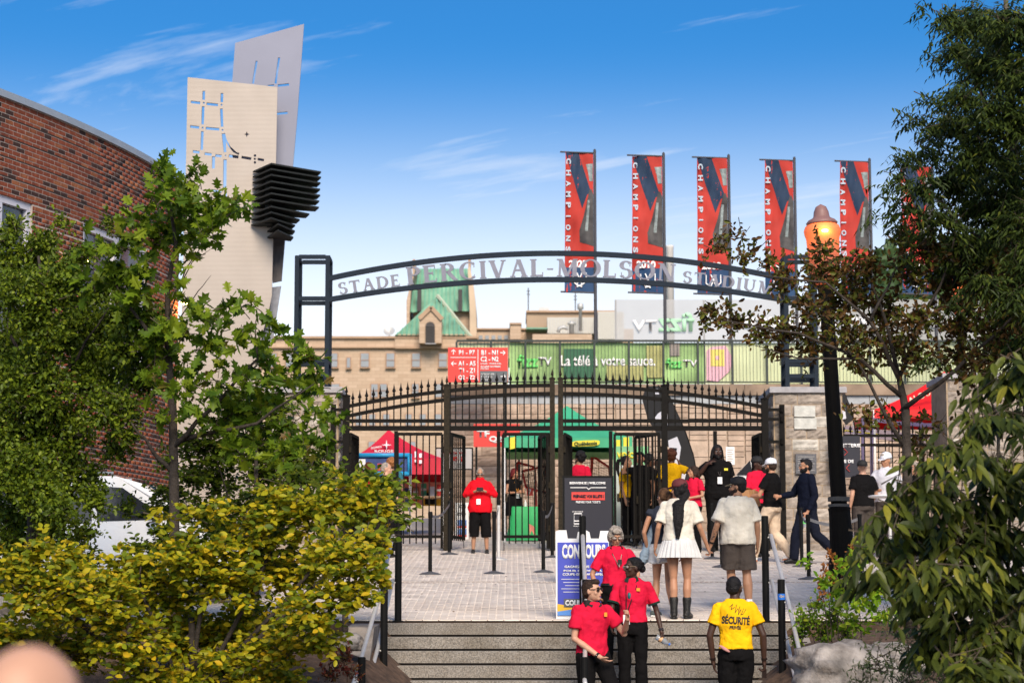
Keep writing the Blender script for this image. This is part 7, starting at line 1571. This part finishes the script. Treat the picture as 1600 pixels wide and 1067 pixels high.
        mb.f.append(tuple(range(n))); s.put(mb, 'skirt', cloth(*c))
    def shoes(s, c, sole=None, boot=0, sock=None):
        for sd_ in 'LR':
            an = s.J['an'+sd_]; t = s.J['toe'+sd_].normalized(); g = Vector((0, 0, an.z-.085)); mb = MB(); b = an-t*.035; mb.limb([Vector((b.x, b.y, g.z+.045)), Vector((an.x, an.y, g.z+.055))+t*.06, Vector((an.x, an.y, g.z+.035))+t*.15], [.042, .044, .036], 12)
            if boot: mb.limb([Vector((an.x, an.y, g.z+.06)), Vector((an.x, an.y, g.z+.14)), s.J['kn'+sd_].lerp(an, .62)], [.050, .048, .060], 14)
            o = s.put(mb, 'boot' if boot else 'shoe', c, voxel=.011, sm=2)
            if sole: mb = MB(); mb.lathe(Vector((an.x, an.y, g.z))+t*.055, [(.05, .0), (.052, .01), (.05, .022)], 14); a = math.atan2(t.x, -t.y); q = Matrix.Rotation(a, 3, 'Z'); cc = Vector((an.x, an.y, g.z))+t*.055; mb.v = [tuple(cc+q @ Vector(((q.transposed() @ (Vector(v)-cc)).x*.95, (q.transposed() @ (Vector(v)-cc)).y*2.5, (Vector(v)-cc).z))) for v in mb.v]; s.put(mb, 'sole', sole, parent=o)
            if sock: mb = MB(); mb.tube([an+Vector((0, 0, -.01)), an+Vector((0, 0, .09))], [.044, .046], 14); s.put(mb, 'sock', sock, smooth=True)
    def belt(s, m, z=1.01, buckle=None):
        mb = MB(); l = s.ln(z); mb.loft([((l.x, l.y+.008, z-.016), .160*s.wd+.022, .118*s.wd+.022), ((l.x, l.y+.008, z+.016), .158*s.wd+.022, .117*s.wd+.022)], 20); b = s.put(mb, 'belt', m)
        if buckle: mb = MB(); mb.box((l.x, l.y-.118*s.wd-.018, z), (.05, .012, .036)); s.put(mb, 'buckle', buckle, parent=b)
    def lanyard(s, z=1.18, x=.0, card=True, m=None):
        n0 = s.J['neck']; y = -.150*s.wd; mb = MB(); e_ = Vector((x+s.ln(z).x, y+s.ln(z).y, z))
        for q in (-1, 1): mb.tube([n0+Vector((q*.06, -.03, .01)), n0+Vector((q*.06, -.115, -.10)), e_], .006, 6)
        l = s.put(mb, 'lanyard', m or m_iris)
        if card: mb = MB(); mb.box(e_+Vector((0, -.004, -.065)), (.075, .006, .11)); s.put(mb, 'badge', m_white, parent=l)
    def watch(s, side, m=None):
        wr = s.J['wr'+side]; el = s.J['el'+side]; d = (wr-el).normalized(); mb = MB(); mb.tube([wr-d*.035, wr-d*.010], .031, 14); mb.ell(wr-d*.022+Vector((.024 if side == 'L' else -.024, -.018, 0)), (.014, .014, .014), 8, 6); s.put(mb, 'watch', m or m_iris)
def sp(px, foot, topy):
    "plaza standing point and height from foot and head-top pixels"
    p = G(px, foot); zt = W(px, topy, p.y).z; return p, zt-p.z
def tagp(o, lbl): o['label'] = lbl
m_bk = mat('shoe_black', (.008, .008, .008), .5, var=.1); m_wh = mat('shoe_white', (.72, .72, .70), .6, var=.05); m_sock = mat('sock_white', (.75, .75, .76), .9, var=.05)

# --- bald head close to the camera, out of focus
y_ = 3.25; hx = W(48, 1000, y_).x; zt_ = W(48, 1004, y_).z; Hh = zt_-LOW
p = Person('bald head of the person nearest the camera, blurred at the lower left', (hx, y_, LOW), 150, Hh, 'light', voxel=.010); p.body(); p.top(('beige_tee', (.45, .40, .35)), .6); p.legs(GRY); p.shoes(m_bk)
# --- man in sunglasses stepping down the stairs
k = 8; Yk = Y0-k*TREAD+.10
X = W(926, 1000, Yk).x
p = Person('young man in a red polo and black wraparound sunglasses stepping down, one fist raised', (X, Yk, -k*RISE), 24, 1.80, 'light', dict(elL=(.33, -.10, 1.17), wrL=(.27, -.30, 1.33), handL=(-.05, -.05, .4), elR=(-.23, -.02, 1.12), wrR=(-.04, -.24, .93), handR=(.75, -.15, -.5), hipL=(.10, 0, .92), knL=(.15, -.20, .56), anL=(.18, -.06, .15), knR=(-.09, -.03, .5), anR=(-.10, .03, .085)), lean=(-.02, -.03), hyaw=38, hpitch=-4, voxel=.0085)
p.body(1.9, .5); p.face('sun'); p.hair('short', HB); p.top(RED, .66, .93, collar=('collar_green', (.012, .03, .025))); p.legs(BLK); p.shoes(m_bk); p.watch('R')
mb = MB(); n0 = p.J['neck']; mb.box(n0+Vector((-.085, -.05, -.01)), (.05, .05, .07)); p.put(mb, 'radio_clip', m_iris)
mb = MB(); mb.box(n0+Vector((.10, -.135, -.13)), (.035, .004, .045)); p.put(mb, 'chest_emblem', mat('emblem_gold', (.75, .30, .03), .6, var=0))
# --- woman with braids
k = 6; Yk = Y0-k*TREAD+.16; X = W(989, 1000, Yk).x
p = Person('woman with dark braided hair and glasses in a red polo, holding a small water bottle', (X, Yk, -k*RISE), -12, 1.74, 'dark', dict(elL=(.27, .05, 1.13), wrL=(.33, .0, .90), elR=(-.24, -.06, 1.14), wrR=(-.22, -.16, .98)), 'f', lean=(.0, .0), hyaw=-52, hpitch=2, voxel=.0085, wide=.98)
p.body(1.1, .6); p.face('clear'); p.hair('braids', HK); p.top(RED, .72, 1.0, collar=('collar_green', (.012, .03, .025)), cuff=('collar_green', (.012, .03, .025))); p.legs(BLK, z_top=1.06, flare=.02); p.shoes(m_bk); p.lanyard(1.10, -.05); p.watch('L')
mb = MB(); mb.ell(p.J['neck']+Vector((-.02, -.135, -.20)), (.022, .018, .04), 10, 8); p.put(mb, 'whistle', mat('teal', (.01, .12, .14), .4, var=0), smooth=True)
mb = MB(); mb.box(p.J['neck']+Vector((.085, -.138, -.13)), (.04, .004, .035)); p.put(mb, 'chest_emblem', MATS['emblem_gold'])
q = p.M @ (p.J['wrL']+Vector((.02, -.04, -.10))); wb = empty('water_bottle', q, 'clear plastic water bottle with a blue cap in the hand of the woman with braids', 'bottle'); M_ = Matrix.Rotation(R(120), 3, 'Y'); mb = MB(); mb.lathe(q, [(.028, -.085), (.032, -.08), (.032, .03), (.012, .065), (.012, .075)], 14, M_); mb.build('flask', mat('clear_plastic', (.75, .80, .85), .08, var=0, trans=.7), wb, smooth=True); mb = MB(); mb.lathe(q, [(.015, .076), (.015, .095)], 12, M_); mb.build('cap', m_blue, wb); mb = MB(); mb.lathe(q, [(.0328, -.045), (.0328, -.01)], 14, M_); mb.build('wrapper', mat('wrap_orange', (.7, .4, .2), .5, var=.3, scale=40), wb)
# --- older woman with grey hair
k = 3; Yk = Y0-k*TREAD+.16; X = W(962, 1000, Yk).x
p = Person('older woman with a grey bob and glasses in a red polo, looking down', (X, Yk, -k*RISE), 8, 1.62, 'tan', dict(elL=(.29, -.02, 1.15), wrL=(.20, -.18, 1.0), elR=(-.30, -.0, 1.15), wrR=(-.26, -.12, .93)), 'f', lean=(0, -.03), hyaw=4, hpitch=22, voxel=.009, wide=1.06)
p.body(); p.face('clear'); p.hair('bob', HG); p.top(RED, .80, 1.0, collar=BLK); p.legs(BLK, z_top=1.04); p.belt(m_bk, 1.02, m_steel); p.shoes(m_bk); p.lanyard(1.24, .02, False)
mb = MB(); mb.box(p.J['neck']+Vector((.03, -.15, -.20)), (.05, .012, .06)); p.put(mb, 'pager', m_bk)
# --- security guard, back view
k = 8; Yk = Y0-k*TREAD+.12; X = W(1149, 1000, Yk).x
p = Person('security guard in a bright yellow tee with black lettering, seen from behind', (X, Yk, -k*RISE), 176, 1.84, 'dark', dict(elL=(.27, .03, 1.12), wrL=(.235, -.02, .86), elR=(-.29, .05, 1.13), wrR=(-.30, -.02, .86)), voxel=.0085, hyaw=-25)
p.body(.5, 1.3); p.hair('buzz', HK); p.face('clear'); p.top(YEL, .62, .98, off=.026, disp=.016); p.legs(BLK, z_top=1.05); p.shoes(m_bk); p.watch('L'); p.watch('R')
GUARD = p
q = p.M @ (p.J['wrR']+Vector((-.0, -.02, -.13))); ph = empty('handheld_radio', q, 'black handheld radio in the right hand of the security guard', 'radio'); mb = MB(); mb.box(q, (.05, .03, .10)); mb.tube([q+Vector((.015, 0, .05)), q+Vector((.02, 0, .10))], .005, 6); mb.build('radio_body', m_iris, ph)
q = p.M @ Vector((.12, .155, .99)); ch_ = empty('pink_cloth', q, 'faded pink cloth tucked at the waistband of the security guard', 'cloth'); mb = MB(); M_ = Matrix.Rotation(R(-150), 3, 'Z') @ Matrix.Rotation(R(30), 3, 'Y'); mb.ell(q, (.075, .012, .018), 12, 6, Matrix.Rotation(R(32), 3, 'Y')); mb.build('fold', mat('pink_cloth', (.50, .24, .22), .9, var=.2), ch_, smooth=True)
# --- couple holding hands
loc, Hh = Vector((W(1062, 960, Y0+.45).x, Y0+.45, gz(Y0+.45)+.012)), 1.71
p = Person('woman in a maroon cap, cream tee, pleated white skirt and black western boots', loc, 174, Hh, 'tan', dict(elL=(.26, .06, 1.14), wrL=(.30, -.04, .92), elR=(-.27, .03, 1.14), wrR=(-.36, -.08, .90), knR=(-.10, -.03, .5), anR=(-.09, .0, .085), knL=(.075, -.01, .5), anL=(.07, .05, .085), toeL=(.05, -1, 0), toeR=(-.3, -1, 0)), 'f', hyaw=58, voxel=.0085, wide=1.04)
p.body(.6, 1.3, calf=1.1); p.hair('longback', HK); p.face(); mcap = mat('cap_maroon', (.12, .025, .028), .8, var=.1); p.cap(mcap); p.top(CRM, .78, .98, off=.026, loose=.02, disp=.018, name='tee'); p.skirt(WHT, 1.05, .765, .165, .255); p.shoes(mat('boot_leather', (.010, .009, .008), .4, var=.4, scale=30, bump=.4), m_bk, boot=1)
W1 = p
loc2 = G(1156, 957); H2 = W(1150, 746, loc2.y).z-loc2.z
loc2 = Vector((W(1154, 900, loc2.y).x, loc2.y, loc2.z))
p = Person('bearded man in a camouflage-brimmed cap, loose cream tee and grey shorts, seen from behind', loc2, 182, H2, 'olive', dict(elL=(.28, .05, 1.13), wrL=(.345, -.05, .89), elR=(-.25, .03, 1.13), wrR=(-.26, -.05, .88), knR=(-.11, -.02, .50), anR=(-.13, .02, .085), knL=(.09, -.08, .52), anL=(.06, .10, .10)), hyaw=66, voxel=.0085, wide=1.10)
p.body(.9, .6, calf=1.15); p.face(beard=HB); p.hair('short', HK); camo = pieces_mat('camo_cap', [(.16, .14, .09), (.30, .27, .19), (.10, .11, .06)]); p.cap(mat('cap_black', (.015, .015, .016), .8, var=.1), camo); p.top(CRM, .85, .88, off=.03, loose=.035, disp=.02, name='tee', collar=None); p.legs(GRY, .88, z_top=.98, loose=.025, name='shorts'); p.shoes(m_wh, m_wh, sock=m_sock); p.watch('L')
n0 = p.J['neck']; mb = MB(); mb.lathe(n0+Vector((0, 0, -.012)), [(.070, 0), (.062, .022), (.056, .022)], 16); p.put(mb, 'neckband', cloth(*BLK))
mb = MB(); w0, e0 = p.J['wrL'], p.J['elL']; rr = random.Random(2)
for i in range(9): t = .25+.06*i; q = e0.lerp(w0, t); mb.ell(q+Vector((.012*rr.uniform(-1, 1), .032, .01*rr.uniform(-1, 1))), (.014, .006, .012), 8, 5)
p.put(mb, 'tattoo', mat('tattoo_ink', (.10, .065, .05), .5, var=.2))
# --- third walker beyond the skirt woman
loc3 = Vector((W(1038, 960, Y0+.75).x, Y0+.75, gz(Y0+.75)+.012))
p = Person('walker in a dark top and canvas sneakers mostly hidden behind the woman in the skirt', loc3, 178, 1.60, 'tan', dict(elL=(.27, .04, 1.14), wrL=(.22, -.06, .92), knL=(.10, -.06, .5), anL=(.14, .02, .085), toeL=(-.6, -1, 0), knR=(-.06, .0, .5), anR=(-.12, .10, .085)), 'f', voxel=.010, hyaw=30)
p.body(.7, .5, 1.15); p.hair('ponytail', HA); p.face(); p.top(('dark_tank', (.03, .035, .05)), .15, .98); p.legs(WHT, .45, z_top=1.02, loose=.03, name='shorts'); p.shoes(mat('canvas_grey', (.06, .08, .08), .8, var=.2), m_wh, sock=m_sock)
q = W(1013, 850, Y0+.85); jk = empty('denim_jacket', q, 'light denim jacket carried on the arm beside the woman in the skirt', 'jacket'); mb = MB(); k_ = (Y0+.85)/F
mb.limb([W(1024, 822, Y0+.85), W(1018, 845, Y0+.85), W(1008, 870, Y0+.85), W(1003, 878, Y0+.85)], [.06, .085, .075, .05], 12); mb.limb([W(1024, 828, Y0+.85), W(1028, 860, Y0+.85), W(1026, 880, Y0+.85)], [.05, .05, .03], 10); o = mb.build('denim', mat('denim', (.26, .34, .42), .9, var=.25, scale=9, bump=.5), jk); bake_later(o, .012, 2, .03, .07)
mb = MB(); mb.limb([W(1026, 825, Y0+.84), W(1026, 848, Y0+.84)], [.035, .03], 10); mb.build('lining', mat('plaid_red', (.20, .02, .03), .9, var=.3), jk, smooth=True)

# --- woman in red jacket
loc, Hh = sp(750, 865, 731)
p = Person('woman in a bright red jacket and cropped black trousers looking at her phone', loc, 0, Hh, 'olive', dict(elL=(.30, -.02, 1.20), wrL=(.10, -.22, 1.26), handL=(-.7, -.2, .35), elR=(-.30, -.02, 1.20), wrR=(-.10, -.22, 1.26), handR=(.7, -.2, .35), anL=(.14, .02, .085), anR=(-.14, .02, .085), knL=(.12, 0, .5), knR=(-.12, 0, .5)), 'f', hpitch=16, voxel=.011, wide=1.22)
p.body(1.2, 1.2); p.face('white'); p.hair('buzz', HG); p.top(RJK, 1.9, .84, off=.035, disp=.03, name='jacket', loose=.02); p.legs(BLK, 'mid', z_top=.98, loose=.03); p.shoes(m_bk, m_bk)
mb = MB(); mb.lathe(p.J['neck']+Vector((0, -.01, .0)), [(.10, -.03), (.085, .03), (.075, .05)], 14); p.put(mb, 'jacket_collar', cloth(*RJK)); mb = MB(); mb.box((-.03, -.215, 1.05), (.085, .006, .11)); p.put(mb, 'badge', m_white)
q = p.M @ Vector((0, -.27, 1.30)); ph = empty('phone', q, 'black phone held by the woman in the red jacket', 'phone'); mb = MB(); mb.box(q, (.13, .02, .075)); mb.build('case', m_iris, ph)
# --- woman in black dress in the green tent
loc = Vector((W(804, 800, 46.9).x, 46.9, gz(46.9))); Hh = W(804, 732, 46.9).z-loc.z
p = Person('woman with dark red hair in a black dress behind the closed gate leaf, hands together', loc, 30, Hh, 'tan', dict(elL=(.24, -.03, 1.16), wrL=(.08, -.22, 1.18), elR=(-.24, -.03, 1.16), wrR=(-.06, -.24, 1.16)), 'f', voxel=.013, hyaw=10, hpitch=10); p.body(); p.face(); p.hair('long', HR); p.top(BLK, .12, .9); p.skirt(BLK, 1.04, .62, .15, .24, 12); p.shoes(m_bk); p.lanyard(1.15, .0, True, MATS['emblem_gold'])
# --- man in red polo behind the welcome sign
loc = Vector((W(905, 800, 45.6).x, 45.6, gz(45.6))); Hh = W(905, 706, 45.6).z-loc.z
p = Person('dark-haired man in a red polo seen over the top of the black welcome sign', loc, 150, Hh, 'olive', None, voxel=.013, hyaw=70); p.body(); p.face(beard=HB); p.hair('curly', HK); p.top(RED, .66, .93); p.legs(BLK); p.shoes(m_bk)
def crowd(px, topy, foot, yaw, sk, top, bottom, hairstyle, hc, label, sex='m', pose=None, cap=None, hyaw=0, hpitch=0, beard=None, wide=1.0, sleeve=.66, glasses=None, Y=None, H=None, shoe=None, collar=None, lanyard=None, voxel=.013, endz='an', z0=.93, zoff=0, curl=.5, name='shirt', sole=None):
    if Y is None: loc, Hh = sp(px, foot, topy)
    else: loc = Vector((W(px, 800, Y).x, Y, gz(Y))); Hh = H or (W(px, topy, Y).z-loc.z); 
    if H and Y is not None: Hh = H
    p = Person(label, loc, yaw, Hh, sk, pose, sex, wide, voxel, hyaw=hyaw, hpitch=hpitch); p.body(curl, curl); p.face(glasses, beard)
    p.hair(hairstyle, hc)
    if cap: p.cap(*cap)
    p.top(top, sleeve, z0, collar=collar, name=name); p.legs(bottom, endz); p.shoes(shoe or m_bk, sole)
    if lanyard: p.lanyard(lanyard)
    return p
crowd(979, 712, 862, 70, 'olive', YEL, BLK, 'ponytail', HK, 'person in a yellow tee facing right behind the closed gate leaf', 'f', Y=45.0)
crowd(1001, 706, 862, -20, 'tan', BLK, BLK, 'short', HK, 'person in black raising one forearm behind the gate bars', 'm', dict(elR=(-.30, -.12, 1.36), wrR=(-.20, -.16, 1.62), handR=(.05, 0, 1)), Y=44.6)
crowd(1016, 710, 862, 60, 'brown', BLK, BLK, 'curly', HK, 'person in dark clothes with curly black hair behind the half open gate leaf', Y=45.2)
crowd(1050, 703, 862, 160, 'brown', YEL, BLK, 'curly', ('rust', (.09, .03, .015)), 'curly-haired person in a yellow tee with an elbow raised, behind the maroon cap', 'm', dict(elR=(-.34, .0, 1.32), wrR=(-.12, -.10, 1.50), handR=(.4, 0, 1)), Y=44.6)
crowd(1030, 716, 862, 10, 'dark', BLK, BLK, 'short', HK, 'person in black with an orange reflective strip behind the centre gate post', Y=45.6)
crowd(1084, 728, 866, -48, 'tan', RED, BLK, 'long', HB, 'young woman in a red polo with long wavy dark hair looking left', 'f', dict(elL=(.26, -.02, 1.14), wrL=(.12, -.20, 1.10), elR=(-.24, -.04, 1.14), wrR=(-.10, -.22, 1.12)), Y=42.2, hyaw=-22, collar=BLK, voxel=.012)
pbm = crowd(1122, 695, 868, 5, 'dark', BLK, BLK, 'dreads', HK, 'very tall broad man with dreadlocks in a black tee with a hanging badge', 'm', dict(elR=(-.34, -.02, 1.22), wrR=(-.20, -.16, 1.42), handR=(.6, -.2, .4)), Y=42.6, wide=1.28, beard=HK, voxel=.012, lanyard=1.22)
mb = MB(); mb.box((.11, -.16, 1.34), (.06, .004, .035)); pbm.put(mb, 'chest_emblem', m_yel)
crowd(1184, 714, 872, 40, 'dark', RED, BLK, 'buzz', HK, 'person in a black cap and red polo behind the man with the box', 'm', Y=40.8, cap=(MATS['cap_black'],), hyaw=10, sleeve=.8)
# man with the box
loc, Hh = sp(1207, 880, 717)
p = Person('man in a white cap, black polo, beige trousers and white shoes carrying a cardboard box', loc, -118, Hh, 'tan', dict(elL=(.25, -.12, 1.13), wrL=(.16, -.33, 1.12), handL=(-.5, -.7, -.1), elR=(-.25, -.12, 1.13), wrR=(-.16, -.33, 1.12), handR=(.5, -.7, -.1), knL=(.09, -.22, .53), anL=(.10, -.30, .12), knR=(-.09, .02, .50), anR=(-.10, .32, .14)), voxel=.011, wide=1.12, hpitch=4, hyaw=-20)
p.body(); p.face(beard=HB); p.hair('short', HB); p.cap(mat('cap_white', (.72, .73, .78), .7, var=.04)); p.top(BLK, .66, .93, collar=BLK); p.legs(KHK, loose=.016); p.shoes(m_wh, mat('gum_sole', (.50, .16, .05), .7, var=0))
q = p.M @ Vector((0, -.44, 1.08)); cbx = empty('cardboard_box', q, 'brown cardboard box carried by the man in the white cap', 'box'); M_ = Matrix.Rotation(R(-118), 3, 'Z') @ Matrix.Rotation(R(12), 3, 'X'); mb = MB(); mb.box(q, (.46, .30, .27), M_); m_cb = mat('cardboard', (.42, .22, .10), .85, var=.1, scale=4); mb.build('carton', m_cb, cbx)
for sg in (-1, 1): mb = MB(); mb.box(q+M_ @ Vector((sg*.12, 0, .15)), (.215, .29, .006), M_ @ Matrix.Rotation(R(-14*sg), 3, 'Y')); mb.build('flap', m_cb, cbx)
mb = MB(); mb.box(q+M_ @ Vector((0, 0, .0)), (.05, .304, .274), M_); mb.build('tape', mat('tape', (.50, .30, .15), .4, var=0), cbx)
# man in navy suit
loc, Hh = sp(1262, 882, 717)
p = Person('bearded man in a dark navy suit walking left, one arm reaching out', loc, -72, Hh, 'tan', dict(elR=(-.26, -.12, 1.18), wrR=(-.20, -.40, 1.13), handR=(.2, -1, .05), elL=(.25, .03, 1.12), wrL=(.24, -.10, .86), knR=(-.09, -.16, .52), anR=(-.10, -.20, .10), knL=(.09, .12, .50), anL=(.10, .52, .16)), voxel=.011, hyaw=-8)
p.body(); p.face('clear', beard=HK); p.hair('short', HK); p.top(NAVY, 1.92, .80, off=.032, disp=.018, name='suit_jacket', loose=.01); p.legs(('navy_trouser', (.010, .012, .022)), loose=.016); p.shoes(m_bk)
q = p.M @ (p.J['wrL']+Vector((0, -.06, -.16))); wb = empty('water_bottle', q, 'small water bottle with a green label in the hand of the man in the suit', 'bottle'); mb = MB(); mb.lathe(q, [(.028, -.10), (.030, -.09), (.030, .03), (.012, .06), (.012, .08)], 12); mb.build('flask', MATS['clear_plastic'], wb); mb = MB(); mb.lathe(q, [(.031, -.04), (.031, .01)], 12); mb.build('wrapper', m_lime, wb)
# right group by the high table
crowd(1349, 720, 878, 200, 'light', BLK, GRY, 'bald', HK, 'man in a backwards black cap and black tee with tattooed arms, seen from behind', 'm', dict(elR=(-.30, -.06, 1.14), wrR=(-.24, -.24, 1.02)), cap=(MATS['cap_black'], None, True), hyaw=-15, wide=1.22, Y=40.2)
crowd(1386, 708, 878, -28, 'tan', ('white_polo', (.60, .60, .66)), GRY, 'short', HG, 'man in a white cap and white polo shirt smiling by the high table', 'm', dict(elR=(-.28, -.10, 1.14), wrR=(-.12, -.24, 1.12)), cap=(MATS['cap_white'],), hyaw=-22, hpitch=8, wide=1.12, Y=40.6, collar=('white_polo', (.60, .60, .66)))
crowd(1432, 722, 878, -60, 'tan', BLK, BLK, 'short', HG, 'grey-haired person in black partly hidden by the big-leaved shrub', 'm', Y=39.8, dict_=None) if False else crowd(1432, 722, 878, -60, 'tan', BLK, BLK, 'short', HG, 'grey-haired person in black partly hidden by the big-leaved shrub', 'm', Y=39.8)
# left group near the blue frame
crowd(577, 722, 868, 70, 'tan', RED, BLK, 'long', ('copper', (.22, .07, .03)), 'woman with long copper-brown hair in profile in front of the blue frame', 'f', Y=44.2, H=None, hyaw=-5, hpitch=-6)
crowd(603, 722, 868, 150, 'light', BLK, BLK, 'buzz', HG, 'grey-haired person in black behind the tip of the green shrub', 'm', Y=40.5, hyaw=-60)
crowd(612, 716, 868, 160, 'tan', ('teal_top', (.05, .2, .25)), BLK, 'curly', ('ginger', (.38, .16, .06)), 'ginger curly-haired person behind the grey-haired one', 'f', Y=45.2)
crowd(566, 733, 868, 20, 'tan', WHT, BLK, 'short', HK, 'dark-haired person left of the copper-haired woman', 'm', Y=45.4)

bpy.context.view_layer.update()
bake_all()
# ---- print on the guard's back, wrapped onto the cloth
def wrap(o, target, P, off=.004):
    me = target.data; bv = BVHTree.FromPolygons([tuple(org(target)+v.co) for v in me.vertices], [tuple(p.vertices) for p in me.polygons]); o0 = org(o)
    bm = bmesh.new(); bm.from_mesh(o.data); bmesh.ops.triangulate(bm, faces=bm.faces)
    for _ in range(2):
        es = [e for e in bm.edges if e.calc_length() > .02]
        if es: bmesh.ops.subdivide_edges(bm, edges=es, cuts=1); bmesh.ops.triangulate(bm, faces=bm.faces)
    for v in bm.verts:
        q = o0+v.co; h = bv.ray_cast(Vector((q.x, q.y-1.0, q.z)), Vector((0, 1, 0)))
        if h[0] is not None: v.co = h[0]+Vector((0, -off, 0))-o0
    bm.to_mesh(o.data); bm.free()
m_ink = mat('shirt_ink', (.035, .028, .02), .7, var=0)
for s_, a, b, c, d, rt in (('SÉCURITÉ', 1129, 1173, 960, 975, -.06), ('PRIVÉE', 1141, 1159, 976, 983, -.06)):
    A, B = W(a, c, GUARD.o.location.y-.2), W(b, d, GUARD.o.location.y-.2); t = text(s_, (A.x+B.x)/2, A.y, (A.z+B.z)/2, B.x-A.x, A.z-B.z, m_ink, GUARD.o, bold=.045, rot=rt, depth=0); wrap(t, GUARD.shirt, GUARD)
mb = MB(); y_ = GUARD.o.location.y-.2
scr_ = [[(1141, 948), (1146, 943), (1143, 952), (1149, 948)], [(1152, 944), (1149, 957), (1154, 950), (1155, 955)], [(1157, 947), (1154, 960), (1159, 951), (1158, 961)], [(1163, 950), (1159, 960), (1163, 958)], [(1167, 951), (1163, 957)]]
for st_ in scr_:
    for p0, p1 in zip(st_[:-1], st_[1:]): mb.bar(W(*p0, y_), W(*p1, y_), .004, .006)
t = mb.build('script_print', m_ink, GUARD.o); wrap(t, GUARD.shirt, GUARD, .003)
